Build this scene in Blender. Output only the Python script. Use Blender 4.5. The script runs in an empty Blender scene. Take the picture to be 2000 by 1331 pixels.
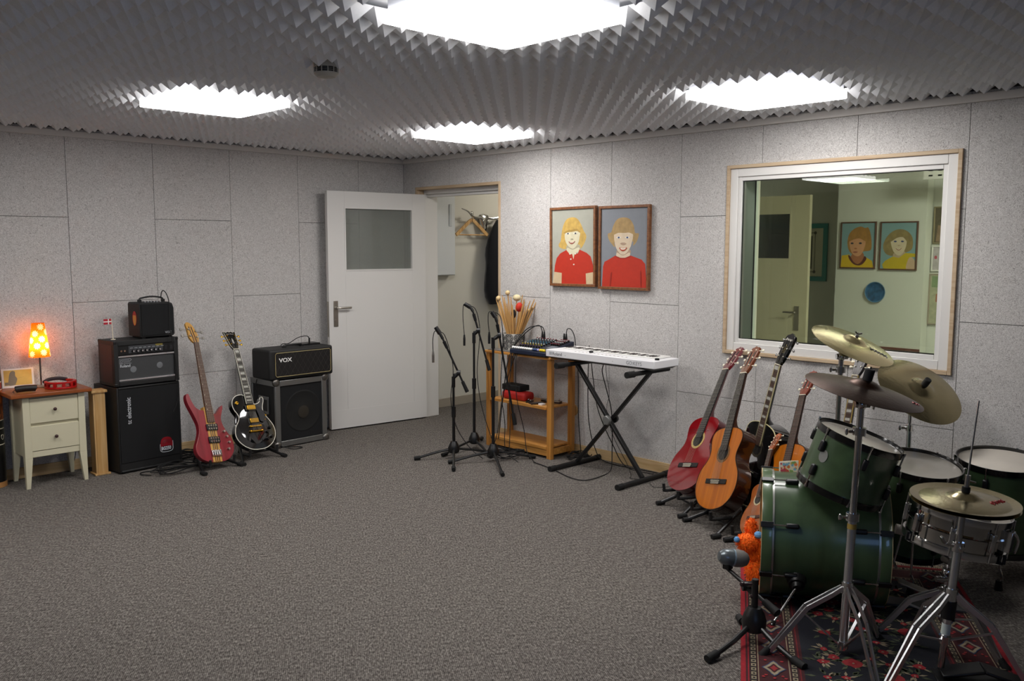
import bpy, math, random
from mathutils import Vector, Matrix
R = math.radians; PI = math.pi; cos = math.cos; sin = math.sin
random.seed(7)
scn = bpy.context.scene
col = scn.collection
V = Vector

# ---------------------------------------------------------------- camera
CAM = V((-4.967, -6.546, 1.576))
FW = V((0.6925, 0.7136, -0.1060)).normalized()
RT = V((0.7177, -0.6963, 0.0014)); RT = (RT - FW * RT.dot(FW)).normalized()
UP = RT.cross(FW)
cd = bpy.data.cameras.new('camera'); cam = bpy.data.objects.new('camera', cd); col.objects.link(cam)
cd.sensor_fit = 'HORIZONTAL'; cd.sensor_width = 36; cd.lens = 1718.87 / 2000 * 36
cd.clip_start = .05
cam.matrix_world = Matrix((( RT.x, UP.x, -FW.x, CAM.x), (RT.y, UP.y, -FW.y, CAM.y), (RT.z, UP.z, -FW.z, CAM.z), (0, 0, 0, 1)))
scn.camera = cam
# ---------------------------------------------------------------- view, world, light
scn.view_settings.view_transform = 'Standard'; scn.view_settings.look = 'None'
scn.view_settings.gamma = 1; scn.view_settings.use_curve_mapping = False
scn.view_settings.exposure = 0.0
LAMP_STRENGTH = 21.0
wd = bpy.data.worlds.new('world'); scn.world = wd; wd.use_nodes = True
wd.node_tree.nodes['Background'].inputs[0].default_value = (.45, .6, 1, 1)
wd.node_tree.nodes['Background'].inputs[1].default_value = .25
def area(name, loc, rot, sx, sy, power, color):
    l = bpy.data.lights.new(name, 'AREA'); l.shape = 'RECTANGLE'; l.size = sx; l.size_y = sy; l.energy = power; l.color = color
    o = bpy.data.objects.new(name, l); o.location = loc; o.rotation_euler = rot; col.objects.link(o); return o
# daylight through the window in the wall behind the camera
area('daylight', (-5.6, -8.72, 1.5), (R(90), 0, 0), 1.5, 1.1, 20, (.30, .52, 1.0))

# ---------------------------------------------------------------- materials
MATS = {}
def srgb(c):
    if isinstance(c, str): c = tuple(int(c[i:i+2], 16) / 255 for i in (0, 2, 4))
    return tuple((x / 12.92 if x <= .04045 else ((x + .055) / 1.055) ** 2.4) for x in c) + (1,)
def mat(name, color='808080', rough=.5, metal=0, noise=None, bump=None, wood=None, coat=0, coatr=.04, emit=None, spec=None, sheen=0, trans=0):
    if name in MATS: return MATS[name]
    m = bpy.data.materials.new(name); MATS[name] = m; m.use_nodes = True
    nt = m.node_tree; b = nt.nodes['Principled BSDF']; N = nt.nodes.new; L = nt.links.new
    c = srgb(color); b.inputs['Base Color'].default_value = c
    b.inputs['Roughness'].default_value = rough; b.inputs['Metallic'].default_value = metal
    if coat: b.inputs['Coat Weight'].default_value = coat; b.inputs['Coat Roughness'].default_value = coatr
    if spec is not None: b.inputs['Specular IOR Level'].default_value = spec
    if sheen: b.inputs['Sheen Weight'].default_value = sheen
    if trans: b.inputs['Transmission Weight'].default_value = trans
    if emit: b.inputs['Emission Color'].default_value = srgb(emit[0]); b.inputs['Emission Strength'].default_value = emit[1]
    tc = N('ShaderNodeTexCoord')
    if noise:      # (scale, amount) light and dark mottling of the colour itself
        n = N('ShaderNodeTexNoise'); n.inputs['Scale'].default_value = noise[0]; n.inputs['Detail'].default_value = 5
        L(tc.outputs['Object'], n.inputs['Vector'])
        r = N('ShaderNodeMapRange'); r.inputs['From Min'].default_value = .3; r.inputs['From Max'].default_value = .7
        r.inputs['To Min'].default_value = 1 - noise[1]; r.inputs['To Max'].default_value = 1 + noise[1]
        L(n.outputs['Fac'], r.inputs['Value'])
        x = N('ShaderNodeVectorMath'); x.operation = 'SCALE'; x.inputs[0].default_value = c[:3]
        L(r.outputs['Result'], x.inputs['Scale']); L(x.outputs['Vector'], b.inputs['Base Color'])
    if wood:       # (second colour, axis stretched along the grain, scale)
        mp = N('ShaderNodeMapping'); s = [wood[2]] * 3; s['xyz'.index(wood[1])] = wood[2] * .06; mp.inputs['Scale'].default_value = s
        L(tc.outputs['Object'], mp.inputs['Vector'])
        n = N('ShaderNodeTexNoise'); n.inputs['Scale'].default_value = 1; n.inputs['Detail'].default_value = 6; n.inputs['Distortion'].default_value = .6
        L(mp.outputs['Vector'], n.inputs['Vector'])
        cr = N('ShaderNodeValToRGB'); cr.color_ramp.elements[0].position = .36; cr.color_ramp.elements[1].position = .64
        cr.color_ramp.elements[0].color = srgb(wood[0]); cr.color_ramp.elements[1].color = c
        L(n.outputs['Fac'], cr.inputs['Fac']); L(cr.outputs['Color'], b.inputs['Base Color'])
    if bump:       # (scale, strength)
        n = N('ShaderNodeTexNoise'); n.inputs['Scale'].default_value = bump[0]; n.inputs['Detail'].default_value = 4
        L(tc.outputs['Object'], n.inputs['Vector'])
        bp = N('ShaderNodeBump'); bp.inputs['Strength'].default_value = bump[1]; bp.inputs['Distance'].default_value = .002
        L(n.outputs['Fac'], bp.inputs['Height']); L(bp.outputs['Normal'], b.inputs['Normal'])
    return m
def ramp_mat(name, stops, scale, rough=.9, bump=1., dist=.004, distort=0, stretch=(1, 1, 1), detail=6, second=None, rot=(0, 0, 0)):
    m = bpy.data.materials.new(name); MATS[name] = m; m.use_nodes = True
    nt = m.node_tree; b = nt.nodes['Principled BSDF']; N = nt.nodes.new; L = nt.links.new
    b.inputs['Roughness'].default_value = rough; b.inputs['Specular IOR Level'].default_value = .2
    tc = N('ShaderNodeTexCoord'); mp = N('ShaderNodeMapping'); mp.inputs['Scale'].default_value = stretch; mp.inputs['Rotation'].default_value = rot
    L(tc.outputs['Object'], mp.inputs['Vector'])
    n = N('ShaderNodeTexNoise'); n.inputs['Scale'].default_value = scale; n.inputs['Detail'].default_value = detail; n.inputs['Distortion'].default_value = distort
    n.inputs['Roughness'].default_value = .6
    L(mp.outputs['Vector'], n.inputs['Vector'])
    cr = N('ShaderNodeValToRGB'); e = cr.color_ramp.elements
    while len(e) < len(stops): e.new(.5)
    for i, (p, c) in enumerate(stops): e[i].position = p; e[i].color = srgb(c)
    L(n.outputs['Fac'], cr.inputs['Fac']); out = cr.outputs['Color']
    if second:     # (scale, amount) broad patchiness
        n2 = N('ShaderNodeTexNoise'); n2.inputs['Scale'].default_value = second[0]; n2.inputs['Detail'].default_value = 3
        L(tc.outputs['Object'], n2.inputs['Vector'])
        r = N('ShaderNodeMapRange'); r.inputs['From Min'].default_value = .3; r.inputs['From Max'].default_value = .7
        r.inputs['To Min'].default_value = 1 - second[1]; r.inputs['To Max'].default_value = 1 + second[1]
        L(n2.outputs['Fac'], r.inputs['Value'])
        x = N('ShaderNodeVectorMath'); x.operation = 'SCALE'; L(out, x.inputs[0]); L(r.outputs['Result'], x.inputs['Scale']); out = x.outputs['Vector']
    L(out, b.inputs['Base Color'])
    bp = N('ShaderNodeBump'); bp.inputs['Strength'].default_value = bump; bp.inputs['Distance'].default_value = dist
    L(n.outputs['Fac'], bp.inputs['Height']); L(bp.outputs['Normal'], b.inputs['Normal'])
    return m
wool = ramp_mat('wood_wool_board', [(.30, '7b7774'), (.41, 'b6b2af'), (.53, 'd2cfcc'), (.70, 'e6e3e0')], 80, bump=.8, dist=.005, distort=2.8, detail=7, second=(1.3, .05))
def carpet_mat():
    m = bpy.data.materials.new('loop_carpet'); m.use_nodes = True; nt = m.node_tree; b = nt.nodes['Principled BSDF']; N = nt.nodes.new; L = nt.links.new
    b.inputs['Roughness'].default_value = .95; b.inputs['Specular IOR Level'].default_value = .1
    tc = N('ShaderNodeTexCoord'); mp = N('ShaderNodeMapping'); mp.inputs['Rotation'].default_value = (0, 0, R(32.6)); L(tc.outputs['Object'], mp.inputs[0])
    m2 = N('ShaderNodeMapping'); m2.inputs['Scale'].default_value = (1, .45, 1); L(mp.outputs[0], m2.inputs[0])
    n = N('ShaderNodeTexNoise'); n.inputs['Scale'].default_value = 120; n.inputs['Detail'].default_value = 6; n.inputs['Roughness'].default_value = .75; L(m2.outputs[0], n.inputs['Vector'])
    m3 = N('ShaderNodeMapping'); m3.inputs['Scale'].default_value = (.5, 1.6, 1); L(mp.outputs[0], m3.inputs[0])
    n3 = N('ShaderNodeTexNoise'); n3.inputs['Scale'].default_value = 34; n3.inputs['Detail'].default_value = 3; L(m3.outputs[0], n3.inputs['Vector'])
    w = N('ShaderNodeTexWave'); w.wave_type = 'BANDS'; w.bands_direction = 'X'; w.inputs['Scale'].default_value = 44; w.inputs['Distortion'].default_value = 1.2; w.inputs['Detail'].default_value = 1; L(mp.outputs[0], w.inputs['Vector'])
    def mad(a, k, c):
        x = N('ShaderNodeMath'); x.operation = 'MULTIPLY_ADD'; L(a, x.inputs[0]); x.inputs[1].default_value = k
        if isinstance(c, float): x.inputs[2].default_value = c
        else: L(c, x.inputs[2])
        return x.outputs[0]
    f = mad(w.outputs['Fac'], .08, mad(n3.outputs['Fac'], .16, mad(n.outputs['Fac'], 1.0, -.12)))
    cr = N('ShaderNodeValToRGB'); e = cr.color_ramp.elements; e.new(.5); e.new(.5)
    for k, (p, c) in enumerate([(.34, '35312f'), (.47, '5a5551'), (.55, '726d68'), (.68, '9a948d')]): e[k].position = p; e[k].color = srgb(c)
    L(f, cr.inputs[0]); L(cr.outputs[0], b.inputs['Base Color'])
    bp = N('ShaderNodeBump'); bp.inputs['Strength'].default_value = .3; bp.inputs['Distance'].default_value = .003; L(f, bp.inputs['Height']); L(bp.outputs[0], b.inputs['Normal'])
    return m
carpet = carpet_mat()
foam = ramp_mat('acoustic_foam', [(.3, 'e8e9eb'), (.7, 'eeeff1')], 120, bump=.2, dist=.001)
pine = mat('pine', 'd2ac74', .55, wood=('bb8c50', 'z', 60))
pinex = mat('pine_along_x', 'cfb387', .55, wood=('bc9c6c', 'x', 60))
piney = mat('pine_along_y', 'cfb387', .55, wood=('bc9c6c', 'y', 60))
shelfwood = mat('lacquered_pine', 'cf9247', .4, wood=('b0722c', 'z', 45))
shelfwoody = mat('lacquered_pine_y', 'd39a50', .4, wood=('b67a35', 'y', 45))
linerw = mat('pale_lining_wood', 'c6b092', .65, wood=('b59b7c', 'z', 50))
linery = mat('pale_lining_wood_y', 'c6b092', .65, wood=('b59b7c', 'y', 50))
white = mat('white_paint', 'dcdad6', .45)
offwhite = mat('warm_white_wall', 'd6d2c6', .8, noise=(3, .02))
creamp = mat('cream_paint', 'd3cdb0', .45)
black = mat('black_plastic', '0d0d0e', .42)
blackm = mat('black_powder_coat', '101011', .38)
tolex = mat('black_tolex', '141414', .62, bump=(400, .5))
rubber = mat('rubber', '0a0a0a', .75)
cloth = mat('black_grille_cloth', '0b0c0e', .9, bump=(600, .6))
chrome = mat('chrome', 'c8c8c8', .14, 1)
legchrome = mat('brushed_chrome', 'cfd0d2', .32, 1)
satin = mat('satin_steel', 'a8a39a', .35, 1)
gold = mat('gold_plate', 'd8a838', .2, 1)
redp = mat('red_plastic', 'b01010', .3)
ivory = mat('ivory', 'ece4cc', .35)
whitep = mat('white_plastic', 'f0f0f2', .3)

# ---------------------------------------------------------------- mesh builder
WM = {}
def catmull(P, n=6, closed=False):
    P = [V(p) for p in P]; out = []; k = len(P)
    for i in range(k if closed else k - 1):
        if closed: a, b, c, d = P[(i-1) % k], P[i], P[(i+1) % k], P[(i+2) % k]
        else: a, b, c, d = P[max(i-1, 0)], P[i], P[i+1], P[min(i+2, k-1)]
        for j in range(n):
            t = j / n
            out.append(.5 * ((2*b) + (c-a)*t + (2*a-5*b+4*c-d)*t*t + (3*b-a-3*c+d)*t**3))
    if not closed: out.append(P[-1])
    return out
def cm2(P, n=5, closed=True): return [(p.x, p.y) for p in catmull([(x, y, 0) for x, y in P], n, closed)]
def axisM(p, d, x=None):
    """frame at p whose z axis is d"""
    z = V(d).normalized(); t = V(x) if x is not None else (V((0, 0, 1)) if abs(z.z) < .95 else V((1, 0, 0)))
    if x is not None: xx = (t - z * t.dot(z)).normalized()
    else: xx = t.cross(z).normalized()
    y = z.cross(xx)
    return Matrix(((xx.x, y.x, z.x, p[0]), (xx.y, y.y, z.y, p[1]), (xx.z, y.z, z.z, p[2]), (0, 0, 0, 1)))
class M:
    def __init__(s, T=None): s.v = []; s.f = []; s.mi = []; s.m = 0; s.T = T or Matrix.Identity(4)
    def add(s, vs, fs):
        b = len(s.v); s.v += [tuple(s.T @ V(p)) for p in vs]; s.f += [tuple(b + i for i in f) for f in fs]; s.mi += [s.m] * len(fs); return s
    def box(s, x0, y0, z0, x1, y1, z1):
        if x0 > x1: x0, x1 = x1, x0
        if y0 > y1: y0, y1 = y1, y0
        if z0 > z1: z0, z1 = z1, z0
        return s.add([(x0,y0,z0),(x1,y0,z0),(x1,y1,z0),(x0,y1,z0),(x0,y0,z1),(x1,y0,z1),(x1,y1,z1),(x0,y1,z1)],
              [(0,3,2,1),(4,5,6,7),(0,1,5,4),(1,2,6,5),(2,3,7,6),(3,0,4,7)])
    def hexa(s, bot, top):   # two quads, counter-clockwise seen from above
        return s.add(list(bot) + list(top), [(3,2,1,0),(4,5,6,7),(0,1,5,4),(1,2,6,5),(2,3,7,6),(3,0,4,7)])
    def lathe(s, prof, n=32, T=None, close=False):
        T = T or Matrix.Identity(4); vs = []; fs = []; k = len(prof)
        for i in range(n):
            a = 2 * PI * i / n
            vs += [T @ V((r * cos(a), r * sin(a), z)) for r, z in prof]
        for i in range(n):
            j = (i + 1) % n
            for q in range(k if close else k - 1):
                q2 = (q + 1) % k; fs.append((i*k+q, j*k+q, j*k+q2, i*k+q2))
        return s.add(vs, fs)
    def cyl(s, p0, p1, r0, r1=None, n=16):
        r1 = r0 if r1 is None else r1; p0 = V(p0); p1 = V(p1); d = p1 - p0; h = d.length; T = axisM(p0, d)
        vs = []; 
        for i in range(n):
            a = 2 * PI * i / n; vs.append(T @ V((r0*cos(a), r0*sin(a), 0)))
        for i in range(n):
            a = 2 * PI * i / n; vs.append(T @ V((r1*cos(a), r1*sin(a), h)))
        fs = [(i, (i+1) % n, n+(i+1) % n, n+i) for i in range(n)] + [tuple(range(n-1, -1, -1)), tuple(range(n, 2*n))]
        return s.add(vs, fs)
    def tube(s, pts, r, n=8, k=5, smooth=True):
        P = catmull(pts, k) if smooth else [V(p) for p in pts]
        rr = r if callable(r) else (lambda t: r)
        vs = []; fs = []; m = len(P); t0 = (P[1]-P[0]).normalized()
        x = (V((0,0,1)) if abs(t0.z) < .9 else V((1,0,0))).cross(t0).normalized()
        for i, p in enumerate(P):
            t = (P[min(i+1, m-1)] - P[max(i-1, 0)]).normalized()
            x = (x - t * x.dot(t)).normalized(); y = t.cross(x); q = rr(i / (m-1))
            vs += [p + (x*cos(2*PI*j/n) + y*sin(2*PI*j/n)) * q for j in range(n)]
        for i in range(m-1):
            for j in range(n):
                j2 = (j+1) % n; fs.append((i*n+j, i*n+j2, (i+1)*n+j2, (i+1)*n+j))
        fs += [tuple(range(n-1, -1, -1)), tuple(range((m-1)*n, m*n))]
        return s.add(vs, fs)
    def bar(s, pts, w, h, up=(0,0,1)):   # rectangular bar through points
        for a, b in zip(pts, pts[1:]):
            a = V(a); b = V(b); d = b - a; T = axisM(a, d, up); L = d.length
            vs = [T @ V((x*h/2, y*w/2, z)) for z in (0, L) for x, y in ((-1,-1),(1,-1),(1,1),(-1,1))]
            s.add(vs, [(3,2,1,0),(4,5,6,7),(0,1,5,4),(1,2,6,5),(2,3,7,6),(3,0,4,7)])
        return s
    def prism(s, pts, z0, z1, T=None):
        T = T or Matrix.Identity(4); n = len(pts)
        a = sum(pts[i][0]*pts[(i+1) % n][1] - pts[(i+1) % n][0]*pts[i][1] for i in range(n))
        if a < 0: pts = pts[::-1]
        vs = [T @ V((x, y, z0)) for x, y in pts] + [T @ V((x, y, z1)) for x, y in pts]
        return s.add(vs, [tuple(range(n-1, -1, -1)), tuple(range(n, 2*n))] + [(i, (i+1) % n, n+(i+1) % n, n+i) for i in range(n)])
    def flat(s, pts, z, T=None): return s.prism(pts, z - .0002, z, T)
    def ball(s, c, r, sc=(1,1,1), n=16, T=None):
        T = T or Matrix.Identity(4); k = n // 2; vs = [T @ V((c[0], c[1], c[2] + r*sc[2]))]; fs = []
        for i in range(1, k):
            a = PI * i / k
            for j in range(n): b = 2*PI*j/n; vs.append(T @ V((c[0]+r*sc[0]*sin(a)*cos(b), c[1]+r*sc[1]*sin(a)*sin(b), c[2]+r*sc[2]*cos(a))))
        vs.append(T @ V((c[0], c[1], c[2] - r*sc[2]))); e = len(vs) - 1
        for j in range(n):
            fs.append((0, 1+j, 1+(j+1) % n)); fs.append((e, 1+(k-2)*n+(j+1) % n, 1+(k-2)*n+j))
            for i in range(k-2): fs.append((1+i*n+j, 1+(i+1)*n+j, 1+(i+1)*n+(j+1) % n, 1+i*n+(j+1) % n))
        return s.add(vs, fs)
    def build(s, name, mats, parent=None, world=False, smooth=35, bevel=0, seg=2):
        me = bpy.data.meshes.new(name); vs = s.v
        if world and parent is not None: I = WM[parent.name].inverted(); vs = [tuple(I @ V(p)) for p in vs]
        me.from_pydata(vs, [], s.f)
        for m in (mats if isinstance(mats, (list, tuple)) else [mats]): me.materials.append(m)
        me.polygons.foreach_set('material_index', s.mi); me.polygons.foreach_set('use_smooth', [smooth > 0] * len(s.f)); me.update()
        if smooth > 0:
            try: me.set_sharp_from_angle(angle=R(smooth))
            except Exception: pass
        o = bpy.data.objects.new(name, me); col.objects.link(o)
        if parent is not None: o.parent = parent; WM[o.name] = WM[parent.name]
        else: WM[o.name] = Matrix.Identity(4)
        if bevel:
            b = o.modifiers.new('bevel', 'BEVEL'); b.width = bevel; b.segments = seg; b.limit_method = 'ANGLE'; b.angle_limit = R(40)
        return o
def tag(o, label, cat, group=None):
    o['label'] = label; o['category'] = cat
    if group: o['group'] = group
    return o
def thing(name, label, cat, loc=(0,0,0), rz=0, group=None, T=None, scale=1):
    o = bpy.data.objects.new(name, None); col.objects.link(o); o.empty_display_size = .1
    Mx = T if T is not None else Matrix.Translation(V(loc)) @ Matrix.Rotation(rz, 4, 'Z') @ Matrix.Scale(scale, 4)
    o.matrix_basis = Mx; WM[o.name] = Mx.copy(); return tag(o, label, cat, group)
def solo(name, m, mats, label, cat, loc=(0,0,0), group=None, **k):
    """a thing that is one mesh, its origin at loc; the mesh was drawn in room coordinates"""
    L = V(loc); m.v = [tuple(V(p) - L) for p in m.v]
    o = m.build(name, mats, **k); o.location = L; WM[o.name] = Matrix.Translation(L); return tag(o, label, cat, group)
def struct(name, m, mats, **k):
    o = m.build(name, mats, **k); o['kind'] = 'structure'; return o
def copy_tree(o, parent=None):
    c = o.copy(); col.objects.link(c); c.parent = parent
    for ch in list(o.children): copy_tree(ch, c)
    return c
def text(s, size, m, T, parent=None, name='lettering', ext=.0006, world=False, spacing=1, off=0):
    cu = bpy.data.curves.new('t', 'FONT'); cu.body = s; cu.size = size; cu.extrude = ext; cu.align_x = 'LEFT'; cu.space_character = spacing; cu.offset = off
    cu.resolution_u = 3
    t = bpy.data.objects.new('t', cu); col.objects.link(t); bpy.context.view_layer.update()
    me = bpy.data.meshes.new_from_object(t.evaluated_get(bpy.context.evaluated_depsgraph_get()))
    bpy.data.objects.remove(t)
    if world and parent is not None: T = WM[parent.name].inverted() @ T
    me.transform(T); me.materials.clear(); me.materials.append(m); me.name = name
    o = bpy.data.objects.new(name, me); col.objects.link(o)
    if parent is not None: o.parent = parent; WM[o.name] = WM[parent.name]
    return o
def ellipse(cx, cy, rx, ry, n=20, a0=0): return [(cx + rx*cos(2*PI*i/n + a0), cy + ry*sin(2*PI*i/n + a0)) for i in range(n)]
# ================================================================ THE ROOM
darkwall = mat('bounce_grey_wall', '7d776f', .9)  # plain unseen walls, their grey picked to steer the bounce light
HC = 2.322      # underside of the wall battens
HF = 2.435       # ceiling board the foam is glued to
X0 = -7.2; Y0 = -8.6
def cut(rects, hole):
    out = []
    for a, b, c, d in rects:        # u0,z0,u1,z1
        h0, h1, h2, h3 = hole
        if c <= h0 or a >= h2 or d <= h1 or b >= h3: out.append((a, b, c, d)); continue
        if a < h0: out.append((a, b, h0, d))
        if c > h2: out.append((h2, b, c, d))
        m0, m1 = max(a, h0), min(c, h2)
        if b < h1: out.append((m0, b, m1, h1))
        if d > h3: out.append((m0, h3, m1, d))
    return out
def boards(first, n, end, kinds, holes):
    """u runs away from the corner; columns of boards with their own rows"""
    cols = [(0, first)] + [(first + .6*k, first + .6*(k+1)) for k in range(n)]
    rects = []
    for i, (a, b) in enumerate(cols):
        b = min(b, end)
        if a >= end: break
        zs = {'A': [0, .596, 1.775, HC+.06], 'B': [0, 1.183, HC+.06]}[kinds[i % 2]]
        for z0, z1 in zip(zs, zs[1:]): rects.append((a+.0016, z0+.0016, b-.0016, z1-.0016))
    for h in holes: rects = cut(rects, h)
    return rects
def backing(m, u1, z1, holes, put):
    for r in cut([(0, 0, u1, z1)], holes[0]) if holes else [(0, 0, u1, z1)]:
        for q in (cut([r], holes[1]) if len(holes) > 1 else [r]): put(m, q)
# the left wall runs along y = 0, the right wall along x = 0; the corner is the origin
m = M()
for u0, z0, u1, z1 in boards(.493, 12, 7.2, 'BA', []): m.box(-u1, 0, z0, -u0, .03, z1)
m.m = 1; m.box(X0, .022, 0, .1, .088, 2.5)
joint = mat('board_joint', '5a5654', .9)
struct('wall_left', m, [wool, joint], smooth=0)
DOOR = (.20, -1, 1.271, 2.083); WIN = (3.431, .91, 4.808, 2.072)
m = M()
for u0, z0, u1, z1 in boards(.651, 14, 8.6, 'BB', []): pass
rects = []
cols = [(.0, .051), (.051, .651)] + [(.651 + .6*k, .651 + .6*(k+1)) for k in range(14)]
kinds = 'ABABABAAB' + 'ABABABAB'   # the boards as they hang, from the corner
for (a, b), kd in zip(cols, 'BABBABACAB' + 'ABABABAB'):
    zs = {'A': [0, .593, 1.777, HC+.06], 'B': [0, 1.18, HC+.06], 'C': [0, .593, HC+.06]}[kd]
    for z0, z1 in zip(zs, zs[1:]): rects.append((a+.0016, z0+.0016, min(b, 8.6)-.0016, z1-.0016))
for h in (DOOR, WIN): rects = cut(rects, h)
for u0, z0, u1, z1 in rects: m.box(0, -u1, z0, .03, -u0, z1)
m.m = 1
backing(m, 8.6, 2.5, [DOOR, WIN], lambda m, q: m.box(.022, -q[2], q[1], .10, -q[0], q[3]))
struct('wall_right', m, [wool, joint], smooth=0)
m = M(); m.box(X0-.1, Y0-.1, 0, X0, .1, 2.5); struct('wall_side', m, darkwall)
m = M()
for q in cut([(0, 0, 7.2, 2.5)], (.85, .95, 2.35, 2.05)): m.box(X0+q[0], Y0-.1, q[1], X0+q[2], Y0, q[3])
struct('wall_back', m, darkwall)
m = M(); m.box(X0-.1, Y0-.1, -.1, 4.6, .2, 0)
struct('floor', m, carpet, smooth=0)
# battens under the ceiling, skirting boards
trimw = mat('painted_batten', 'cfcac4', .6)
m = M(); m.box(X0, -.028, HC, -.001, -.001, HC+.04); struct('trim_1', m, trimw, smooth=0)
m = M(); m.box(-.028, Y0, HC, -.001, -.029, HC+.04); struct('trim_2', m, trimw, smooth=0)
m = M(); m.box(X0, -.014, 0, -.93, -.001, .075); struct('baseboard_left', m, pinex, bevel=.002)
m = M(); m.box(-.014, Y0, 0, -.001, -1.296, .075); struct('baseboard_right', m, piney, bevel=.002)
# ---- ceiling of pyramid foam
LAMPS = [(-2.703, -1.875), (-.795, -1.846), (-.805, -4.13), (-2.83, -4.30), (-4.70, -1.86)]
PT = .1035; TIP = 2.350; VAL = 2.407
vs = []; fs = []
nx = int(6.9 / PT) + 3; ny = int(8.6 / PT)
xs = [-.006 - PT*i for i in range(nx)]; ys = [-.012 - PT*j for j in range(ny)]
idx = {}
def gv(i, j):
    if (i, j) not in idx: idx[(i, j)] = len(vs); vs.append((-.006 - PT*i, -.012 - PT*j, VAL))
    return idx[(i, j)]
for i in range(nx):
    for j in range(ny):
        cx = -.006 - PT*(i+.5); cy = -.012 - PT*(j+.5)
        if any(abs(cx-a) < .345 and abs(cy-b) < .345 for a, b in LAMPS): continue
        if (cx + 2.78)**2 + (cy + 3.113)**2 < .05**2: continue
        q = [gv(i, j), gv(i+1, j), gv(i+1, j+1), gv(i, j+1)]
        h = len(vs); vs.append((cx, cy, TIP + random.uniform(-.002, .002)))
        for k in range(4): fs.append((q[k], q[(k+1) % 4], h))
m = M(); m.add(vs, fs); m.box(X0-.1, Y0-.1, HF+.001, 0.0, .03, HF+.08)
struct('ceiling', m, foam, smooth=0)
# ---- lamps: square opal panels
opal = mat('opal_diffuser', 'ffffff', .4, emit=('fdfaf8', LAMP_STRENGTH))
opal_side = mat('opal_side', 'ffffff', .4, emit=('fdfaf8', 7))
housing = mat('lamp_housing', 'c9ccd4', .5)
def rsq(h, r, n=4):
    P = []
    for cx, cy, a0 in ((h-r, h-r, 0), (-h+r, h-r, 90), (-h+r, -h+r, 180), (h-r, -h+r, 270)):
        P += [(cx + r*cos(R(a0 + 90*i/n)), cy + r*sin(R(a0 + 90*i/n))) for i in range(n+1)]
    return P
def lamp(x, y, label, name='ceiling_lamp'):
    t = thing(name, label, 'ceiling lamp', (x, y, HF), 0, 'square panel lamps on the foam ceiling')
    m = M(); m.prism(rsq(.285, .02), -.060, 0); m.build('housing', housing, t)
    m = M(); m.prism(rsq(.300, .03), -.098, -.0605); m.mi = [0 if i == 0 else 1 for i in range(len(m.mi))]; m.build('diffuser', [opal, opal_side], t)
    return t
la = ['square lit ceiling lamp at left, above the amplifier stacks', 'square lit ceiling lamp farthest away, above the doorway', 'square lit ceiling lamp nearest the control room window',
      'largest square lit ceiling lamp at the top edge of the photo', 'square ceiling lamp reflected in the control room glass']
dim = mat('dim_opal', 'ffffff', .4, emit=('fdfaf8', LAMP_STRENGTH*.1))
for i, ((x, y), l) in enumerate(zip(LAMPS, la)):
    t = lamp(x, y, l)
    if i > 3: t.children[1].data.materials[0] = dim
t = thing('smoke_detector', 'round white smoke detector with dark slots on foam ceiling', 'smoke detector', (-2.78, -3.113, 2.372))
sd = mat('aged_white_plastic', 'a9a69c', .5)
m = M(); m.cyl((0, 0, .06), (0, 0, -.012), .055, n=36); m.lathe([(0, -.034), (.054, -.034), (.053, -.040), (.040, -.052), (0, -.056)], 36); m.build('housing', sd, t)
m = M(); m.cyl((0, 0, -.0125), (0, 0, -.0335), .0505, n=36); m.build('vent_slots', black, t)
m = M()
for k in range(12): a = 2*PI*k/12 + .1; m.cyl((.052*cos(a), .052*sin(a), -.0122), (.052*cos(a), .052*sin(a), -.0338), .0022, n=6)
for z in (-.019, -.026): m.lathe([(.0505, z), (.0525, z+.0006), (.0505, z+.0012)], 36)
m.build('vent_grid', sd, t)

# ================================================================ DOORWAY AND OPEN DOOR
m = M(); yA, yB, zT = -.178, -1.293, 2.105; w = .024
m.box(-.006, yA-w, 0, .075, yA, zT); m.box(-.006, yB, 0, .075, yB+w, zT); struct('trim_3', m, linerw, bevel=.002)
m = M(); m.box(-.006, yB+w, zT-w, .075, yA-w, zT); struct('trim_4', m, linery, bevel=.002)
m = M(); m.box(.078, -.21, 0, .225, -.10, 2.15); m.box(.078, -1.40, 0, .225, -1.262, 2.15); m.box(.078, -1.262, 2.045, .225, -.21, 2.15)
m.box(.105, -1.262, 2.02, .16, -.21, 2.0449); struct('door_1', m, white, bevel=.003)
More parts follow.
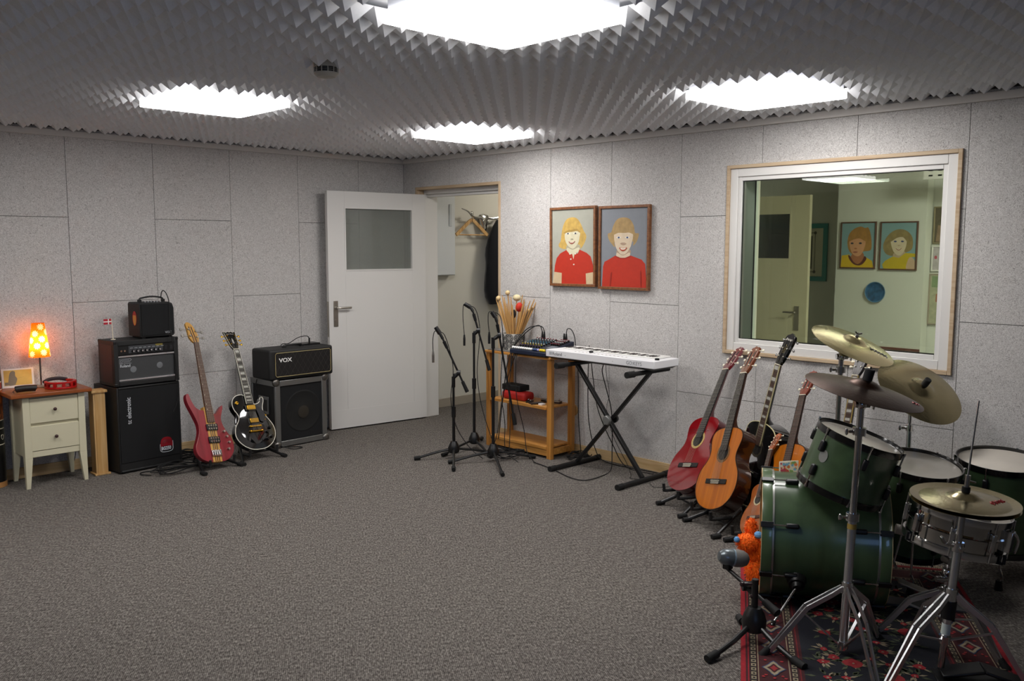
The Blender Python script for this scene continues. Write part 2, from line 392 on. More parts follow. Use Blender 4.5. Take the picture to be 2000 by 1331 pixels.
# the open leaf, hinged on the left jamb
ang = math.atan2(-.123 + .225, -.905 - .055)
t = thing('door_leaf', 'open white interior door with small square window and lever handle', 'door', (.055, -.225, .012), ang)
W_ = .965; H_ = 2.03; wx0, wx1, wz0, wz1 = .135, .805, 1.36, 1.893
m = M()
for q in cut([(0, 0, W_, H_)], (wx0, wz0, wx1, wz1)): m.box(q[0], -.02, q[1], q[2], .02, q[3])
m.build('panel', white, t, bevel=.0015)
m = M(); e = .008
for q in cut([(wx0-.004, wz0-.004, wx1+.004, wz1+.004)], (wx0+e, wz0+e, wx1-e, wz1-e)):
    m.box(q[0], -.024, q[1], q[2], .024, q[3])
m.build('glazing_bead', white, t)
m = M(); m.box(0, .02, 0, W_, .0215, .16); m.build('kick_board', white, t)
def glass_mat(name, tint, refl=1.45, rough=0.0, haze=0):
    g = bpy.data.materials.new(name); g.use_nodes = True; nt = g.node_tree; nt.nodes.clear(); N = nt.nodes.new; L = nt.links.new
    o = N('ShaderNodeOutputMaterial'); tr = N('ShaderNodeBsdfTransparent'); tr.inputs[0].default_value = srgb(tint)
    gl = N('ShaderNodeBsdfGlossy'); gl.inputs['Roughness'].default_value = rough; fr = N('ShaderNodeFresnel'); fr.inputs['IOR'].default_value = refl
    mx = N('ShaderNodeMixShader'); L(fr.outputs[0], mx.inputs[0]); L(tr.outputs[0], mx.inputs[1]); L(gl.outputs[0], mx.inputs[2])
    if haze:  # grey diffuse share stands in for the lit wall behind the glass
        df = N('ShaderNodeBsdfDiffuse'); df.inputs[0].default_value = srgb('a8aca6'); m2 = N('ShaderNodeMixShader'); m2.inputs[0].default_value = haze
        L(mx.outputs[0], m2.inputs[1]); L(df.outputs[0], m2.inputs[2]); L(m2.outputs[0], o.inputs[0])
    else: L(mx.outputs[0], o.inputs[0])
    return g
m = M(); m.box(wx0+.002, -.003, wz0+.002, wx1-.002, .003, wz1-.002); gp = m.build('glass_pane', glass_mat('door_glass', 'e6e8e4', haze=.32), t); gp['label'] = 'wired glass pane, haze standing for the lit wall behind'
wire = mat('wire_mesh', '8a8c88', .6)
m = M()
for side in (1, -1):   # lever handle on its long plate, both faces
    z = 1.0; x = .905; m.box(x-.021, side*.02, .885, x+.021, side*.026, 1.105)
m.build('handle_plate', satin, t, bevel=.002)
for side in (1, -1):
    m = M(); m.cyl((.905, side*.026, 1.045), (.905, side*.05, 1.045), .011)
    m.tube([(.905, side*.05, 1.045), (.885, side*.058, 1.045), (.84, side*.06, 1.045), (.775, side*.058, 1.045)], .0095, 10)
    m.build('lever_handle', satin, t)
    m = M(); m.cyl((.905, side*.026, .935), (.905, side*.030, .935), .011); m.build('key_cylinder', satin, t)
m = M(); m.box(W_, -.012, .80, W_+.003, .012, 1.10); m.build('lock_plate', satin, t)

# ================================================================ HALL BEHIND THE DOORWAY
hallw = mat('hall_wall', 'd6d4ca', .85)
m = M(); m.box(.1, .088, 0, 3.3, .19, 2.5); struct('wall_hall', m, hallw)
m = M(); m.box(3.2, -1.5, 0, 3.3, .09, 2.5); struct('wall_hall_end', m, hallw)
m = M(); m.box(.225, -1.56, 0, 3.3, -1.46, 2.5); struct('wall_hall_side', m, hallw)
m = M(); m.box(.0, -6.2, 2.42, 4.5, .2, 2.5); struct('ceiling_hall', m, offwhite)
m = M(); m.box(.225, .074, 0, 3.2, .0875, .085); struct('baseboard_hall', m, mat('taupe_skirting', 'a59c8e', .6), bevel=.002)
m = M(); m.box(.101, -.0995, 0, .2249, .088, 2.42); struct('wall_hall_stub', m, hallw)
t = thing('ceiling_lamp', 'unseen round ceiling lamp added to light the hall beyond the doorway', 'ceiling lamp', (1.5, -.75, 2.42))  # added source, never in view, so that the hall is lit
m = M(); m.lathe([(0, 0), (.15, 0), (.15, -.03), (.13, -.06), (0, -.075)], 32); m.build('diffuser', mat('hall_fill_glow', 'ffffff', .4, emit=('fff7ea', 34)), t)
# electric cabinet
ec = mat('cabinet_enamel', 'd6dadc', .4)
t = thing('fuse_cabinet', 'pale grey metal wall cabinet behind the door frame', 'cabinet', (.45, .087, 1.30))
m = M(); m.box(-.25, -.085, 0, .165, 0, 1.0); m.build('housing', ec, t, bevel=.004)
m = M(); m.box(-.245, -.092, .006, .16, -.0852, .994); dd = m.build('door', ec, t, bevel=.002)
m = M(); m.box(.085, -.099, .47, .117, -.0922, .68); m.build('handle', mat('cabinet_handle', 'c6cbce', .35), dd, bevel=.004)
# chrome longhorn skull coat rack
t = thing('coat_rack', 'polished metal longhorn skull coat rack on the hall wall', 'coat rack', (1.02, .087, 1.83))
m = M(); T = Matrix.Translation((0, -.05, 0))
P = [(-.05,.055),(-.066,.03),(-.05,-.01),(-.034,-.06),(-.026,-.11),(-.012,-.15),(.012,-.15),(.026,-.11),(.034,-.06),(.05,-.01),(.066,.03),(.05,.055),(0,.066)]
for k, (zz, sc) in enumerate(((.0, 1), (.02, .85), (.034, .6))):
    pass
rings = []
for zz, sc in ((-.03, .8), (0, 1), (.022, .86), (.036, .5)): rings.append([(x*sc, -.05 - zz, z*sc + .01) for x, z in P])
vs = [p for r in rings for p in r]; n = len(P)
fs = [(k*n+i, (k+1)*n+i, (k+1)*n+(i+1) % n, k*n+(i+1) % n) for k in range(3) for i in range(n)] + [tuple(range(n)), tuple(range(4*n-1, 3*n-1, -1))]
m.add(vs, fs); m.ball((-.03, -.078, .0), .012, n=10); m.ball((.03, -.078, .0), .012, n=10)
m.box(-.03, -.03, -.03, .03, 0, .03)
m.build('skull', chrome, t)
for s in (-1, 1):
    m = M(); m.tube([(s*.04, -.06, .035), (s*.11, -.07, .03), (s*.18, -.085, .045), (s*.25, -.10, .09), (s*.33, -.10, .115)], lambda q: .017*(1-q*.75), 10); m.build('horn', chrome, t)
m = M(); m.ball((-.20, -.092, .075), .014, n=10); m.build('hook', chrome, t)
# wooden clothes hanger
t = thing('clothes_hanger', 'light wooden clothes hanger hanging from the left horn', 'clothes hanger', (.83, -.005, 1.70))
m = M(); m.bar([(-.205, 0, -.01), (-.12, 0, .055), (-.03, 0, .125), (0, 0, .14), (.03, 0, .125), (.12, 0, .055), (.205, 0, -.01)], .032, .014, (0, 1, 0)); m.build('shoulder_bar', pine, t)
m = M(); m.cyl((-.19, 0, -.008), (.19, 0, -.008), .006); m.build('trouser_bar', pine, t)
m = M(); m.tube([(0, 0, .14), (0, 0, .18), (.02, 0, .197), (.012, 0, .218), (-.005, 0, .219), (-.013, 0, .205)], .0025, 6); m.build('hook', chrome, t)
# dark coat
m = M(); prof = []
for k in range(13):
    z = 1.845 - k*.0705; q = k/12
    w_ = .05 + .15*min(1, q*2.4)**.7 + .004*sin(q*9); d_ = .045 + .05*min(1, q*3)
    if k >= 11: w_ *= (.97, .80)[k-11]; d_ *= (.95, .7)[k-11]
    prof.append([(1.19 + w_*cos(a) + .008*sin(3*a+k), -.035 + d_*sin(a) + .006*cos(5*a), z) for a in [2*PI*i/20 for i in range(20)]])
vs = [p for r in prof for p in r]; n = 20
fs = [(k*n+i, k*n+(i+1) % n, (k+1)*n+(i+1) % n, (k+1)*n+i) for k in range(12) for i in range(n)] + [tuple(range(n)), tuple(range(13*n-1, 12*n-1, -1))]
m.add(vs, fs); solo('coat', m, mat('navy_wool', '0c0e16', .95, bump=(200, .3), sheen=.2), 'dark navy coat hanging behind the right edge of the doorway', 'coat', (1.19, -.03, 1.9))
# closed red umbrella at the foot of the hall wall
m = M(); m.tube([(.33, .02, .02), (.335, .03, .2), (.338, .045, .36)], lambda q: .006 + .022*min(1, max(0, (q-.15)*2)) - .02*max(0, q-.65), 8, 8)
solo('umbrella', m, mat('red_nylon', '9a1c20', .6), 'folded red umbrella leaning in the hall behind the door frame', 'umbrella', (.33, .03, 0))

# ================================================================ CONTROL ROOM WINDOW
yA, yB, z0, z1 = -3.411, -4.828, .890, 2.092
def ring(m, ya, yb, za, zb, w, x0, x1):
    m.box(x0, ya-w, za, x1, ya, zb); m.box(x0, yb, za, x1, yb+w, zb); m.box(x0, yb+w, zb-w, x1, ya-w, zb); m.box(x0, yb+w, za, x1, ya-w, za+w)
m = M(); ring(m, yA, yB, z0, z1, .022, -.016, .05); struct('trim_5', m, linery, bevel=.002)
m = M(); ring(m, yA-.022, yB+.022, z0+.022, z1-.022, .052, -.004, .07); 
o = struct('window_1', m, white, bevel=.003)
o['label'] = 'wide control room window in a white frame'
m = M(); ring(m, yA-.074, yB+.074, z0+.074, z1-.074, .026, .006, .06); m.build('sash', white, o, bevel=.003)
gi = .1005
m = M(); ring(m, yA-gi, yB+gi, z0+gi, z1-gi, .003, .018, .028); m.build('gasket', black, o)
m = M(); m.box(.020, yB+gi, z0+gi, .026, yA-gi, z1-gi); m.build('glass_pane', glass_mat('window_glass', 'f7faf6', 1.5), o)
m = M(); ring(m, yA-.06, yB+.06, z0+.06, z1-.06, .02, .07, .24); m.build('reveal', mat('reveal_paint', 'c6cfc6', .6), o)
m = M(); m.box(.205, yB+.08, z0+.08, .211, yA-.08, z1-.08); g2 = m.build('glass_pane', glass_mat('window_glass_far', 'f4f8f2', 1.5), o)
m = M(); ring(m, yA-.08, yB+.08, z0+.08, z1-.08, .006, .198, .2048); m.build('gasket', black, o)
# control room
m = M()
for q in cut([(1.56, 0, 6.2, 2.42)], (3.48, .955, 4.76, 2.03)): m.box(.2405, -q[2], q[1], .28, -q[0], q[3])
struct('wall_control_near', m, offwhite)
ctrl = mat('control_wall', 'd4d5cd', .8)
m = M(); m.box(2.62, -3.655, 0, 2.75, -2.889, 2.42); m.box(2.75, -3.0, 0, 3.199, -2.889, 2.42); struct('wall_control_pier', m, ctrl)
m = M(); m.box(3.2, -3.75, 0, 3.3, -1.56, 2.42); struct('wall_control_far', m, ctrl)
m = M(); m.box(2.76, -6.2, 0, 2.86, -3.640, 2.42); struct('wall_control_right', m, ctrl)
m = M(); m.box(.28, -6.3, 0, 2.86, -6.2, 2.42); struct('wall_control_end', m, ctrl)
m = M(); m.lathe([(0, 0), (.22, 0), (.22, -.04), (.2, -.06), (0, -.07)], 32)  # out-of-view lamp added to brighten the control room
m.v = [(x+1.2, y-4.95, z+2.42) for x, y, z in m.v]
solo('ceiling_lamp', m, mat('control_fill_glow', 'ffffff', .4, emit=('fffaf2', 100)), 'unseen round ceiling lamp added to light the control room', 'ceiling lamp', (1.2, -4.95, 2.42))
# door of the control room
t = thing('door_leaf', 'cream door with dark window standing open inside the control room', 'door', (2.3, -2.18, 0), R(-90))
cdm = mat('cream_door', 'cfc8ac', .5)
m = M()
for q in cut([(0, .01, .62, 2.03)], (.05, 1.47, .44, 1.875)): m.box(q[0], -.02, q[1], q[2], .02, q[3])
m.build('panel', cdm, t, bevel=.002)
m = M()
for q in cut([(.042, 1.462, .448, 1.883)], (.056, 1.476, .434, 1.869)): m.box(q[0], -.024, q[1], q[2], .024, q[3])
m.build('glazing_bead', cdm, t)
m = M(); m.box(.055, -.003, 1.475, .435, .003, 1.87); m.build('glass_pane', glass_mat('dark_glass', '8f938c'), t)
m = M(); m.box(.505, -.027, .84, .55, -.0205, 1.055); m.build('handle_plate', satin, t)
m = M(); m.tube([(.527, -.027, 1.0), (.527, -.06, 1.0), (.50, -.066, 1.0), (.42, -.066, 1.0)], .009, 8); m.build('lever_handle', satin, t)
# skirting, perforated cable tray, blue plate
m = M(); m.box(2.605, -3.655, 0.70, 2.6195, -3.27, .72); solo('ledge', m, mat('red_brown_wood', '6d4038', .6), 'narrow reddish ledge low on the control room pier', 'ledge', (2.61, -3.46, .7))
t = thing('cable_tray', 'white perforated cable tray under the control room ceiling', 'cable tray', (2.2, -3.9, 2.15))
m = M(); m.box(-.01, -.35, -.05, .01, .12, .05); m.box(.0, -.02, .05, .004, .02, .27); m.build('rail', white, t, bevel=.002)
m = M()
for k in range(6):
    for z in (-.02, .02): m = M(); m.box(-.0112, -.30+k*.07, z-.006, -.0102, -.27+k*.07, z+.006); m.build('slot', black, t)
t = thing('wall_plate', 'round blue porcelain plate hanging below the two portraits', 'plate', T=axisM((2.617, -3.262, 1.189), (-1, 0, 0)))
m = M(); m.lathe([(0, .006), (.055, .006), (.075, .014), (.088, .02), (.09, .018), (.076, .008), (.05, 0), (0, 0)], 40); m.build('dish', mat('blue_glaze', '2c5a84', .2, noise=(25, .5)), t)
m = M(); m.lathe([(.084, .0195), (.089, .0212), (.0905, .018), (.088, .0165)], 40); m.build('rim', mat('pale_blue_glaze', '6f93b0', .2), t)
# ---- skirting of daylight window behind the camera
m = M(); m.box(X0+.85, Y0-.09, .95, X0+2.35, Y0-.07, 2.05); 
for q in cut([(X0+.85, .95, X0+2.35, 2.05)], (X0+.92, 1.02, X0+1.57, 1.98)):
    for q2 in cut([q], (X0+1.63, 1.02, X0+2.28, 1.98)): pass
m = M()
for q in cut(cut([(X0+.85, .95, X0+2.35, 2.05)], (X0+.92, 1.02, X0+1.57, 1.98)), (X0+1.63, 1.02, X0+2.28, 1.98)): m.box(q[0], Y0-.08, q[1], q[2], Y0-.02, q[3])
struct('window_2', m, white)
# ================================================================ LEFT SIDE: night table, amplifiers
pm = Matrix(((1,0,0,0),(0,0,-1,0),(0,1,0,0),(0,0,0,1)))      # picture plane: x right, y up, z toward -Y
def face(x, y, z, rz=0): return Matrix.Translation((x, y, z)) @ Matrix.Rotation(rz, 4, 'Z') @ pm
# --- tall dark patterned case at the very left
t = thing('instrument_case', 'tall black case with curly white pattern and wooden ends at left edge', 'instrument case', (-3.474, -.096, 0))
for z in (0, .965): m = M(); m.cyl((0,0,z), (0,0,z+.035), .085, n=24); m.build('wooden_end', mat('turned_wood', 'c08a52', .4), t)
m = M(); m.cyl((0,0,.0352), (0,0,.9648), .082, n=24); m.build('body', mat('black_lacquer', '0c0c0d', .35), t)
for z in (.28, .385, .44, .64, .69, .80): m = M(); m.lathe([(.0822, z), (.0832, z+.003), (.0822, z+.006)], 24); m.build('white_line', ivory, t)
m = M(); m.lathe([(.0821, .445), (.0826, .45), (.0826, .635), (.0821, .64)], 32); m.build('painted_band', mat('flame_paint', 'b05a20', .5, noise=(28, .8)), t)
m = M(); m.lathe([(.0821, .645), (.0826, .65), (.0826, .685), (.0821, .69)], 32); m.build('painted_band', mat('red_lacquer', '7c1216', .4), t)
m = M()
for zc in (.335, .745):
    for a in range(0, 360, 45):
        for s in (1, -1):
            P = []
            for k in range(9):
                q = k/8*4.4; r = .006 + .016*k/8; P.append((.0828, a + s*(r*cos(q)*650 + 4), zc + r*sin(q)))
            m.tube([(r*cos(R(b)), r*sin(R(b)), z) for r, b, z in P], .0014, 4, 2)
m.build('curl_pattern', ivory, t)

# --- night table
t = thing('night_table', 'cream two-drawer night table with brown wooden top', 'night table', (-3.15, -.195, 0))
L_, R_, F_, B_ = -.19, .19, -.155, .15
m = M(); m.box(L_+.012, F_+.018, .20, R_-.012, B_-.005, .600); m.build('carcass', creamp, t, bevel=.002)
for x, y in ((L_, F_), (R_, F_), (L_, B_), (R_, B_)):
    sx = 1 if x < 0 else -1; sy = 1 if y < 0 else -1
    m = M(); ox = 0; oy = 0; w = .034
    def sq(x0, y0, z, q): a = [(x0, y0, z), (x0+sx*q, y0, z), (x0+sx*q, y0+sy*q, z), (x0, y0+sy*q, z)]; return a if sx*sy > 0 else a[::-1]
    m.hexa(sq(x+ox, y+oy, 0, .024), sq(x, y, .20, .046)); m.hexa(sq(x, y, .20, .046), sq(x, y, .602, .040)); m.build('leg', creamp, t, bevel=.0015)
ktop = mat('cherry_top', '9a5428', .35, wood=('7d3f1c', 'x', 40))
m = M(); m.box(-.262, F_-.03, .604, .232, B_+.03, .630); m.build('top', ktop, t, bevel=.005)
for z0 in (.245, .427):
    m = M(); m.box(L_+.042, F_+.004, z0, R_-.042, F_+.0175, z0+.163); d = m.build('drawer', creamp, t, bevel=.003)
    m = M(); m.cyl((0, F_+.004, z0+.085), (0, F_-.010, z0+.085), .005); m.ball((0, F_-.016, z0+.085), .0115, (1, .8, 1)); m.build('knob', mat('dark_knob', '3a1c1c', .4), d)
m = M(); m.box(L_+.04, F_+.008, .2055, R_-.04, F_+.0175, .243); m.build('apron', creamp, t)
# --- lit table lamp
LX, LY, LZ = -3.155, -.115, .6305
t = thing('table_lamp', 'lit orange table lamp with white flower pattern on steel stem', 'table lamp', (LX, LY, LZ))
m = M(); m.lathe([(0, 0), (.052, 0), (.054, .003), (.05, .008), (.012, .012), (0, .013)], 32); m.build('base', mat('brushed_base', 'b8aea0', .3, 1), t)
m = M(); m.cyl((0,0,.012), (0,0,.235), .006); m.build('stem', chrome, t)
def shade_mat():
    g = bpy.data.materials.new('orange_shade'); g.use_nodes = True; nt = g.node_tree; nt.nodes.clear(); N = nt.nodes.new; L = nt.links.new
    o = N('ShaderNodeOutputMaterial'); d = N('ShaderNodeBsdfDiffuse'); tl = N('ShaderNodeBsdfTranslucent'); mx = N('ShaderNodeMixShader'); mx.inputs[0].default_value = .72
    d.inputs[0].default_value = srgb('f07a20'); tl.inputs[0].default_value = srgb('ff8a1e')
    L(d.outputs[0], mx.inputs[1]); L(tl.outputs[0], mx.inputs[2]); L(mx.outputs[0], o.inputs[0]); return g
def flower_mat():
    g = shade_mat(); g.name = 'white_flower_print'
    for n in g.node_tree.nodes:
        if n.type == 'BSDF_DIFFUSE': n.inputs[0].default_value = srgb('fff0d8')
        if n.type == 'BSDF_TRANSLUCENT': n.inputs[0].default_value = srgb('ffe9c4')
    return g
m = M(); zb, zt, rb, rt_ = .205, .432, .067, .039
n = 48; k = 12
# flowers are printed in the shade: the shade mesh is cut into small cells, cells inside a flower take the pale cloth
FL = [(-128, .08), (-104, .53), (-73, .91), (-62, .12), (-66, .50), (-20, .36), (-35, .72), (-140, .73), (-160, .35), (30, .6), (80, .3), (120, .75), (170, .55), (60, .85), (-95, .0), (-85, .55-.33)]
FL = [(-118, .34), (-84, .54), (-80, .14), (-86, .90), (-48, .34), (-150, .10), (-134, .70), (-34, .74), (-20, .06), (20, .45), (60, .8), (70, .2), (110, .55), (150, .85), (160, .3), (-165, .5)]
nu, nvv = 210, 120; vs = []; fs = []; mi = []
for j in range(nvv+1):
    q = j/nvv; r = rb + (rt_-rb)*q; z = zb + (zt-zb)*q
    for i in range(nu): a = 2*PI*i/nu; vs.append((r*cos(a), r*sin(a), z))
for j in range(nvv):
    q = (j+.5)/nvv; r = rb + (rt_-rb)*q
    for i in range(nu):
        a = 360*(i+.5)/nu - 180; hit = 0
        for fa, fq in FL:
            dx = ((a - fa + 180) % 360 - 180)*PI/180*r; dy = (q - fq)*(zt-zb); rr = math.hypot(dx, dy); th = math.atan2(dy, dx)
            if rr < .0225*(.50 + .50*abs(cos(4.5*th))**.8): hit = 1
        ii = (i + nu//2) % nu; i2 = (ii+1) % nu
        fs.append((j*nu+ii, j*nu+i2, (j+1)*nu+i2, (j+1)*nu+ii)); mi.append(hit)
m.add(vs, fs); m.mi = mi
m.build('lamp_shade', [shade_mat(), flower_mat()], t)
m = M(); m.ball((0, 0, .295), .02, n=14); m.build('bulb', mat('lit_bulb', 'ffffff', .4, emit=('ffd49a', 115)), t)
m = M(); m.cyl((0,0,.235), (0,0,.274), .012); m.build('socket', black, t)
# --- postcard, case, tambourine
t = thing('postcard', 'white-bordered yellow picture card leaning against the wall', 'picture card', T=Matrix.Translation((-3.275, -.048, .632)) @ Matrix.Rotation(R(-6), 4, 'Z') @ Matrix.Rotation(R(-9), 4, 'X') @ pm @ Matrix.Scale(1.28, 4))
m = M(); m.box(-.075, 0, -.0008, .075, .10, 0); m.build('card', mat('card_white', 'e9e6df', .6), t)
m = M(); m.flat([(-.065, .012), (.065, .012), (.065, .092), (-.065, .092)], .0006); m.build('print', mat('yellow_print', 'd6b45c', .6, noise=(18, .12)), t)
m = M(); m.flat(cm2([(-.045, .014), (-.043, .05), (-.036, .078), (-.024, .088), (-.012, .082), (-.012, .062), (-.004, .045), (-.012, .02), (-.016, .014)], 4), .0010)
m.flat([(-.062, .014), (-.062, .03), (-.045, .03), (-.045, .014)], .0010); m.bar([(-.01, .048, .001), (.028, .054, .001)], .002, .0004, (0, 1, 0))
m.build('figure', mat('grey_print', '7d7460', .6), t)
m = M(); m.tube([(-3.36, -.285, .652), (-3.345, -.288, .655), (-3.30, -.292, .657), (-3.25, -.298, .655), (-3.235, -.30, .652)], lambda q: .009 + .0125*min(1, 8*q, 8*(1-q)), 14, 6)
m.tube([(-3.36, -.285, .65), (-3.375, -.295, .642), (-3.368, -.30, .6335)], .002, 6)
solo('pouch', m, mat('dark_leather', '17120f', .5, bump=(200, .6)), 'small black soft pouch on the night table beside the card', 'pouch', (-3.30, -.29, .6305))
t = thing('tambourine', 'red crescent tambourine with metal jingles on the night table', 'tambourine', (-3.07, -.235, .6315), R(12))
m = M(); O = []; I = []
for k in range(37):
    a = R(-218 + k*7.1); O.append((.098*cos(a), .098*sin(a))); I.append((.078*cos(a), .078*sin(a)))
ring2 = O + I[::-1]
m.prism(ring2, 0, .012); m.prism(ring2, .034, .046)
for k in range(8):
    a0 = -214 + k*33.5
    P = [(.098*cos(R(a0+q)), .098*sin(R(a0+q))) for q in (0, 6, 12)]; Q = [(.078*cos(R(a0+q)), .078*sin(R(a0+q))) for q in (12, 6, 0)]
    m.prism(P + Q, .0119, .0341)
m.build('frame', redp, t, bevel=.002)
for k in range(7):
    a = R(-191 + k*33.5); m = M()
    for z in (.016, .0195, .027, .0305): m.lathe([(0, 0), (.0085, .0002), (.0105, .0016), (.0085, .0008), (0, .0006)], 12, Matrix.Translation((.0885*cos(a), .0885*sin(a), z)))
    m.build('jingle', chrome, t)
m = M(); m.tube([O[0]+(.04,), (0.09*cos(R(-250)), 0.09*sin(R(-250)), .05), (0.06*cos(R(70)), .06, .054), O[-1]+(.04,)], .012, 10, 6)
m.build('grip', mat('grey_grip', '2c2228', .7), t)
# --- pine CD tower
t = thing('wooden_tower', 'narrow pine tower between the night table and the speaker', 'wooden tower', (-2.845, -.245, 0))
m = M(); m.box(-.052, -.055, 0, .052, .055, .012); m.build('base', pine, t, bevel=.002)
m = M(); m.box(-.040, -.040, .012, .040, .05, .575); m.box(-.0295, -.0445, .012, .0295, -.0399, .575); m.build('body', mat('birch', 'd6b07a', .5, wood=('c79a5c', 'z', 40)), t, bevel=.002)
m = M(); m.box(-.052, -.055, .575, .052, .055, .592); m.build('cap', pine, t, bevel=.002)

# --- speaker cabinet under the amplifiers
def sharpline(m, P, w, z, T=None):   # thin flat line through 2d points
    for a, b in zip(P, P[1:]):
        a = V((a[0], a[1], 0)); b = V((b[0], b[1], 0)); d = (b-a).normalized()*w/2; p = V((-d.y, d.x, 0))
        m.flat([(v.x, v.y) for v in (a-d+p, a-d-p, b+d-p, b+d+p)], z, T)
A1 = math.atan2(-.353+.396, .458)
t = thing('bass_speaker_cabinet', 'tall black bass speaker cabinet standing under the two amplifiers', 'speaker cabinet', (-2.761, -.396, 0), A1)
W_, D_, H_ = .462, .36, .607
m = M(); m.box(0, .012, .008, .014, D_, H_); m.box(W_-.014, .012, .008, W_, D_, H_); m.box(.014, .012, .008, W_-.014, D_, .024); m.box(.014, .012, H_-.016, W_-.014, D_, H_); m.box(.014, .03, .024, W_-.014, D_, H_-.016)
m.build('cabinet', tolex, t, bevel=.006)
m = M(); m.box(.0145, .014, .075, W_-.0145, .0298, H_-.0165); m.build('grille', cloth, t)
m = M(); m.box(.0145, .018, .0245, W_-.0145, .0298, .072); m.build('lower_panel', tolex, t)
for x in (.03, W_-.03):
    for y in (.04, D_-.04): m = M(); m.cyl((x, y, 0), (x, y, .0078), .015); m.build('foot', rubber, t)
lg = mat('logo_grey', 'b9bcc0', .4)
text('tc electronic', .045, lg, Matrix.Translation((.096, .0135, .345)) @ pm @ Matrix.Rotation(R(90), 4, 'Z') @ Matrix.Scale(.82, 4, (1,0,0)), t, 'logo_lettering', .0005, off=.0008)
T = Matrix.Translation((.345, .0135, .105)) @ pm
br = mat('badge_red', '8c1420', .4)
m = M(T); m.flat(cm2([(-.04, .035), (-.043, .075), (-.03, .10), (0, .108), (.03, .10), (.043, .075), (.04, .035)], 4), .0006); m.build('badge', br, t)
m = M(T)
for rr in (.014, .023, .032): m.tube([(rr*cos(R(a)), .062 + rr*.8*sin(R(a)), .0008) for a in range(-20, 201, 22)], .0012, 4, 1)
m.build('badge_rings', mat('badge_dark_red', '3c0a10', .4), t)
m = M(T); P = [(-.048, .06), (-.048, .02), (-.040, .006), (-.02, 0), (.02, 0), (.040, .006), (.048, .02), (.048, .075)]; m.tube([(x, y, .001) for x, y in P], .0018, 5, 2); m.build('badge_outline', mat('badge_white', 'd8dce0', .4), t)
m = M(T); m.flat([(-.042, .012), (.036, .012), (.036, .042), (-.042, .042)], .0010); m.build('badge_field', black, t)
text('BG250', .034, mat('badge_white'), T @ Matrix.Translation((-.041, .015, .0012)) @ Matrix.Scale(.78, 4, (1,0,0)), t, 'badge_lettering', .0003, off=.0012)

# --- combo amplifier, middle of the stack
t = thing('guitar_amplifier', 'black combo amplifier with silver bars, middle of the left stack', 'guitar amplifier', (-2.768, -.385, .6072), R(3.8))
W_, D_, H_ = .462, .25, .322
m = M(); e = .03
m.box(0, .0, .008, e, D_, H_); m.box(W_-e, 0, .008, W_, D_, H_); m.box(e, 0, .008, W_-e, D_, .04); m.box(e, 0, H_-.034, W_-e, D_, H_); m.box(e, .02, .04, W_-e, D_, H_-.034)
m.build('cabinet', tolex, t, bevel=.004)
for x in (0, W_):
    for z in (.008, H_):
        for y in (0, D_):
            m = M(); a = .024; xx = -.002 if x == 0 else W_-a+.002; zz = .006 if z < .1 else H_-a+.002; yy = -.002 if y == 0 else D_-a+.002
            m.box(xx, yy, zz, xx+a, yy+a, zz+a); m.build('corner_protector', black, t, bevel=.006)
for x in (.05, W_-.05):
    for y in (.04, D_-.04): m = M(); m.cyl((x, y, 0), (x, y, .0085), .012); m.build('foot', rubber, t)
m = M(); m.box(-.0015, .03, .03, -.0005, D_-.03, H_-.03); m.build('side_panel', mat('brown_side', '2e1612', .55), t)
gr = mat('silver_grille', '2b2d2e', .6); 
def grille_mat():
    g = bpy.data.materials.new('speckled_grille'); g.use_nodes = True; nt = g.node_tree; b = nt.nodes['Principled BSDF']; N = nt.nodes.new; L = nt.links.new
    tc = N('ShaderNodeTexCoord'); ck = N('ShaderNodeTexChecker'); ck.inputs['Scale'].default_value = 330; ck.inputs['Color1'].default_value = srgb('1c1e20'); ck.inputs['Color2'].default_value = srgb('48494a')
    mp = N('ShaderNodeMapping'); mp.inputs['Scale'].default_value = (1, .0, 1); mp.inputs['Location'].default_value = (0, .3, 0); L(tc.outputs['Object'], mp.inputs[0]); L(mp.outputs[0], ck.inputs[0]); L(ck.outputs[0], b.inputs[0]); b.inputs['Roughness'].default_value = .7; return g
m = M(); m.box(e+.001, .012, .041, W_-e-.001, .0195, .213); m.build('grille', grille_mat(), t)
m = M(); m.box(e+.001, .004, .0425, W_-e-.001, .0119, .053); m.build('silver_bar', mat('silver_trim', 'd8dade', .25, .8), t)
m = M(); m.box(e+.001, .004, .207, W_-e-.001, .0119, .2175); m.build('silver_bar', mat('silver_trim'), t)
m = M(); m.box(e+.001, .008, .2255, W_-e-.001, .0195, .287); cp = m.build('control_panel', black, t)
m = M(); m.box(e+.075, .0072, .232, W_-e-.082, .0079, .284); m.build('panel_field', mat('panel_grey', '3b3d40', .5), cp)
m = M(); m.box(W_-e-.135, .0066, .272, W_-e-.083, .0071, .284); m.build('panel_label', mat('panel_gold', '7d6f2e', .5), cp)
for k in range(7):
    x = e + .105 + k*.0315; m = M(); m.cyl((x, .0071, .246), (x, -.006, .246), .0105, .009, 16); kn = m.build('control_knob', black, t)
    m = M(); m.cyl((x, -.0061, .246), (x, -.008, .246), .006, n=14); m.build('knob_cap', mat('silver_trim'), kn)
for x in (.052, .076): m = M(); m.cyl((x, .0079, .252), (x, .001, .252), .0072, n=12); m.build('input_jack', chrome, t)
for x in (W_-.10, W_-.062):
    m = M(); m.box(x, .0055, .240, x+.020, .0079, .266); m.build('rocker_switch', mat('rocker', '202225', .3), t)
m = M()
for k in range(8): m.box(e+.085+k*.0315, .0066, .266, e+.105+k*.0315, .0071, .2685)
m.build('panel_print', lg, cp)
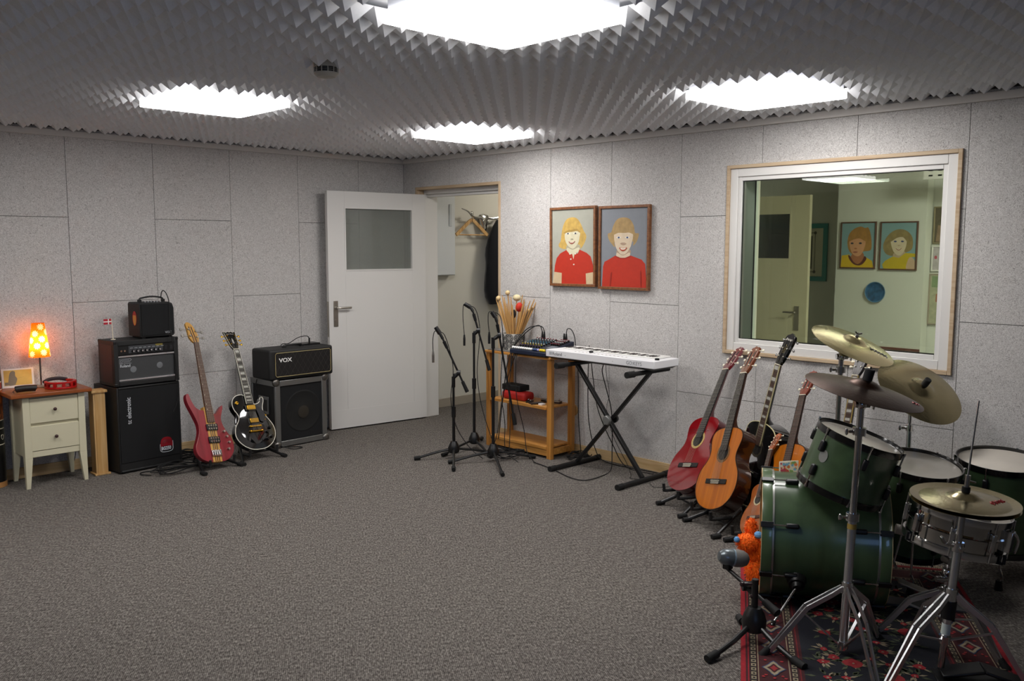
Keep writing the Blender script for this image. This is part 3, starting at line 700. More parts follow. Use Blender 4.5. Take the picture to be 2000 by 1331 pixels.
for x, z in ((.135, .118), (.325, .130)):
    m = M(); m.lathe([(0, .002), (.015, .0015), (.022, .0002)], 24, Matrix.Translation((x, .0118, z)) @ pm @ Matrix.Identity(4)); m.build('dust_cap', mat('dust_cap', '6e7174', .5), t)
T = Matrix.Translation((.040, .0115, .15)) @ pm
m = M(T)   # outlined emblem above the name
m.bar([(0, .012, .001), (0, .046, .001), (.075, .046, .001), (.083, .038, .001), (.075, .030, .001), (.018, .030, .001), (.018, .012, .001), (.083, .012, .001)], .0012, .0028, (0, 0, 1))
m.bar([(.009, .012, .001), (.009, .038, .001), (.07, .038, .001)], .0012, .0022, (0, 0, 1)); m.bar([(.026, .021, .001), (.075, .021, .001)], .0012, .0022, (0, 0, 1)); m.bar([(0, .012, .001), (.018, .012, .001)], .0012, .0028, (0,0,1))
m.build('emblem', lg, t)
text('Roland', .026, lg, T @ Matrix.Translation((.002, -.012, .0006)), t, 'logo_lettering', .0005, off=.0006)
# --- small practice amplifier on top
t = thing('practice_amplifier', 'small black box amplifier with carrying handle on top of the stack', 'guitar amplifier', (-2.565, -.345, .9302), R(3.5))
W_, D_, H_ = .255, .19, .252
P = cm2([(.0, .010), (0, H_-.012), (.012, H_), (.19, H_-.0), (.222, H_-.012), (.226, H_-.03), (.232, .012), (.222, .008), (.01, .008)], 3)
m = M(Matrix.Rotation(0, 4, 'X')); rr = [(0, .012), (.012, .008), (W_-.012, .008), (W_, .02), (W_-.002, H_-.045), (W_-.012, H_-.012), (W_-.04, H_), (.010, H_), (0, H_-.010)]
m.prism(rr, -D_, -.012, pm @ Matrix.Identity(4)); m.build('cabinet', tolex, t, bevel=.004)
m = M(); rg = [(.012, .02), (W_-.012, .026), (W_-.014, H_-.05), (W_-.022, H_-.024), (W_-.045, H_-.012), (.012, H_-.012)]; m.prism(rg, -.0118, -.004, pm); m.build('grille', cloth, t)
for x in (.03, W_-.03): m = M(); m.box(x-.012, .02, 0, x+.012, D_-.02, .0079); m.build('foot', rubber, t)
m = M(); m.tube([(.035, .08, H_), (.037, .08, H_+.022), (.055, .08, H_+.030), (.12, .08, H_+.038), (.185, .08, H_+.030), (.205, .08, H_+.02), (.207, .08, H_)], .0065, 8, 5); m.box(.025, .068, H_, .047, .092, H_+.02); m.box(.197, .068, H_, .217, .092, H_+.018); m.build('carrying_handle', black, t, bevel=.002)
m = M(Matrix.Translation((-.0005, .085, .14)) @ Matrix.Rotation(R(-90), 4, 'Z') @ pm); m.flat(ellipse(0, 0, .028, .05, 28), .0006); st = m.build('sticker', mat('sticker_yellow', 'c99a3c', .5), t)
m = M(Matrix.Translation((-.001, .085, .14)) @ Matrix.Rotation(R(-90), 4, 'Z') @ pm); m.prism([(x, y) for x, y in ellipse(0, .0, .028, .05, 28) if y > .012], .0003, .0006); m.tube([(x, y, .0006) for x, y in ellipse(0, 0, .028, .05, 28)] + [(.028, 0, .0006)], .0018, 4, 1); m.build('sticker_edge', mat('sticker_red', 'a82820', .5), st)
m = M()
for k in range(6): m.cyl((.06+k*.022, .045, H_), (.06+k*.022, .045, H_+.008), .006, n=10)
m.build('top_knobs', mat('silver_trim'), t)
text('VOX', .022, lg, Matrix.Translation((.178, .0036, .028)) @ pm, t, 'logo_lettering', .0005)
# --- small paper flag
t = thing('table_flag', 'tiny red flag with white cross on the amplifier corner', 'flag', (-2.722, -.255, .9302), R(8))
m = M(); m.lathe([(0, 0), (.016, 0), (.016, .004), (.004, .006), (0, .006)], 20); m.build('base', ivory, t)
m = M(); m.cyl((0,0,.004), (-.006,0,.148), .0028, .0022, 8); m.build('flagpole', ivory, t)
m = M(); m.box(-.062, -.0008, .108, -.0062, .0008, .146); fl = m.build('cloth', mat('flag_red', 'a8182a', .6), t)
m = M(); m.box(-.0622, -.0012, .1235, -.006, .0012, .1305); m.box(-.0315, -.0013, .1078, -.0245, .0013, .1462); m.build('white_cross', mat('card_white'), fl)

# ================================================================ RIGHT STACK: speaker in a flight frame, amplifier head
A2 = R(3.2)
t = thing('speaker_cabinet', 'black speaker cabinet with aluminium edge frame beside the door', 'speaker cabinet', (-1.585, -.425, 0), A2)
W_, D_, H_ = .475, .36, .533
alu = mat('brushed_aluminium', '8f908e', .42, .85)
m = M(); m.box(.006, .02, .012, W_-.006, D_, H_-.004); m.build('cabinet', tolex, t)
m = M(); m.box(.05, .010, .055, W_-.045, .0198, H_-.042); m.build('grille', cloth, t)
m = M(); m.lathe([(0, .006), (.045, .004), (.06, .0005), (.15, .0005), (.155, .0022), (.165, .0022), (.168, .0003)], 48, Matrix.Translation((.255, .0099, .27)) @ pm); m.build('speaker_cone', mat('cone', '0b0b0a', .8), t)
m = M(); m.lathe([(0, .0072), (.035, .0062), (.05, .0045)], 32, Matrix.Translation((.255, .0098, .262)) @ pm); m.build('dust_cap', mat('dust_cap_tan', '2a251c', .6), t)
w = .044
for q in ((0, .0, .008, w, .02, H_), (W_-w, 0, .008, W_, .02, H_), (w, 0, .008, W_-w, .02, .008+w), (w, 0, H_-w, W_-w, .02, H_), (0, .0202, H_-w, .008, D_, H_), (0, .0202, .008, .008, D_, .008+w), (0, D_-.03, .053, .008, D_, H_-w-.001), (W_-.008, .0202, H_-w, W_, D_, H_+.001)):
    m = M(); m.box(*q); m.build('edge_profile', alu, t, bevel=.003)
m = M(); m.box(.008, .0202, H_-.0035, W_-.008, .05, H_); m.build('top_profile', alu, t)
for x in (.012, W_-.012):
    for z in (.02, H_-.012): m = M(); m.ball((x, .008, z), .034, (1, .55, 1), 16); m.ball((x, .008, z), .012, (2.2, 1.7, 1), 8); m.build('ball_corner', mat('corner_metal', '77746f', .35, .9), t)
m = M(); m.box(-.004, .10, .26, .0055, .24, .40); hp = m.build('side_handle', alu, t, bevel=.003)
m = M(); m.box(-.006, .118, .285, -.004, .222, .375); m.build('handle_recess', black, hp)
# amplifier head with diamond grille
t = thing('amplifier_head', 'black amplifier head with diamond grille cloth and white lettering', 'guitar amplifier', (-1.637, -.445, .5345), R(2.2))
W_, D_, H_ = .585, .27, .245
m = M(); m.box(0, .006, .008, W_, D_, H_); m.build('cabinet', tolex, t, bevel=.018, seg=3)
for x in (.06, W_-.06):
    for y in (.06, D_-.05): m = M(); m.cyl((x, y, 0), (x, y, .012), .014); m.build('foot', rubber, t)
brown = mat('dark_brown_cloth', '120d0b', .85, bump=(500, .4))
x0, x1, z0, z1 = .050, W_-.028, .034, H_-.026
m = M(); m.box(x0, .001, z0, x1, .0058, z1); m.build('grille_cloth', brown, t)
m = M(Matrix.Translation((0, .0008, 0)) @ pm)
def clipline(a, b, sgn):   # diamond lines clipped to the grille
    P = []
    for xx in (x0, x1):
        z = z0 + sgn*(xx - a); 
    return P
k = -.3; sl = 1.55
while k < .9:
    for s in (1, -1):
        pts = []
        for xx in (x0, x1):
            z = z0 + s*sl*(xx - x0 - (k if s > 0 else k))
            if z0 <= z <= z1: pts.append((xx, z))
        for zz in (z0, z1):
            xx = x0 + k + s*(zz - z0)/sl
            if x0 < xx < x1: pts.append((xx, zz))
        if len(pts) >= 2:
            m.bar([(pts[0][0], pts[0][1], 0), (pts[1][0], pts[1][1], 0)], .0006, .0022, (0, 0, 1))
    k += .0475
m.build('diamond_pattern', mat('diamond_thread', '4d4a44', .7), t)
m = M(Matrix.Translation((0, .0, 0)) @ pm); c_ = .012
m.tube([(x0+c_, z0, 0), (x1-c_, z0, 0), (x1, z0+c_, 0), (x1, z1-c_, 0), (x1-c_, z1, 0), (x0+c_, z1, 0), (x0, z1-c_, 0), (x0, z0+c_, 0), (x0+c_, z0, 0)], .0022, 6, smooth=False)
m.build('piping', mat('gold_piping', 'b8a878', .4), t)
text('VOX', .044, mat('logo_white', 'f4f2ee', .3), Matrix.Translation((.082, -.0005, .147)) @ pm @ Matrix.Scale(1.2, 4, (1,0,0)), t, 'logo_lettering', .0012, off=.0008)
m = M(); m.tube([(.20, .12, H_), (.205, .12, H_+.014), (.235, .12, H_+.018), (.33, .12, H_+.018), (.36, .12, H_+.014), (.365, .12, H_)], .008, 8, 4); m.box(.19, .105, H_, .215, .135, H_+.006); m.box(.35, .105, H_, .375, .135, H_+.006); m.build('carrying_handle', black, t)
m = M(); m.box(.36, .14, H_, W_-.03, D_-.02, H_+.012); m.build('rear_panel', blackm, t, bevel=.002)

# ================================================================ CABLES on the left
def cable(pts, r, label, group=None, mt=None, name='cable', k=6):
    m = M(); m.tube(pts, r, 6, k); return solo(name, m, mt or rubber, label, 'cable', pts[0], group)
cable([(-2.40, -.31, 1.215), (-2.397, -.318, 1.25), (-2.385, -.325, 1.262), (-2.37, -.34, 1.235), (-2.362, -.356, 1.17), (-2.368, -.368, 1.0), (-2.362, -.385, .93), (-2.358, -.412, .80), (-2.345, -.41, .64), (-2.335, -.402, .55), (-2.35, -.398, .46), (-2.38, -.402, .40)], .0032,
      'thin black cable hanging down the front of the left amplifier stack')
cable([(-1.20, -.30, .79), (-1.205, -.305, .835), (-1.225, -.30, .855), (-1.29, -.28, .845), (-1.36, -.25, .80), (-1.38, -.16, .775), (-1.38, -.12, .60), (-1.38, -.05, .2)], .0035, 'black cable arching over the top of the amplifier head')
m = M(); m.cyl((-1.20, -.30, .785), (-1.20, -.302, .838), .007, n=10); solo('cable_plug', m, black, 'black cable plug standing on the amplifier head', 'cable plug', (-1.2, -.3, .785))
def coil(cx, cy, r, n, label, seed, sx=1.3, ell=.72, name='coiled_cable', tail=()):
    rnd = random.Random(seed); P = []
    for k in range(n*10):
        a = 2*PI*k/10; q = r*(.55 + .45*rnd.random()); P.append((cx + sx*q*cos(a) + .02*sin(k*.7), cy + ell*q*sin(a) + .012*cos(k*.9), .006 + .022*(.5+.5*sin(k*1.3+seed)) + .0006*k))
    m = M(); m.tube(list(tail) + P, .0036, 6, 4); return solo(name, m, rubber, label, 'cable', (cx, cy, 0))
coil(-2.43, -.57, .145, 6, 'tangled black cable coiled on the carpet before the tall speaker', 3, tail=[(-2.62, -.56, .006), (-2.66, -.50, .006), (-2.64, -.44, .006), (-2.55, -.45, .006)])
coil(-2.20, -.24, .13, 6, 'heap of black cables on the carpet behind the red bass', 9, sx=1.0)
cable([(-2.27, -.06, .18), (-2.25, -.09, .20), (-2.23, -.13, .15), (-2.25, -.16, .06), (-2.20, -.2, .03)], .0036, 'black cable looping at the wall right of the tall speaker')
cable([(-1.55, -.15, .55), (-1.61, -.17, .50), (-1.62, -.2, .25), (-1.605, -.3, .06), (-1.52, -.50, .008), (-1.44, -.54, .006), (-1.42, -.50, .006), (-1.50, -.44, .006)], .0034, 'black cable running down beside the aluminium framed speaker')
cable([(-3.0, -.03, .60), (-2.955, -.05, .52), (-2.93, -.06, .42), (-2.955, -.05, .33), (-2.93, -.04, .22), (-2.94, -.035, .1), (-2.97, -.03, .0)], .0026, 'lamp cord hanging on the wall right of the night table')
# ================================================================ MICROPHONE STANDS
def mic_stand(label, c, feet, clutch, top, bottom, tiltclip, grp='microphone stands in front of the pine shelf'):
    t = thing('microphone_stand', label, 'microphone stand', (c[0], c[1], 0), 0, grp)
    W = lambda p: V((p[0]-c[0], p[1]-c[1], p[2]))
    m = M(); m.lathe([(0, .045), (.030, .045), (.042, .055), (.044, .085), (.034, .11), (.022, .135), (.0, .135)], 20); m.build('base', blackm, t)
    for f in feet:
        p = W((f[0], f[1], .016)); d = V((p.x, p.y, 0)).normalized()
        m = M(); m.tube([d*.02 + V((0,0,.075)), p*.5 + V((0,0,.045)), p], .0095, 8, 2); lg_ = m.build('leg', blackm, t)
        m = M(); m.cyl(p - d*.025 + V((0,0,.004)), p + d*.022, .0155, .014, 12); m.build('rubber_foot', rubber, lg_)
    q = W(clutch)
    m = M(); m.cyl((0,0,.13), (0,0,q.z*.55), .0115); m.cyl((0,0,q.z*.55-.03), (0,0,q.z*.55+.05), .0165); m.cyl((0,0,q.z*.55), (0,0,q.z-.02), .0088); m.cyl((0,0,q.z-.09), (0,0,q.z-.01), .0135); m.build('pole', blackm, t)
    a, b = W(top), W(bottom); d = (b-a).normalized()
    on = a + d*max(0, (q-a).dot(d))
    m = M(); m.cyl(on - RT*.012, on + RT*.014, .021, n=16); m.cyl(q + V((0,0,-.02)), on, .012, .015); m.build('boom_clutch', black, t)
    m = M(); k = on - RT*.03 - V((0,0,.012)); m.cyl(on, k, .004); m.ball(k, .010, (1,1,1), 8); m.build('clutch_knob', black, t)
    m = M(); m.cyl(a, b - d*.08, .0075); m.cyl(a + d*.02, a + d*.075, .013, .011); bo = m.build('boom', blackm, t)
    m = M(); m.cyl(b - d*.085, b, .0125, .0145); m.build('boom_grip', rubber, bo)
    m = M(); cl = V(tiltclip); m.tube([a, a - d*.02 + cl*.01, a - d*.03 + cl*.03], .011, 8, 3); m.cyl(a - d*.028 + cl*.015, a - d*.036 + cl*.062, .0175, .0155, 14); m.build('microphone_clip', black, t)
    return t
s1 = mic_stand('black boom microphone stand, lowest of the three by the shelf', (-.79, -1.62), [(-1.02, -1.47), (-1.03, -1.90), (-.49, -1.72)], (-.789, -1.621, .63), (-.845, -1.567, .90), (-.716, -1.691, .505), -RT*.6 + V((0,0,.9)))
s2 = mic_stand('black boom microphone stand, farthest and tallest, before the doorway', (-.47, -1.49), [(-.80, -1.52), (-.58, -1.79), (-.22, -1.30)], (-.467, -1.493, .925), (-.475, -1.485, 1.08), (-.385, -1.573, .622), -RT*.9 + V((0,0,.4)))
s3 = mic_stand('black boom microphone stand with long boom crossing the left shelf post', (-.64, -1.89), [(-.91, -1.73), (-.88, -2.24), (-.37, -2.03)], (-.633, -1.897, .93), (-.620, -1.909, 1.035), (-.525, -2.001, .277), -RT*.5 + V((0,0,.6)))
def hang_cable(a, b, lead, label):
    a = V(a); b = V(b)
    m = M(); m.tube([a + V((0,0,.0)), a - RT*.03 + V((0,0,.0)), (a+b)/2 - RT*.022 + V((0,0,.04)), b + V((0,0,.055))] , .0032, 6, 6); m.tube([a] + [V(p) for p in lead], .0032, 6, 6)
    t = thing('microphone_cable', label, 'cable', tuple(b)); m.build('cord', rubber, t, world=True)
    m = M(); m.cyl(b + V((0,0,.055)), b + V((0,0,.025)), .006, .0095, 12); m.cyl(b + V((0,0,.025)), b - V((0,0,.03)), .0095, .009, 12); m.build('plug', satin if 'silver' in label else black, t, world=True)
hang_cable((-.870, -1.55, .955), (-.90, -1.52, .755), [(-.84, -1.58, .93), (-.81, -1.61, .80), (-.80, -1.63, .66), (-.815, -1.62, .45), (-.79, -1.65, .25), (-.72, -1.72, .09), (-.66, -1.80, .01)], 'black cable with silver plug dangling from the lowest microphone stand')
hang_cable((-.505, -1.455, 1.13), (-.525, -1.44, .845), [(-.465, -1.50, 1.10), (-.44, -1.52, .98), (-.44, -1.52, .85), (-.46, -1.515, .60), (-.43, -1.53, .35), (-.40, -1.60, .12), (-.42, -1.70, .01)], 'black cable looping over the tallest microphone stand')
hang_cable((-.640, -1.89, 1.105), (-.66, -1.87, .905), [(-.60, -1.925, 1.07), (-.59, -1.94, .90), (-.60, -1.93, .55), (-.58, -1.95, .30), (-.60, -1.98, .10), (-.55, -2.06, .01)], 'black cable hanging from the stand in front of the stick pot')
coil(-.45, -1.84, .12, 6, 'heap of black cables on the carpet before the pine shelf', 21, sx=1.1, ell=1.1)
coil(-.13, -2.27, .075, 4, 'small coil of black cable between shelf and keyboard stand', 5, sx=1.1, ell=1.2)
for i, P in enumerate([[(-.33, -1.80, .775), (-.36, -1.80, .72), (-.37, -1.78, .5), (-.38, -1.80, .25), (-.42, -1.83, .02)],
          [(-.33, -1.83, .78), (-.36, -1.84, .70), (-.38, -1.87, .45), (-.36, -1.93, .2), (-.40, -2.0, .06), (-.45, -2.12, .01)],
          [(-.33, -1.81, .77), (-.36, -1.76, .60), (-.37, -1.70, .4), (-.38, -1.66, .15), (-.42, -1.64, .01)]]):
    cable(P, .0032, ['black cable dropping from the mixer front down the shelf middle', 'black cable bowing from the mixer down to the right on the carpet', 'black cable dropping from the mixer to the left shelf post'][i])
cable([(-.45, -2.12, .006), (-.50, -2.35, .006), (-.58, -2.60, .006), (-.56, -2.72, .006), (-.38, -2.72, .006), (-.22, -2.66, .006), (-.16, -2.62, .1), (-.17, -2.62, .4), (-.24, -2.62, .60), (-.28, -2.62, .71), (-.29, -2.64, .765)], .0034, 'black cable curving over the carpet and up to the keyboard underside')
cable([(-.05, -2.30, .85), (-.06, -2.30, .6), (-.06, -2.31, .3), (-.07, -2.38, .10), (-.08, -2.50, .01), (-.06, -2.9, .008), (-.07, -3.16, .008)], .0034, 'black cable running down the wall right of the pine shelf')
cable([(-.07, -2.33, .80), (-.07, -2.36, .6), (-.08, -2.42, .38), (-.07, -2.55, .15), (-.09, -2.70, .01), (-.10, -3.0, .008), (-.14, -3.18, .008)], .0034, 'black cable sagging from the mixer behind the keyboard stand')
cable([(-.10, -2.50, .785), (-.09, -2.50, .66), (-.09, -2.53, .52), (-.08, -2.50, .40), (-.08, -2.56, .22), (-.10, -2.70, .05), (-.22, -2.84, .006), (-.30, -2.90, .006), (-.24, -3.0, .006)], .0018, 'thin black wire hanging behind the keyboard stand')
cable([(-.30, -3.06, .006), (-.36, -3.14, .006), (-.30, -3.20, .006), (-.20, -3.22, .006), (-.16, -3.28, .006)], .0018, 'thin wire on the carpet between keyboard stand and red guitar')

# ================================================================ PINE SHELF
SX, SY = -.30, -1.78
t = thing('pine_shelf', 'low open pine shelf unit carrying the mixer and stick pot', 'shelf', (-.165, SY, 0))
for x in (-.135, .095):
    for y in (.315, -.350): m = M(); m.box(x, y-.0225 , 0, x+.032, y+.0225, .748); m.build('post', shelfwood, t, bevel=.002)
for z, nm in ((.075, 'lower'), (.375, 'mid'), (.748, 'top')):
    m = M()
    if z > .7: m.box(-.150, -.375, z, .13, .340, z+.018)
    else: m.box(-.128, -.3270, z, .122, .292, z+.016); m.box(-.140, -.3270, z-.006, -.1281, .292, z+.018)
    m.build('shelf_board', shelfwoody, t, bevel=.003)
m = M(); m.box(-.130, -.3270, .02, -.112, .292, .0685); m.build('front_rail', shelfwoody, t)
for y in (.315, -.350):
    for z in (.03, .42): m = M(); m.box(-.1025, y-.009, z, .0945, y+.009, z+.045 if z < .1 else z+.001); m.build('side_rail', shelfwoody, t) if z < .1 else None
TOP = .7665
# patterned pot
t = thing('stick_pot', 'round pot with black and white ornament full of drumsticks', 'pot', (-.15, -1.60, TOP))
m = M(); m.lathe([(0, 0), (.076, 0), (.080, .004), (.088, .128), (.088, .132), (.084, .132), (.078, .02), (0, .02)], 40); m.build('body', mat('pot_white', 'c9c6be', .45), t)
m = M(); BK = mat('pot_black', '1b1b1c', .5)
for row in (0, 1):
    for k in range(7):
        a0 = 2*PI*(k + .5*row)/7 + .35; zc = .038 + .062*row
        for r in (.0345, .028, .018, .008):
            P = []
            for j in range(25):
                b = 2*PI*j/24; z = zc + r*sin(b)
                z = min(max(z, .003), .129); rad = .0803 + (.088-.0803)*z/.13; a = a0 + r*cos(b)/.084; P.append((rad*cos(a), rad*sin(a), z))
            m.tube(P, .0022 if r != .018 else .0032, 4, 1)
        for j in range(8):
            b = 2*PI*j/8; P = []
            for r in (.020, .027):
                z = min(max(zc + r*sin(b), .003), .129); rad = .0805 + (.088-.0803)*z/.13; a = a0 + r*cos(b)/.084; P.append((rad*cos(a), rad*sin(a), z))
            m.tube(P, .0022, 4, smooth=False)
m.build('ornament', BK, t)
# sticks: each leans out of the pot; (label kind, screen-right lean, depth lean, length, kind)
stickw = mat('hickory', 'cfa468', .5, wood=('b98a4c', 'z', 30)); stickd = mat('dark_stick', '3a2c22', .5); paleb = mat('pale_bead', 'd8bd8a', .5)
GS = 'sticks standing in the patterned pot'
def stick(a, b, r, kind, label, mt=stickw, headr=0, headm=None, hs=1):
    c = V((-.15, -1.60, TOP + .021)); p = c - RT*a[0]*.014 + FW*a[1]*.03; p.z = TOP + .022
    d = (RT*b[0] + V((FW.x, FW.y, 0)).normalized()*b[1] + V((0, 0, 1))).normalized(); L_ = b[2]
    t = thing('drumstick' if kind == 's' else 'mallet', label, 'drumstick' if kind == 's' else 'mallet', group=GS, T=axisM(p, d))
    m = M()
    if kind == 's': m.lathe([(0, 0), (r, .002), (r, L_*.72), (r*.5, L_-.012), (r*.42, L_-.008), (r*.62, L_-.004), (0, L_)], 10); m.build('shaft', mt, t)
    else:
        m.cyl((0,0,0), (0,0,L_), r, r*.8, 10); m.build('shaft', mt, t); m = M(); m.ball((0, 0, L_), headr, (1, 1, hs), 16); m.build('head', headm, t)
felt = mat('cream_felt', 'e2d3a8', .9, bump=(150, .4)); redf = mat('red_felt', 'c22a14', .7); blkf = mat('black_felt', '101012', .8)
stick((.9, 0), (-.28, .1, .40), .0068, 'm', 'long mallet with wooden ball leaning far left out of the pot', headr=.0195, headm=paleb)
stick((.3, .3), (-.10, .0, .43), .0065, 'm', 'mallet with pale ball, tallest left of centre in the pot', headr=.0195, headm=paleb)
stick((-.2, .5), (.06, .15, .39), .005, 'm', 'mallet with big cream felt head standing in the pot', stickw, .033, felt, .8)
stick((-.2, -.3), (.13, -.05, .32), .005, 'm', 'mallet with bright red oval head in the pot', stickw, .028, redf, 1.35)
stick((-.1, -.6), (.0, -.05, .265), .005, 'm', 'mallet with long black head in the middle of the pot', stickd, .018, blkf, 1.9)
stick((-.7, 0), (.44, .0, .33), .0045, 'm', 'small mallet with brown bead leaning rightmost in the pot', stickd, .0135, mat('brown_bead', 'b08a54', .5))
stick((-.6, .3), (.38, .1, .31), .0045, 'm', 'small mallet with pale bead leaning right in the pot', stickd, .013, paleb)
for a, b in [((1.0, .2), (-.33, .1, .40)), ((.7, -.4), (-.26, -.1, .38)), ((.8, .5), (-.20, .2, .42)), ((.6, .1), (-.17, .0, .40)), ((.5, -.6), (-.13, -.2, .36)), ((.2, .6), (-.05, .2, .40)),
             ((.1, -.8), (-.02, -.1, .34)), ((-.1, .1), (.05, .1, .33)), ((-.4, .6), (.16, .2, .42)), ((-.3, -.7), (.20, -.2, .40)), ((-.6, -.2), (.27, -.1, .34)), ((-.5, .1), (.22, 0, .37)), ((-.8, -.1), (.40, -.05, .41))]:
    stick(a, b, .0075, 's', 'plain wooden drumstick standing in the patterned pot')
for a, b in [((-.9, .1), (.47, .1, .43)), ((-.5, -.5), (.33, -.1, .39))]: stick(a, b, .0068, 's', 'wooden drumstick leaning right beyond the beads in the pot')
# laptop-grey flat tray under the pot and a clip on the edge
m = M(); m.box(-.30, -1.73, .7665, -.20, -1.46, .775); solo('metal_bar', m, mat('grey_metal', '8b8782', .4, .6), 'flat grey metal bar on the shelf edge before the pot', 'metal bar', (-.25, -1.6, .7665), bevel=.003)

# ---- mixing desk
t = thing('mixing_desk', 'dark blue mixing desk with rows of knobs on the pine shelf', 'mixer', (-.185, -1.945, TOP))
nav = mat('mixer_blue', '1c2438', .45); F0, B0 = -.16, .155
m = M(); hw = .188
def wedge(m, y0, y1, zf, zb, zb0=.006):
    m.hexa([(F0, y0, zb0), (B0, y0, zb0), (B0, y1, zb0), (F0, y1, zb0)], [(F0, y0, zf), (B0, y0, zb), (B0, y1, zb), (F0, y1, zf)])
wedge(m, -hw, hw, .036, .098); m.build('chassis', nav, t, bevel=.004)
SL = math.atan2(.062, .315)
TS = Matrix.Translation((F0, 0, .0365)) @ Matrix.Rotation(-SL, 4, 'Y')     # x up the slope, y left, z off the panel
m = M(TS); m.box(.008, -hw+.012, 0, .31, hw-.012, .0012); m.build('panel', mat('mixer_panel', '23272f', .5), t)
def cap(r, h, c): 
    m = M(); m.cyl((0,0,0), (0,0,h*.75), r, r*.9, 8); m.m = 1; m.cyl((0,0,h*.751), (0,0,h), r*.72, r*.62, 8); return m
kc = {'w': 'd8d8d4', 'r': '8a3036', 'b': '3f7c94', 'y': 'c9b832', 'g': '6e7276', 'p': '6d4a70'}
proto = {}
def knob(k, x, y):
    if k not in proto: o = cap(.0072, .019, k).build('channel_knob', [black, mat('knob_'+k, kc[k], .4)], t); proto[k] = o
    else: o = proto[k].copy(); col.objects.link(o)
    o.matrix_basis = TS @ Matrix.Translation((x, y, .0012))
rows = 'rwbbywrg'
for i, c in enumerate('pywbbgwr'):
    for k in range(8): knob(c, .085 + i*.027, hw-.035 - k*.0285)
for i, c in enumerate('rgwrwr'):
    for k in range(5): knob(c, .175 + i*.022, hw-.278 - k*.019)
pf = {}
def fader(colr, y, nm='fader_cap'):
    if colr not in pf: m = M(); m.ball((0,0,.009), .0105, (1.2, .95, 1), 10); m.box(-.002, -.002, 0, .002, .002, .004); pf[colr] = m.build(nm, mat('fader_'+colr, colr, .35), t); o = pf[colr]
    else: o = pf[colr].copy(); col.objects.link(o)
    o.matrix_basis = TS @ Matrix.Translation((.020, y, .001))
for k in range(10): fader('f4f4f2', hw-.022 - k*.0215)
for k in range(3): fader('27406e', hw-.240 - k*.0155)
fader('a79ad0', hw-.288)
for k in range(3): fader('e8d024', hw-.310 - k*.0185)
m = M(TS); m.box(.10, -hw+.016, .0013, .165, -hw+.085, .0022); m.build('display_field', mat('mixer_grey', '6c7178', .4), t)
for y in (.10, -.13):
    for j in range(2):
        m = M(); c = V((.130, y + j*.022, .093)); m.cyl(c, c + V((0, 0, .022)), .0095, n=10); m.cyl(c + V((0,0,.0221)), c + V((0, 0, .062)), .009, .0055, 10); m.build('connector_plug', black, t)
cable([(-.055, -1.845, .92), (-.06, -1.83, .955), (-.09, -1.80, .965), (-.15, -1.755, .945), (-.24, -1.745, .87), (-.32, -1.76, .79), (-.365, -1.79, .66)], .0036, 'black cable arching from the mixer plugs over its left corner')
cable([(-.055, -1.823, .92), (-.06, -1.80, .965), (-.10, -1.77, .955), (-.18, -1.745, .90), (-.28, -1.742, .815), (-.36, -1.75, .70), (-.375, -1.72, .45), (-.39, -1.68, .1)], .0036, 'second black cable arching over the left mixer corner')
cable([(-.055, -2.075, .92), (-.055, -2.085, .958), (-.05, -2.12, .955), (-.045, -2.15, .90), (-.045, -2.165, .80), (-.045, -2.19, .6), (-.05, -2.2, .3), (-.05, -2.23, .02)], .0034, 'black cable arching off the right end of the mixer')

# ---- things on the middle shelf
ZM = .3915
m = M(); m.box(-.262, -1.835, ZM, -.145, -1.575, ZM+.066)
solo('red_pouch', m, mat('red_fabric', 'b01c16', .6, bump=(90, .3)), 'bright red soft pouch on the middle pine shelf', 'pouch', (-.2, -1.7, ZM), bevel=.024, seg=4)
m = M(); T = Matrix.Translation((-.19, -1.665, ZM+.086)) @ Matrix.Rotation(R(0), 4, 'X'); m.T = T; m.box(-.055, -.10, -.0185, .055, .10, .0265)
t = solo('black_case', m, mat('black_case', '0d0e0f', .6), 'black oblong case lying on the red pouch', 'case', (-.19, -1.665, ZM+.08), bevel=.006)
def clipthing(name, label, cat, loc, rz, parts):
    t = thing(name, label, cat, loc, rz)
    for nm, m, mm in parts: m.build(nm, mm, t, bevel=.001)
m1_ = M(); m1_.box(-.035, -.025, 0, .035, .025, .010); m2_ = M(); m2_.ball((-.02, -.012, .018), .010, (1,1,.7), 10); m3_ = M(); m3_.ball((.02, .012, .018), .010, (1,1,.7), 10)
clipthing('hand_jingle', 'small dark instrument with two bright bells on the middle shelf', 'hand percussion', (-.235, -1.865, ZM), .6, [('body', m1_, black), ('bell', m2_, chrome), ('bell', m3_, chrome)])
m1_ = M(); m1_.box(-.03, -.055, 0, .03, .055, .009); m2_ = M(); m2_.box(-.022, -.035, .0091, .022, .035, .0105)
clipthing('flat_black_case', 'flat dark plastic case near the front of the middle shelf', 'case', (-.245, -1.95, ZM), 1.2, [('body', m1_, mat('dark_brown_plastic', '2a211e', .4)), ('cover', m2_, mat('dark_cover', '4a4038', .3))])
m1_ = M(); m1_.box(-.022, -.06, 0, .022, .06, .016); m2_ = M(); m2_.box(-.023, -.061, .0161, .023, .061, .020); m3_ = M(); m3_.cyl((.0, .045, .02), (.012, .045, .04), .006); m4_ = M(); m4_.cyl((.0, -.045, .02), (-.012, -.055, .036), .006)
clipthing('harmonica_holder', 'metal harmonica holder at the right end of the middle shelf', 'harmonica holder', (-.13, -2.02, ZM), .25, [('body', m1_, mat('brown_comb', '3c2a22', .5)), ('cover_plate', m2_, satin), ('wing_nut', m3_, chrome), ('wing_nut', m4_, chrome)])
m1_ = M(); m1_.cyl((-.02, .03, .018), (.02, -.03, .018), .008); m2_ = M(); m2_.box(-.02, -.035, 0, .02, .035, .012)
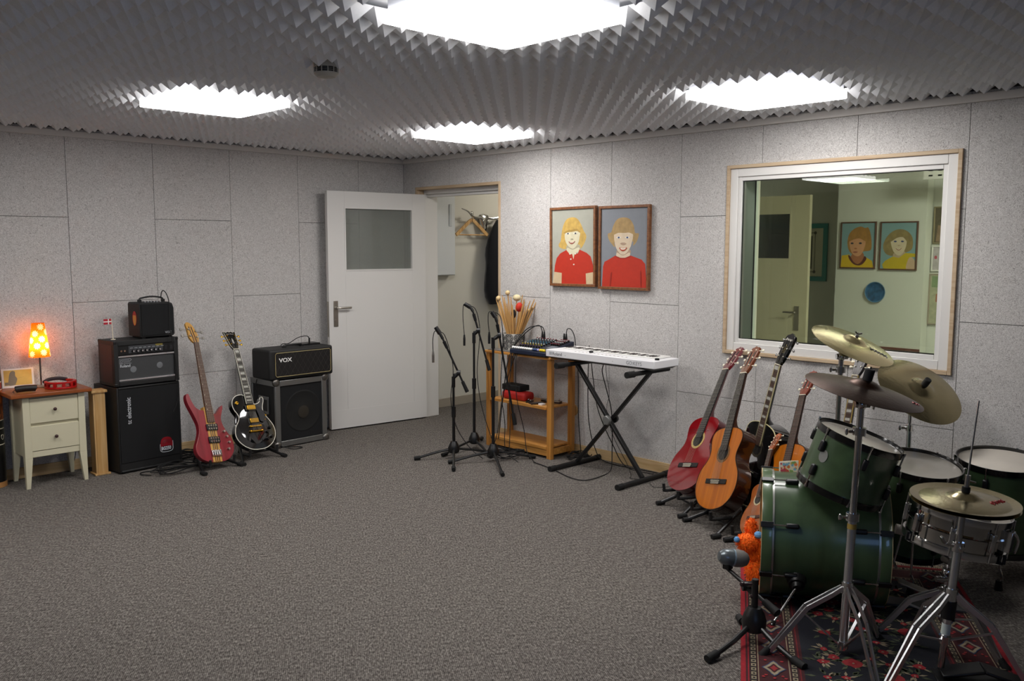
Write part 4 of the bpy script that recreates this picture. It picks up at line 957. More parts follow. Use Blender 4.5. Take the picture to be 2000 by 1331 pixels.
clipthing('capo', 'small shiny clamp behind the flat case on the shelf', 'clamp', (-.13, -1.93, ZM), -.3, [('bar', m1_, chrome), ('body', m2_, black)])
m = M(); m.box(-.275, -2.035, ZM, -.235, -1.995, ZM+.012); solo('white_box', m, whitep, 'tiny white box at the front edge of the middle shelf', 'box', (-.25, -2.0, ZM), bevel=.001)
m = M(); m.cyl((-.004, -2.112, .335), (-.022, -2.112, .335), .045, n=28); solo('wooden_disc', m, pine, 'round wooden disc on the wall behind the right shelf post', 'wooden disc', (-.01, -2.112, .335))

# ================================================================ KEYBOARD ON ITS X STAND
t = thing('keyboard', 'white electric keyboard lying on a black X stand', 'keyboard', (-.265, -2.672, .775))
xf, xb, yl, yr = -.135, .135, .482, -.483
m = M(); m.box(xf, yr, .0155, xb, yl, .066); m.build('case', whitep, t, bevel=.004)
m = M(); m.hexa([(xf+.03, yr+.03, 0), (xb-.03, yr+.03, 0), (xb-.03, yl-.03, 0), (xf+.03, yl-.03, 0)], [(xf+.004, yr+.012, .0154), (xb-.004, yr+.012, .0154), (xb-.004, yl-.012, .0154), (xf+.004, yl-.012, .0154)]); m.build('underside', black, t)
m = M(); m.box(-.0125, yr+.06, .0661, .128, yl-.06, .0668); m.build('key_bed', black, t)
wk = None; kw = (yl-yr-.124)/36
for k in range(36):
    if wk is None: m = M(); m.box(-.012, -kw+.0008, .067, .126, -.0008, .076); wk = m.build('white_key', mat('key_white', 'f2f1ec', .25), t); o = wk
    else: o = wk.copy(); col.objects.link(o)
    o.location = (0, yl-.062 - k*kw, 0)
bk = None
for k in range(35):
    if k % 7 in (2, 6): continue
    if bk is None: m = M(); m.hexa([(-.012, -.0045, .0762), (.072, -.0045, .0762), (.072, .0045, .0762), (-.012, .0045, .0762)], [(-.008, -.0036, .0795), (.064, -.0036, .0795), (.064, .0036, .0795), (-.008, .0036, .0795)]); bk = m.build('black_key', mat('key_black', '2a1d1c', .3), t); o = bk
    else: o = bk.copy(); col.objects.link(o)
    o.location = (0, yl-.062 - (k+1)*kw, 0)
for y in (.12, -.445): m = M(); m.cyl((-.055, y, .066), (-.055, y, .078), .016, .014); m.build('dial', black, t)
gk = mat('grey_print', '8d9094', .5)
m = M()
for k in range(14): y = .25 - k*.035; m.box(-.085, y-.012, .0661, -.075, y+.0, .0665)
m.build('panel_buttons', gk, t)
pw = Matrix(((0,0,-1,0),(-1,0,0,0),(0,1,0,0),(0,0,0,1)))      # picture plane facing the room from the right wall
T = Matrix.Translation((xf-.0006, yl, 0)) @ pw
text('Roland', .033, mat('logo_dark', '55585c', .5), T @ Matrix.Translation((.066, .030, 0)), t, 'logo_lettering', .0003)
m = M(T); m.box(.035, .030, 0, .062, .053, .0004); m.build('emblem', mat('emblem_grey', 'b9bcc0', .5), t)
text('GO:KEYS', .034, mat('logo_grey2', '85898e', .5), T @ Matrix.Translation((.735, .028, 0)) @ Matrix.Scale(.95, 4, (1,0,0)), t, 'model_lettering', .0003)
for u in (.19, .62): m = M(T); m.cyl((u, .036, 0), (u, .036, .001), .002, n=8); m.build('screw', black, t)
t = thing('keyboard_stand', 'black X-shaped folding stand under the white keyboard', 'keyboard stand', (-.29, -2.695, 0))
A = {}
for nm, y, x0, x1, z in (('foot', .315, -.235, .255, .018), ('foot', -.32, -.27, .235, .018)):
    m = M(); m.cyl((x0, y, z), (x1, y, z), .0175); ft = m.build('foot', blackm, t)
    for xx in (x0, x1): m = M(); m.cyl((xx-.028, y, z), (xx+.028, y, z), .0205 if z < .1 else .018, n=14); m.build('end_cap', rubber, ft)
for y in (.285, -.335):
    m = M(); m.cyl((-.20, y, .752), (.22, y, .752), .0155); m.cyl((-.235, y, .752), (-.16, y, .752), .0215, n=14); m.build('support_arm', rubber, t)
cr = V((0, -.015, .385))
for a, b, dx in (((.0, .285, .745), (.0, -.31, .03), -.016), ((.0, -.335, .745), (.0, .305, .03), .016)):
    m = M(); m.bar([V(a)+V((dx,0,0)), V(b)+V((dx,0,0))], .022, .034, (1, 0, 0)); m.build('cross_leg', blackm, t, bevel=.004)
m = M(); m.cyl((-.032, cr.y, cr.z), (-.055, cr.y, cr.z), .036, .030, 20); m.build('locking_disc', mat('grey_disc', '8a8b89', .4, .6), t, bevel=.004)
m = M(); m.cyl((.033, cr.y, cr.z), (.06, cr.y, cr.z), .03, .024, 12); m.build('locking_knob', black, t)

# ================================================================ PORTRAITS
def portrait(label, T, w, h, fw_, fd, fmat, bg, layers, name='framed_portrait', grp=None, cat='framed portrait'):
    t = thing(name, label, cat, T=T, group=grp)
    m = M(); m.box(-w/2+fw_*.6, -h/2+fw_*.6, .002, w/2-fw_*.6, h/2-fw_*.6, fd*.62); cv = m.build('canvas', bg, t)
    W2, H2 = w/2, h/2
    for a, b in (((-W2, -H2), (W2, -H2+fw_)), ((-W2, H2-fw_), (W2, H2)), ((-W2, -H2+fw_), (-W2+fw_, H2-fw_)), ((W2-fw_, -H2+fw_), (W2, H2-fw_))):
        m = M(); m.box(a[0], a[1], 0, b[0], b[1], fd); m.build('frame_rail', fmat, t, bevel=.002)
    iw, ih = w-2*fw_, h-2*fw_; z = fd*.62; m = M(); ms = []
    for (nm, mm), P in layers:
        z += .0002
        if mm not in ms: ms.append(mm)
        m.m = ms.index(mm); m.flat([((u-.5)*iw, (v-.5)*ih) for u, v in P], z)
    m.build('painted_image', ms, cv, smooth=0)
    return t
def mapper(TL, TR, BL, BR):
    def f(x, y):   # inverse bilinear by iteration
        u = v = .5
        for _ in range(12):
            X = (1-u)*((1-v)*BL[0]+v*TL[0]) + u*((1-v)*BR[0]+v*TR[0]); Y = (1-u)*((1-v)*BL[1]+v*TL[1]) + u*((1-v)*BR[1]+v*TR[1])
            u += (x-X)/((TR[0]+BR[0]-TL[0]-BL[0])/2); v += (y-Y)/((TL[1]+TR[1]-BL[1]-BR[1])/2)
        return (min(max(u, 0), 1), min(max(v, 0), 1))
    return f
def sm(P, n=4): return cm2(P, n)
def cmat(n, c, nz=.06): return mat('paint_' + n, c, .7, noise=(30, nz))
frw = mat('teak_frame', '8a5a34', .45, wood=('6e4226', 'z', 50))
f1 = mapper((138,130), (680,125), (165,1150), (700,1185))
hair1 = cmat('blond', 'c2a052', .16); skin1 = cmat('pale_skin', 'd3ccae'); red1 = cmat('red', 'b82c14', .05); armc = cmat('arm', 'cdb590')
shade = cmat('skin_shadow', 'aca48a'); lips = cmat('lips', '9c5648'); teeth = cmat('teeth', 'e2ddcc', 0); eyew = cmat('eye_white', 'e0ddd0', 0); eyeb = cmat('eye_dark', '3a3a48', 0); hair1d = cmat('blond_dark', 'a98a45', .2)
Lp = []
def add(nm, mm, P, f, smooth=True, n=4): Lp.append(((nm, mm), [f(x, y) for x, y in (sm(P, n) if smooth else P)]))
def ell(cx, cy, rx, ry, n=14): return ellipse(cx, cy, rx, ry, n)
add('hair', hair1, [(410,238),(335,262),(290,350),(270,470),(262,560),(236,610),(250,650),(320,678),(380,650),(480,650),(520,680),(570,600),(590,505),(555,430),(520,340),(470,262)], f1)
add('neck', shade, [(350,620),(345,720),(400,770),(440,770),(510,700),(500,620)], f1)
add('face', skin1, [(322,440),(318,540),(350,620),(400,668),(440,668),(490,600),(505,520),(505,440),(410,410)], f1)
add('neck', skin1, [(352,660),(345,730),(380,750),(430,830),(450,745),(505,720),(500,660),(420,690)], f1)
add('fringe', hair1d, [(300,460),(310,370),(370,320),(440,320),(500,380),(512,455),(470,432),(410,440),(350,445)], f1)
add('fringe', hair1, [(300,440),(305,340),(370,270),(450,270),(505,350),(515,440),(470,400),(410,412),(350,415)], f1)
add('shirt', red1, [(340,690),(260,735),(215,800),(195,900),(188,990),(288,1012),(288,1160),(604,1180),(596,1028),(698,1012),(680,900),(650,790),(600,740),(508,690),(490,745),(450,745),(436,825),(418,752),(380,745)], f1, False)
add('arm', armc, [(188,990),(172,1145),(288,1155),(288,1008)], f1, False); add('arm', armc, [(596,1028),(606,1178),(698,1180),(698,1012)], f1, False)
for ex in (355, 452): add('eye', eyew, ell(ex, 463, 27, 11), f1, False); add('iris', eyeb, ell(ex+2, 463, 11, 11), f1, False); 
add('nose', shade, [(392,545),(410,552),(428,545),(420,532),(400,532)], f1); add('mouth', lips, [(368,572),(410,585),(450,572),(430,602),(408,610),(385,600)], f1); add('teeth', teeth, [(380,578),(410,586),(440,578),(425,590),(395,590)], f1)
for bx, by_ in ((404,820),(444,896),(392,748),(462,748)): add('button', eyew, ell(bx, by_, 10, 10, 8), f1, False)
portrait('framed portrait of a long-haired blond child in a buttoned red shirt', Matrix.Translation((-.004, -2.103, 1.577)) @ pw @ Matrix.Rotation(R(.6), 4, 'Z'), .457, .594, .019, .030, frw, cmat('grey_green', 'a5a598', .03), Lp)
Lp = []
f2 = mapper((803,123), (1410,100), (828,1180), (1425,1215))
hair2 = cmat('brown_blond', 'a5895a', .16); skin2 = cmat('fair_skin', 'd2bfa4'); sh2 = cmat('fair_shadow', 'a98f78')
add('hair', hair2, [(1100,240),(1020,265),(970,350),(945,440),(900,465),(915,540),(960,605),(1000,642),(1010,560),(1220,560),(1235,625),(1280,570),(1304,465),(1255,450),(1235,350),(1180,262)], f2)
add('neck', sh2, [(1040,680),(1030,760),(1110,800),(1195,760),(1195,680)], f2)
add('face', skin2, [(990,455),(1000,600),(1030,680),(1080,740),(1130,745),(1180,690),(1215,600),(1225,455),(1110,430)], f2)
add('fringe', hair2, [(975,470),(990,350),(1060,290),(1160,290),(1225,360),(1240,465),(1180,448),(1110,452),(1040,450)], f2)
add('neck', skin2, [(1032,720),(1030,780),(1110,795),(1195,770),(1192,720),(1110,760)], f2)
add('shirt', red1, [(1012,760),(940,805),(870,845),(852,910),(848,1185),(1425,1212),(1395,880),(1350,820),(1210,762),(1190,785),(1110,795),(1040,785)], f2, False)
add('collar', cmat('dark_red', '96200f', .05), [(1012,762),(1020,780),(1080,808),(1140,808),(1208,782),(1208,762),(1140,792),(1080,792)], f2, False)
for ex in (1048, 1160): add('eye', eyew, ell(ex, 514, 30, 13), f2, False); add('iris', cmat('iris_blue', '3c4a78', 0), ell(ex, 514, 13, 12), f2, False)
add('nose', sh2, [(1070,600),(1110,618),(1148,600),(1130,585),(1090,585)], f2); add('mouth', cmat('red_lips', 'b04a30', 0), [(1060,652),(1110,660),(1160,652),(1140,688),(1105,702),(1075,685)], f2); add('teeth', teeth, [(1075,657),(1110,664),(1148,657),(1130,678),(1090,678)], f2)
add('sleeve_fold', cmat('dark_red', '96200f'), [(958,1010),(950,1180),(962,1180),(975,1000)], f2); add('sleeve_fold', cmat('dark_red', '96200f'), [(1338,990),(1345,1150),(1358,1200),(1350,990)], f2)
portrait('framed portrait of a smiling bob-haired child in a red sweater', Matrix.Translation((-.004, -2.588, 1.570)) @ pw, .457, .598, .019, .028, frw, cmat('blue_grey', '80848a', .03), Lp)
# the two portraits in the control room
fr2 = mat('brown_frame', '5f4234', .5); lb = cmat('light_blue', '7f9fa6', .03)
Lp = []; f3 = mapper((92,212), (432,208), (88,672), (422,682))
add('hair', cmat('auburn', 'a5783c', .15), [(280,245),(210,275),(165,330),(150,420),(170,500),(220,540),(320,510),(390,495),(398,420),(385,320),(360,255),(330,262)], f3)
add('neck', cmat('neck_shadow', 'a86c48'), [(215,520),(190,600),(260,650),(320,600),(310,520)], f3)
add('face', cmat('ruddy_skin', 'd09872'), [(175,380),(178,460),(205,530),(250,560),(290,545),(325,480),(335,390),(260,350)], f3)
add('fringe', cmat('auburn', 'a5783c'), [(165,400),(180,330),(250,290),(320,310),(340,400),(280,372),(220,380)], f3)
add('shirt', cmat('yellow', 'd3b01c', .05), [(175,540),(95,550),(88,672),(422,682),(405,610),(330,560),(300,625),(250,640),(200,610)], f3, False)
add('shirt_band', cmat('maroon', '5c2a20', .05), [(162,548),(175,590),(215,640),(265,658),(310,645),(350,590),(330,560),(300,618),(255,640),(215,612),(185,560)], f3)
for ex in (200, 285): add('eye', cmat('eye_dark', '3a3a48'), ell(ex, 422, 16, 10, 10), f3, False)
add('nose', cmat('neck_shadow', 'a86c48'), [(222,478),(236,486),(252,478),(236,468)], f3); add('mouth', lips, [(208,515),(235,508),(262,514),(235,524)], f3)
pr1 = portrait('framed portrait of a serious child in a yellow shirt with dark neckband', Matrix.Translation((2.617, -3.090, 1.593)) @ pw, .318, .408, .012, .018, fr2, lb, Lp)
Lp = []; f4 = mapper((518,205), (880,203), (510,682), (866,686))
add('hair', cmat('ash_brown', '8c7a50', .2), [(700,270),(620,300),(560,370),(535,450),(560,520),(620,548),(700,540),(780,510),(835,470),(835,360),(780,290)], f4)
add('neck', cmat('beige_skin', 'b5a088'), [(650,520),(650,570),(700,590),(760,550),(755,500)], f4)
add('face', cmat('light_skin', 'd0bfa6'), [(620,370),(622,440),(650,510),(700,545),(740,520),(772,450),(772,370),(700,335)], f4)
add('fringe', cmat('ash_brown', '8c7a50'), [(612,400),(625,340),(690,305),(760,330),(782,400),(740,355),(680,360)], f4)
add('shirt', cmat('mustard', 'c2aa20', .05), [(640,555),(560,600),(530,640),(545,682),(780,685),(800,590),(830,560),(872,560),(872,525),(770,518),(700,570)], f4, False)
add('arm', cmat('beige_arm', 'c4a68c'), [(815,560),(785,620),(780,685),(862,686),(864,600)], f4)
for ex in (662, 735): add('eye', cmat('iris_blue', '3c4a78'), ell(ex, 398, 16, 9, 10), f4, False)
add('mouth', lips, [(665,468),(700,478),(732,465),(700,492)], f4); add('teeth', teeth, [(675,471),(700,479),(722,469),(700,484)], f4); add('nose', cmat('beige_skin', 'b5a088'), [(684,440),(700,447),(716,440),(700,433)], f4)
pr2 = portrait('framed portrait of a curly-haired smiling child in a yellow dress', Matrix.Translation((2.617, -3.442, 1.588)) @ pw, .318, .412, .012, .018, fr2, lb, Lp)
# photographs at the right edge of the window view, teal framed print at the left
def photo(label, y0, y1, z0, z1, fmat, bg, blobs, x=2.757):
    Lp2 = [((n, mm), P) for n, mm, P in blobs]
    return portrait(label, Matrix.Translation((x, (y0+y1)/2, (z0+z1)/2)) @ pw, abs(y1-y0), z1-z0, .012, .016, fmat, bg, Lp2, 'framed_photograph', None, 'framed photograph')
gy = lambda n, c: cmat('photo_'+n, c, .15)
photo('upper photograph of a dim interior on the right control room wall', -3.668, -3.93, 1.605, 1.915, mat('thin_frame', '8f8468', .5), gy('dark', '5c5444'), [('table', gy('tan', '8c7560'), [(.05,.02),(.95,.02),(.9,.45),(.1,.5)]), ('pot', gy('pale', 'a9a890'), [(.35,.35),(.7,.35),(.7,.6),(.35,.6)]), ('light', gy('glow', 'c9a650'), [(.4,.75),(.55,.75),(.55,.8),(.4,.8)])])
photo('middle photograph with a dark-suited person on a pale ground', -3.664, -3.92, 1.375, 1.590, white, gy('pink', 'b5aeb2'), [('suit', gy('black', '20222a'), [(.35,.03),(.7,.03),(.7,.55),(.55,.7),(.4,.55)]), ('head', gy('skin', 'b09080'), ell(.56,.74,.06,.08,10)), ('balloon', gy('red', 'a84a5a'), ell(.1,.55,.05,.08,10))])
photo('lower photograph of a person outdoors in a grey wooden frame', -3.655, -3.92, .925, 1.355, mat('grey_wood_frame', '9a8f80', .6), gy('garden', 'a9a890'), [('shirt', gy('orange', '9a6248'), [(.2,.45),(.6,.42),(.65,.62),(.4,.72),(.2,.6)]), ('trousers', gy('jeans', '7d8a84'), [(.25,.08),(.38,.08),(.45,.45),(.28,.45)]), ('head', gy('hair', '5e4a3c'), ell(.5,.76,.08,.05,10)), ('foliage', gy('leaf', '7b8f6c'), [(.05,.75),(.3,.75),(.3,.98),(.05,.98)])])
teal = mat('teal_frame', '1f8583', .4)
t = thing('framed_print', 'framed print in a wide teal frame behind the control room door', 'framed print', T=Matrix.Translation((3.198, -2.125, 1.525)) @ pw)
for a, b in (((-.40, -.28), (.40, -.235)), ((-.40, .235), (.40, .28)), ((-.40, -.235), (-.355, .235)), ((.355, -.235), (.40, .235))):
    m = M(); m.box(a[0], a[1], 0, b[0], b[1], .02); m.build('frame_rail', teal, t, bevel=.002)
m = M(); m.box(-.354, -.234, .002, .354, .234, .008); cv = m.build('mat_board', mat('passe_partout', 'c9c4ae', .7), t)
m = M(); m.tube([(-.27, -.19, .009), (.27, -.19, .009), (.27, .19, .009), (-.27, .19, .009), (-.27, -.19, .009)], .004, 4, smooth=False)
for x in (-.27, .27):
    for y in (-.19, .19): m.ball((x, y, .009), .016, (1, 1, .2), 10)
for k in range(9): m.box(-.24+k*.056, -.16, .0085, -.205+k*.056, .16, .0095)
m.build('drawing', mat('ink_drawing', '5b5c50', .7), cv)
# ================================================================ GUITARS
def gframe(X, yaw, lean, roll, s=1):
    yaw, lean, roll = R(yaw), R(lean), R(roll)
    b = V((cos(yaw), sin(yaw), 0)); n = b*cos(lean) + V((0,0,sin(lean))); up = -b*sin(lean) + V((0,0,cos(lean)))
    r = up.cross(n); r2 = r*cos(roll) + up*sin(roll); u2 = -r*sin(roll) + up*cos(roll)
    return Matrix(((r2.x*s, u2.x*s, n.x*s, X[0]), (r2.y*s, u2.y*s, n.y*s, X[1]), (r2.z*s, u2.z*s, n.z*s, X[2]), (0,0,0,1)))
CL = [(0,0),(.008,.06),(.03,.115),(.075,.160),(.13,.182),(.18,.183),(.23,.168),(.27,.140),(.305,.122),(.34,.120),(.375,.130),(.41,.138),(.44,.134),(.465,.112),(.48,.07),(.485,.02)]
def body_outline(P, k=1): 
    pts = [(w, v) for v, w in P] + [(-w, v) for v, w in reversed(P[1:])]
    return [(x*k, y) for x, y in cm2(pts, 3)]
def inset(P, d):
    n = len(P); out = []
    cx = sum(p[0] for p in P)/n; cy = sum(p[1] for p in P)/n
    for i in range(n):
        a, b = P[i-1], P[(i+1) % n]; tx, ty = b[0]-a[0], b[1]-a[1]; L_ = math.hypot(tx, ty) or 1; nx, ny = -ty/L_, tx/L_
        if (cx-P[i][0])*nx + (cy-P[i][1])*ny < 0: nx, ny = -nx, -ny
        out.append((P[i][0]+nx*d, P[i][1]+ny*d))
    return out
def strap(m, O, I, z0, z1, T=None):   # closed band between two outlines
    n = len(O); T = T or Matrix.Identity(4)
    vs = [T @ V((x, y, z)) for P, z in ((O, z0), (O, z1), (I, z1), (I, z0)) for x, y in P]; fs = []
    for q in range(4):
        for i in range(n): j = (i+1) % n; fs.append((q*n+i, q*n+j, ((q+1) % 4)*n+j, ((q+1) % 4)*n+i))
    m.add(vs, fs)
ebony = mat('ebony', '15110f', .6); rose = mat('rosewood', '4a2f22', .45, wood=('37211a', 'y', 60)); fretm = mat('fret_wire', '9a968a', .35, .9); strm = mat('string', '8a8478', .5, .3)
holeb = mat('soundhole_dark', '0c0806', .9)
def acoustic(name, label, T, top, side, neckm, headm, P=None, nut=.81, hole=.33, sad=.165, depth=.092, steel=False, pegm=ivory, bind=None, blocks=False, rosette='b89a58', guard=None, hw=.05, fretw=(.026, .030), grp=None, classical=True, headlen=.19, fb=None, bridgem=None):
    P = P or CL; t = thing(name, label, 'guitar', T=T, group=grp)
    O = body_outline(P); L_ = P[-1][0]
    m = M(); m.prism(O, -depth, -.0035); m.build('body', side, t, smooth=40)
    m = M(); m.prism(inset(O, .0015), -.0034, 0); sb = m.build('soundboard', top, t, smooth=40)
    if bind: m = M(); strap(m, O, inset(O, .0045), -.004, .0007); m.build('binding', bind, t)
    hr = .043
    m = M(); m.flat(ellipse(0, hole, hr, hr, 32), .0007); m.build('soundhole', holeb, sb)
    m = M(); strap(m, ellipse(0, hole, hr+.014, hr+.014, 40), ellipse(0, hole, hr, hr, 40), .0002, .0011); m.build('rosette', mat('rosette_'+rosette, rosette, .5, noise=(160, .45)), sb)
    if guard: m = M(); m.flat(cm2([(.045, hole+.02), (.052, hole-.02), (.03, hole-.045), (.05, hole-.10), (.085, hole-.105), (.10, hole-.06), (.085, hole-.02), (.06, hole+.02)], 4), .0013); m.build('pickguard', guard, sb)
    bm = bridgem or ebony
    m = M(); bw = .092 if classical else .075
    if classical: m.box(-bw, sad-.016, 0, -.04, sad+.012, .006); m.box(.04, sad-.016, 0, bw, sad+.012, .006); m.box(-.04, sad-.016, 0, .04, sad+.012, .009)
    else: m.box(-bw, sad-.022, 0, bw, sad+.008, .008)
    br_ = m.build('bridge', bm, t, bevel=.002)
    m = M(); m.box(-.038, sad-.001, .009, .038, sad+.002, .0125); m.build('saddle', ivory, br_)
    if classical:
        for q in (-.0075, -.015): m = M(); m.box(-.036, sad+q-.0012, .009, .036, sad+q+.0012, .0105); m.build('tie_block_strip', ivory, br_)
    z = .005
    m = M(); e = fretw; yb = hole+hr*.35
    m.hexa([(-e[1], yb, 0.0008), (e[1], yb, 0.0008), (e[0], nut, 0.0008), (-e[0], nut, 0.0008)], [(-e[1], yb, z+.002), (e[1], yb, z+.002), (e[0], nut, z), (-e[0], nut, z)]); fbm = m.build('fingerboard', fb or ebony, t)
    sc = nut - sad; m = M()
    for k in range(1, 20):
        y = nut - sc*(1 - 2**(-k/12))
        if y < yb + .01: break
        w = e[0] + (e[1]-e[0])*(nut-y)/(nut-yb); m.box(-w, y-.0006, z+.0004, w, y+.0004, z+.0030)
    m.build('frets', fretm, fbm)
    if blocks:
        m = M()
        for k in (1, 3, 5, 7, 9, 12, 15):
            y0 = nut - sc*(1 - 2**(-(k-1)/12)); y1 = nut - sc*(1 - 2**(-k/12)); y = (y0+y1)/2; hh = abs(y0-y1)*.32; m.box(-.017, y-hh, z+.0003, .017, y+hh, z+.0024)
        m.build('inlays', mat('pearl', 'b9b7ae', .25), fbm)
    if bind:
        for s in (-1, 1): m = M(); m.bar([(s*e[1], yb, z*.6), (s*e[0], nut, z*.6)], .0035, .007, (0,0,1)); m.build('neck_binding', bind, fbm)
    m = M()
    k = 10; rings = []
    for y, w, d in ((L_-.012, .03, .085), (L_+.0, .028, .075), (L_+.02, .027, .045), (L_+.05, .027, .028), (nut-.02, .0255, .022), (nut, .0255, .022)):
        rings.append([(w*cos(PI*i/k), y, 0.0007 - d*sin(PI*i/k)) for i in range(k+1)])
    vs = [p for r in rings for p in r]; n = k+1
    fs = [(a*n+i, a*n+i+1, (a+1)*n+i+1, (a+1)*n+i) for a in range(5) for i in range(k)] + [(a*n, (a+1)*n, (a+1)*n+k, a*n+k) for a in range(5)] + [tuple(range(n)), tuple(range(6*n-1, 5*n-1, -1))]
    m.add(vs, fs); m.build('neck', neckm, t)
    m = M(); m.box(-e[0], nut, 0, e[0], nut+.005, z+.004); m.build('nut', ivory, t)
    TH = Matrix.Translation((0, nut+.005, z)) @ Matrix.Rotation(R(-14), 4, 'X')
    if classical:
        HP = [(-e[0], 0), (-.036, .028), (-.038, headlen-.035), (-.030, headlen-.012), (-.014, headlen-.010), (0, headlen), (.014, headlen-.010), (.030, headlen-.012), (.038, headlen-.035), (.036, .028), (e[0], 0)]
    else:
        HP = [(-e[0], 0), (-.030, .022), (-.037, .055), (-.043, headlen-.02), (-.033, headlen-.004), (-.016, headlen+.002), (0, headlen+.012), (.016, headlen+.002), (.033, headlen-.004), (.043, headlen-.02), (.037, .055), (.030, .022), (e[0], 0)]
    m = M(); m.prism(HP, -.018, 0, TH); hd = m.build('headstock', headm, t, bevel=.0015)
    if classical:
        for s in (-1, 1): m = M(); m.prism([(s*.0155+q*.006, y) for q, y in ((-1, .045), (1, .045), (1, headlen-.045), (-1, headlen-.045))], -.01, .0006, TH); m.build('slot', holeb, hd)
    for s in (-1, 1):
        for q in range(3):
            y = .05 + q*(headlen-.085)/2; m = M()
            m.cyl(TH @ V((s*.037, y, -.009)), TH @ V((s*.062, y, -.012)), .0028, n=8)
            m.ball(tuple(TH @ V((s*.066, y, -.012))), .0092, (1, .9, .6), 10); m.build('tuning_peg', pegm, hd)
            m = M(); m.cyl(TH @ V((s*.022, y, -.002)), TH @ V((s*.022, y, .006)), .0042, n=8); m.build('string_post', fretm if not classical else ivory, hd)
    for q in range(6):
        x0 = -.0295 + q*.0118; x1 = -.0215 + q*.0086
        y = .05 + (2 - abs(q-2.5)+.5)*(headlen-.085)/2 if False else .05 + [0, 1, 2, 2, 1, 0][q]*(headlen-.085)/2
        m = M(); s = -1 if q < 3 else 1
        m.tube([(x0, sad, .0128), (x1, nut+.003, z+.0045), tuple(TH @ V((s*.022, y, .003)))], (.0007 if name == 'classical_guitar' and 'amber' in label else .00045), 4, smooth=False); m.build('string', strm, t)
    return t, TH
redt = mat('red_lacquer_top', '8c0a14', .12, coat=1, wood=('6c060e', 'x', 6)); reds = mat('dark_red_side', '4e0c14', .2, coat=1)
acoustic('classical_guitar', 'glossy red classical guitar, leftmost of the guitars along the wall', gframe((-.665, -3.546, .125), 153.5, 32.1, 14.7, 1.03), redt, reds, reds, mat('red_head', '6a0f1a', .25, coat=1), rosette='b89e5e')
ambt = mat('amber_spruce', 'c06c08', .3, coat=.5, wood=('a65606', 'y', 40)); brs = mat('dark_mahogany_side', '3c1a0c', .2, coat=1, wood=('2c1208', 'y', 30))
acoustic('classical_guitar', 'amber orange classical guitar in front, second from the left', gframe((-.832, -3.87, .112), 154, 24, 13.7, 1.015), ambt, brs, mat('brown_neck', '4e2614', .35), mat('brown_head', '6a3418', .3, coat=.6), rosette='6b4a22', bind=mat('dark_binding', '241008', .3))
DR = [(0,0),(.010,.07),(.035,.135),(.085,.180),(.14,.198),(.19,.197),(.235,.178),(.27,.150),(.305,.136),(.34,.134),(.375,.140),(.415,.147),(.45,.142),(.478,.118),(.495,.075),(.503,.02)]
blkg = mat('black_gloss', '0a0a0b', .08, coat=1); cream = mat('cream_binding', 'd9cf9e', .4)
t, TH = acoustic('acoustic_guitar', 'black steel-string acoustic guitar with cream binding and block inlays', gframe((-.539, -3.905, .09), 154.4, 11.7, -4.1, .985), blkg, blkg, blkg, blkg, P=DR, nut=.85, hole=.35, sad=.205, depth=.11, pegm=chrome, bind=cream, blocks=True, rosette='4c4430', guard=mat('guard_print', '171513', .3), fretw=(.0225, .027), classical=False, fb=rose, headlen=.185, bridgem=mat('black_bridge', '141012', .4))
text('Ibanez', .022, mat('head_print', 'b8b4a8', .4), TH @ Matrix.Translation((-.028, .150, .0006)), t, 'head_lettering', .0002)
m = M(TH); 
for k in range(5): m.bar([(-.012+.006*k*(-1)**k*.6, .070+.011*k, .0006), (.010-.005*k*(-1)**k*.6, .080+.011*k, .0006)], .0006, .0022, (0, 0, 1))
m.build('head_ornament', mat('head_gold', 'b8a458', .4), t)
SMG = Matrix.Scale(1, 4)
acoustic('classical_guitar', 'small orange classical guitar rising behind the green bass drum', gframe((-.717, -4.208, .119), 156.7, 24.2, 12.3, .872), mat('orange_spruce', 'c26c10', .3, coat=.5, wood=('b05f0c', 'y', 40)), brs, mat('red_neck', '5c2814', .35), mat('red_brown_head', '7a3018', .3, coat=.6), rosette='a08a58', fb=rose, bind=mat('dark_binding'))
PK = [(0,0),(.008,.06),(.03,.115),(.075,.158),(.13,.178),(.18,.176),(.23,.158),(.27,.132),(.305,.112),(.34,.108),(.375,.116),(.41,.122),(.44,.118),(.465,.098),(.48,.06),(.485,.02)]
acoustic('small_guitar', 'small sunburst guitar with cream pegs beside the bass drum rim', gframe((-.972, -4.207, .082), 147.9, 27.8, 22.4, .602), mat('sunburst_top', '9a5220', .25, coat=.7, noise=(5, .25)), mat('sunburst_side', '5e2a12', .3, coat=.6), mat('brown_neck'), mat('orange_head', '9c4c1e', .35), P=PK, rosette='c8b890', pegm=ivory, fb=rose, hw=.05, bridgem=mat('brown_bridge', '4a2c20', .5))
# neck of an arch-top guitar seen behind the cymbals
t, TH = acoustic('acoustic_guitar', 'dark guitar with gold bound neck standing behind the cymbal stands', gframe((-.47, -4.405, .065), 160, 14, 4, .98), mat('dark_burst', '2a130a', .15, coat=1), mat('dark_burst'), mat('dark_burst'), mat('dark_head', '1c1210', .3), P=DR, nut=.85, hole=.35, sad=.205, depth=.08, pegm=ivory, bind=mat('gold_binding', 'c0a452', .35), blocks=True, fretw=(.0215, .026), classical=False, fb=rose, headlen=.15)

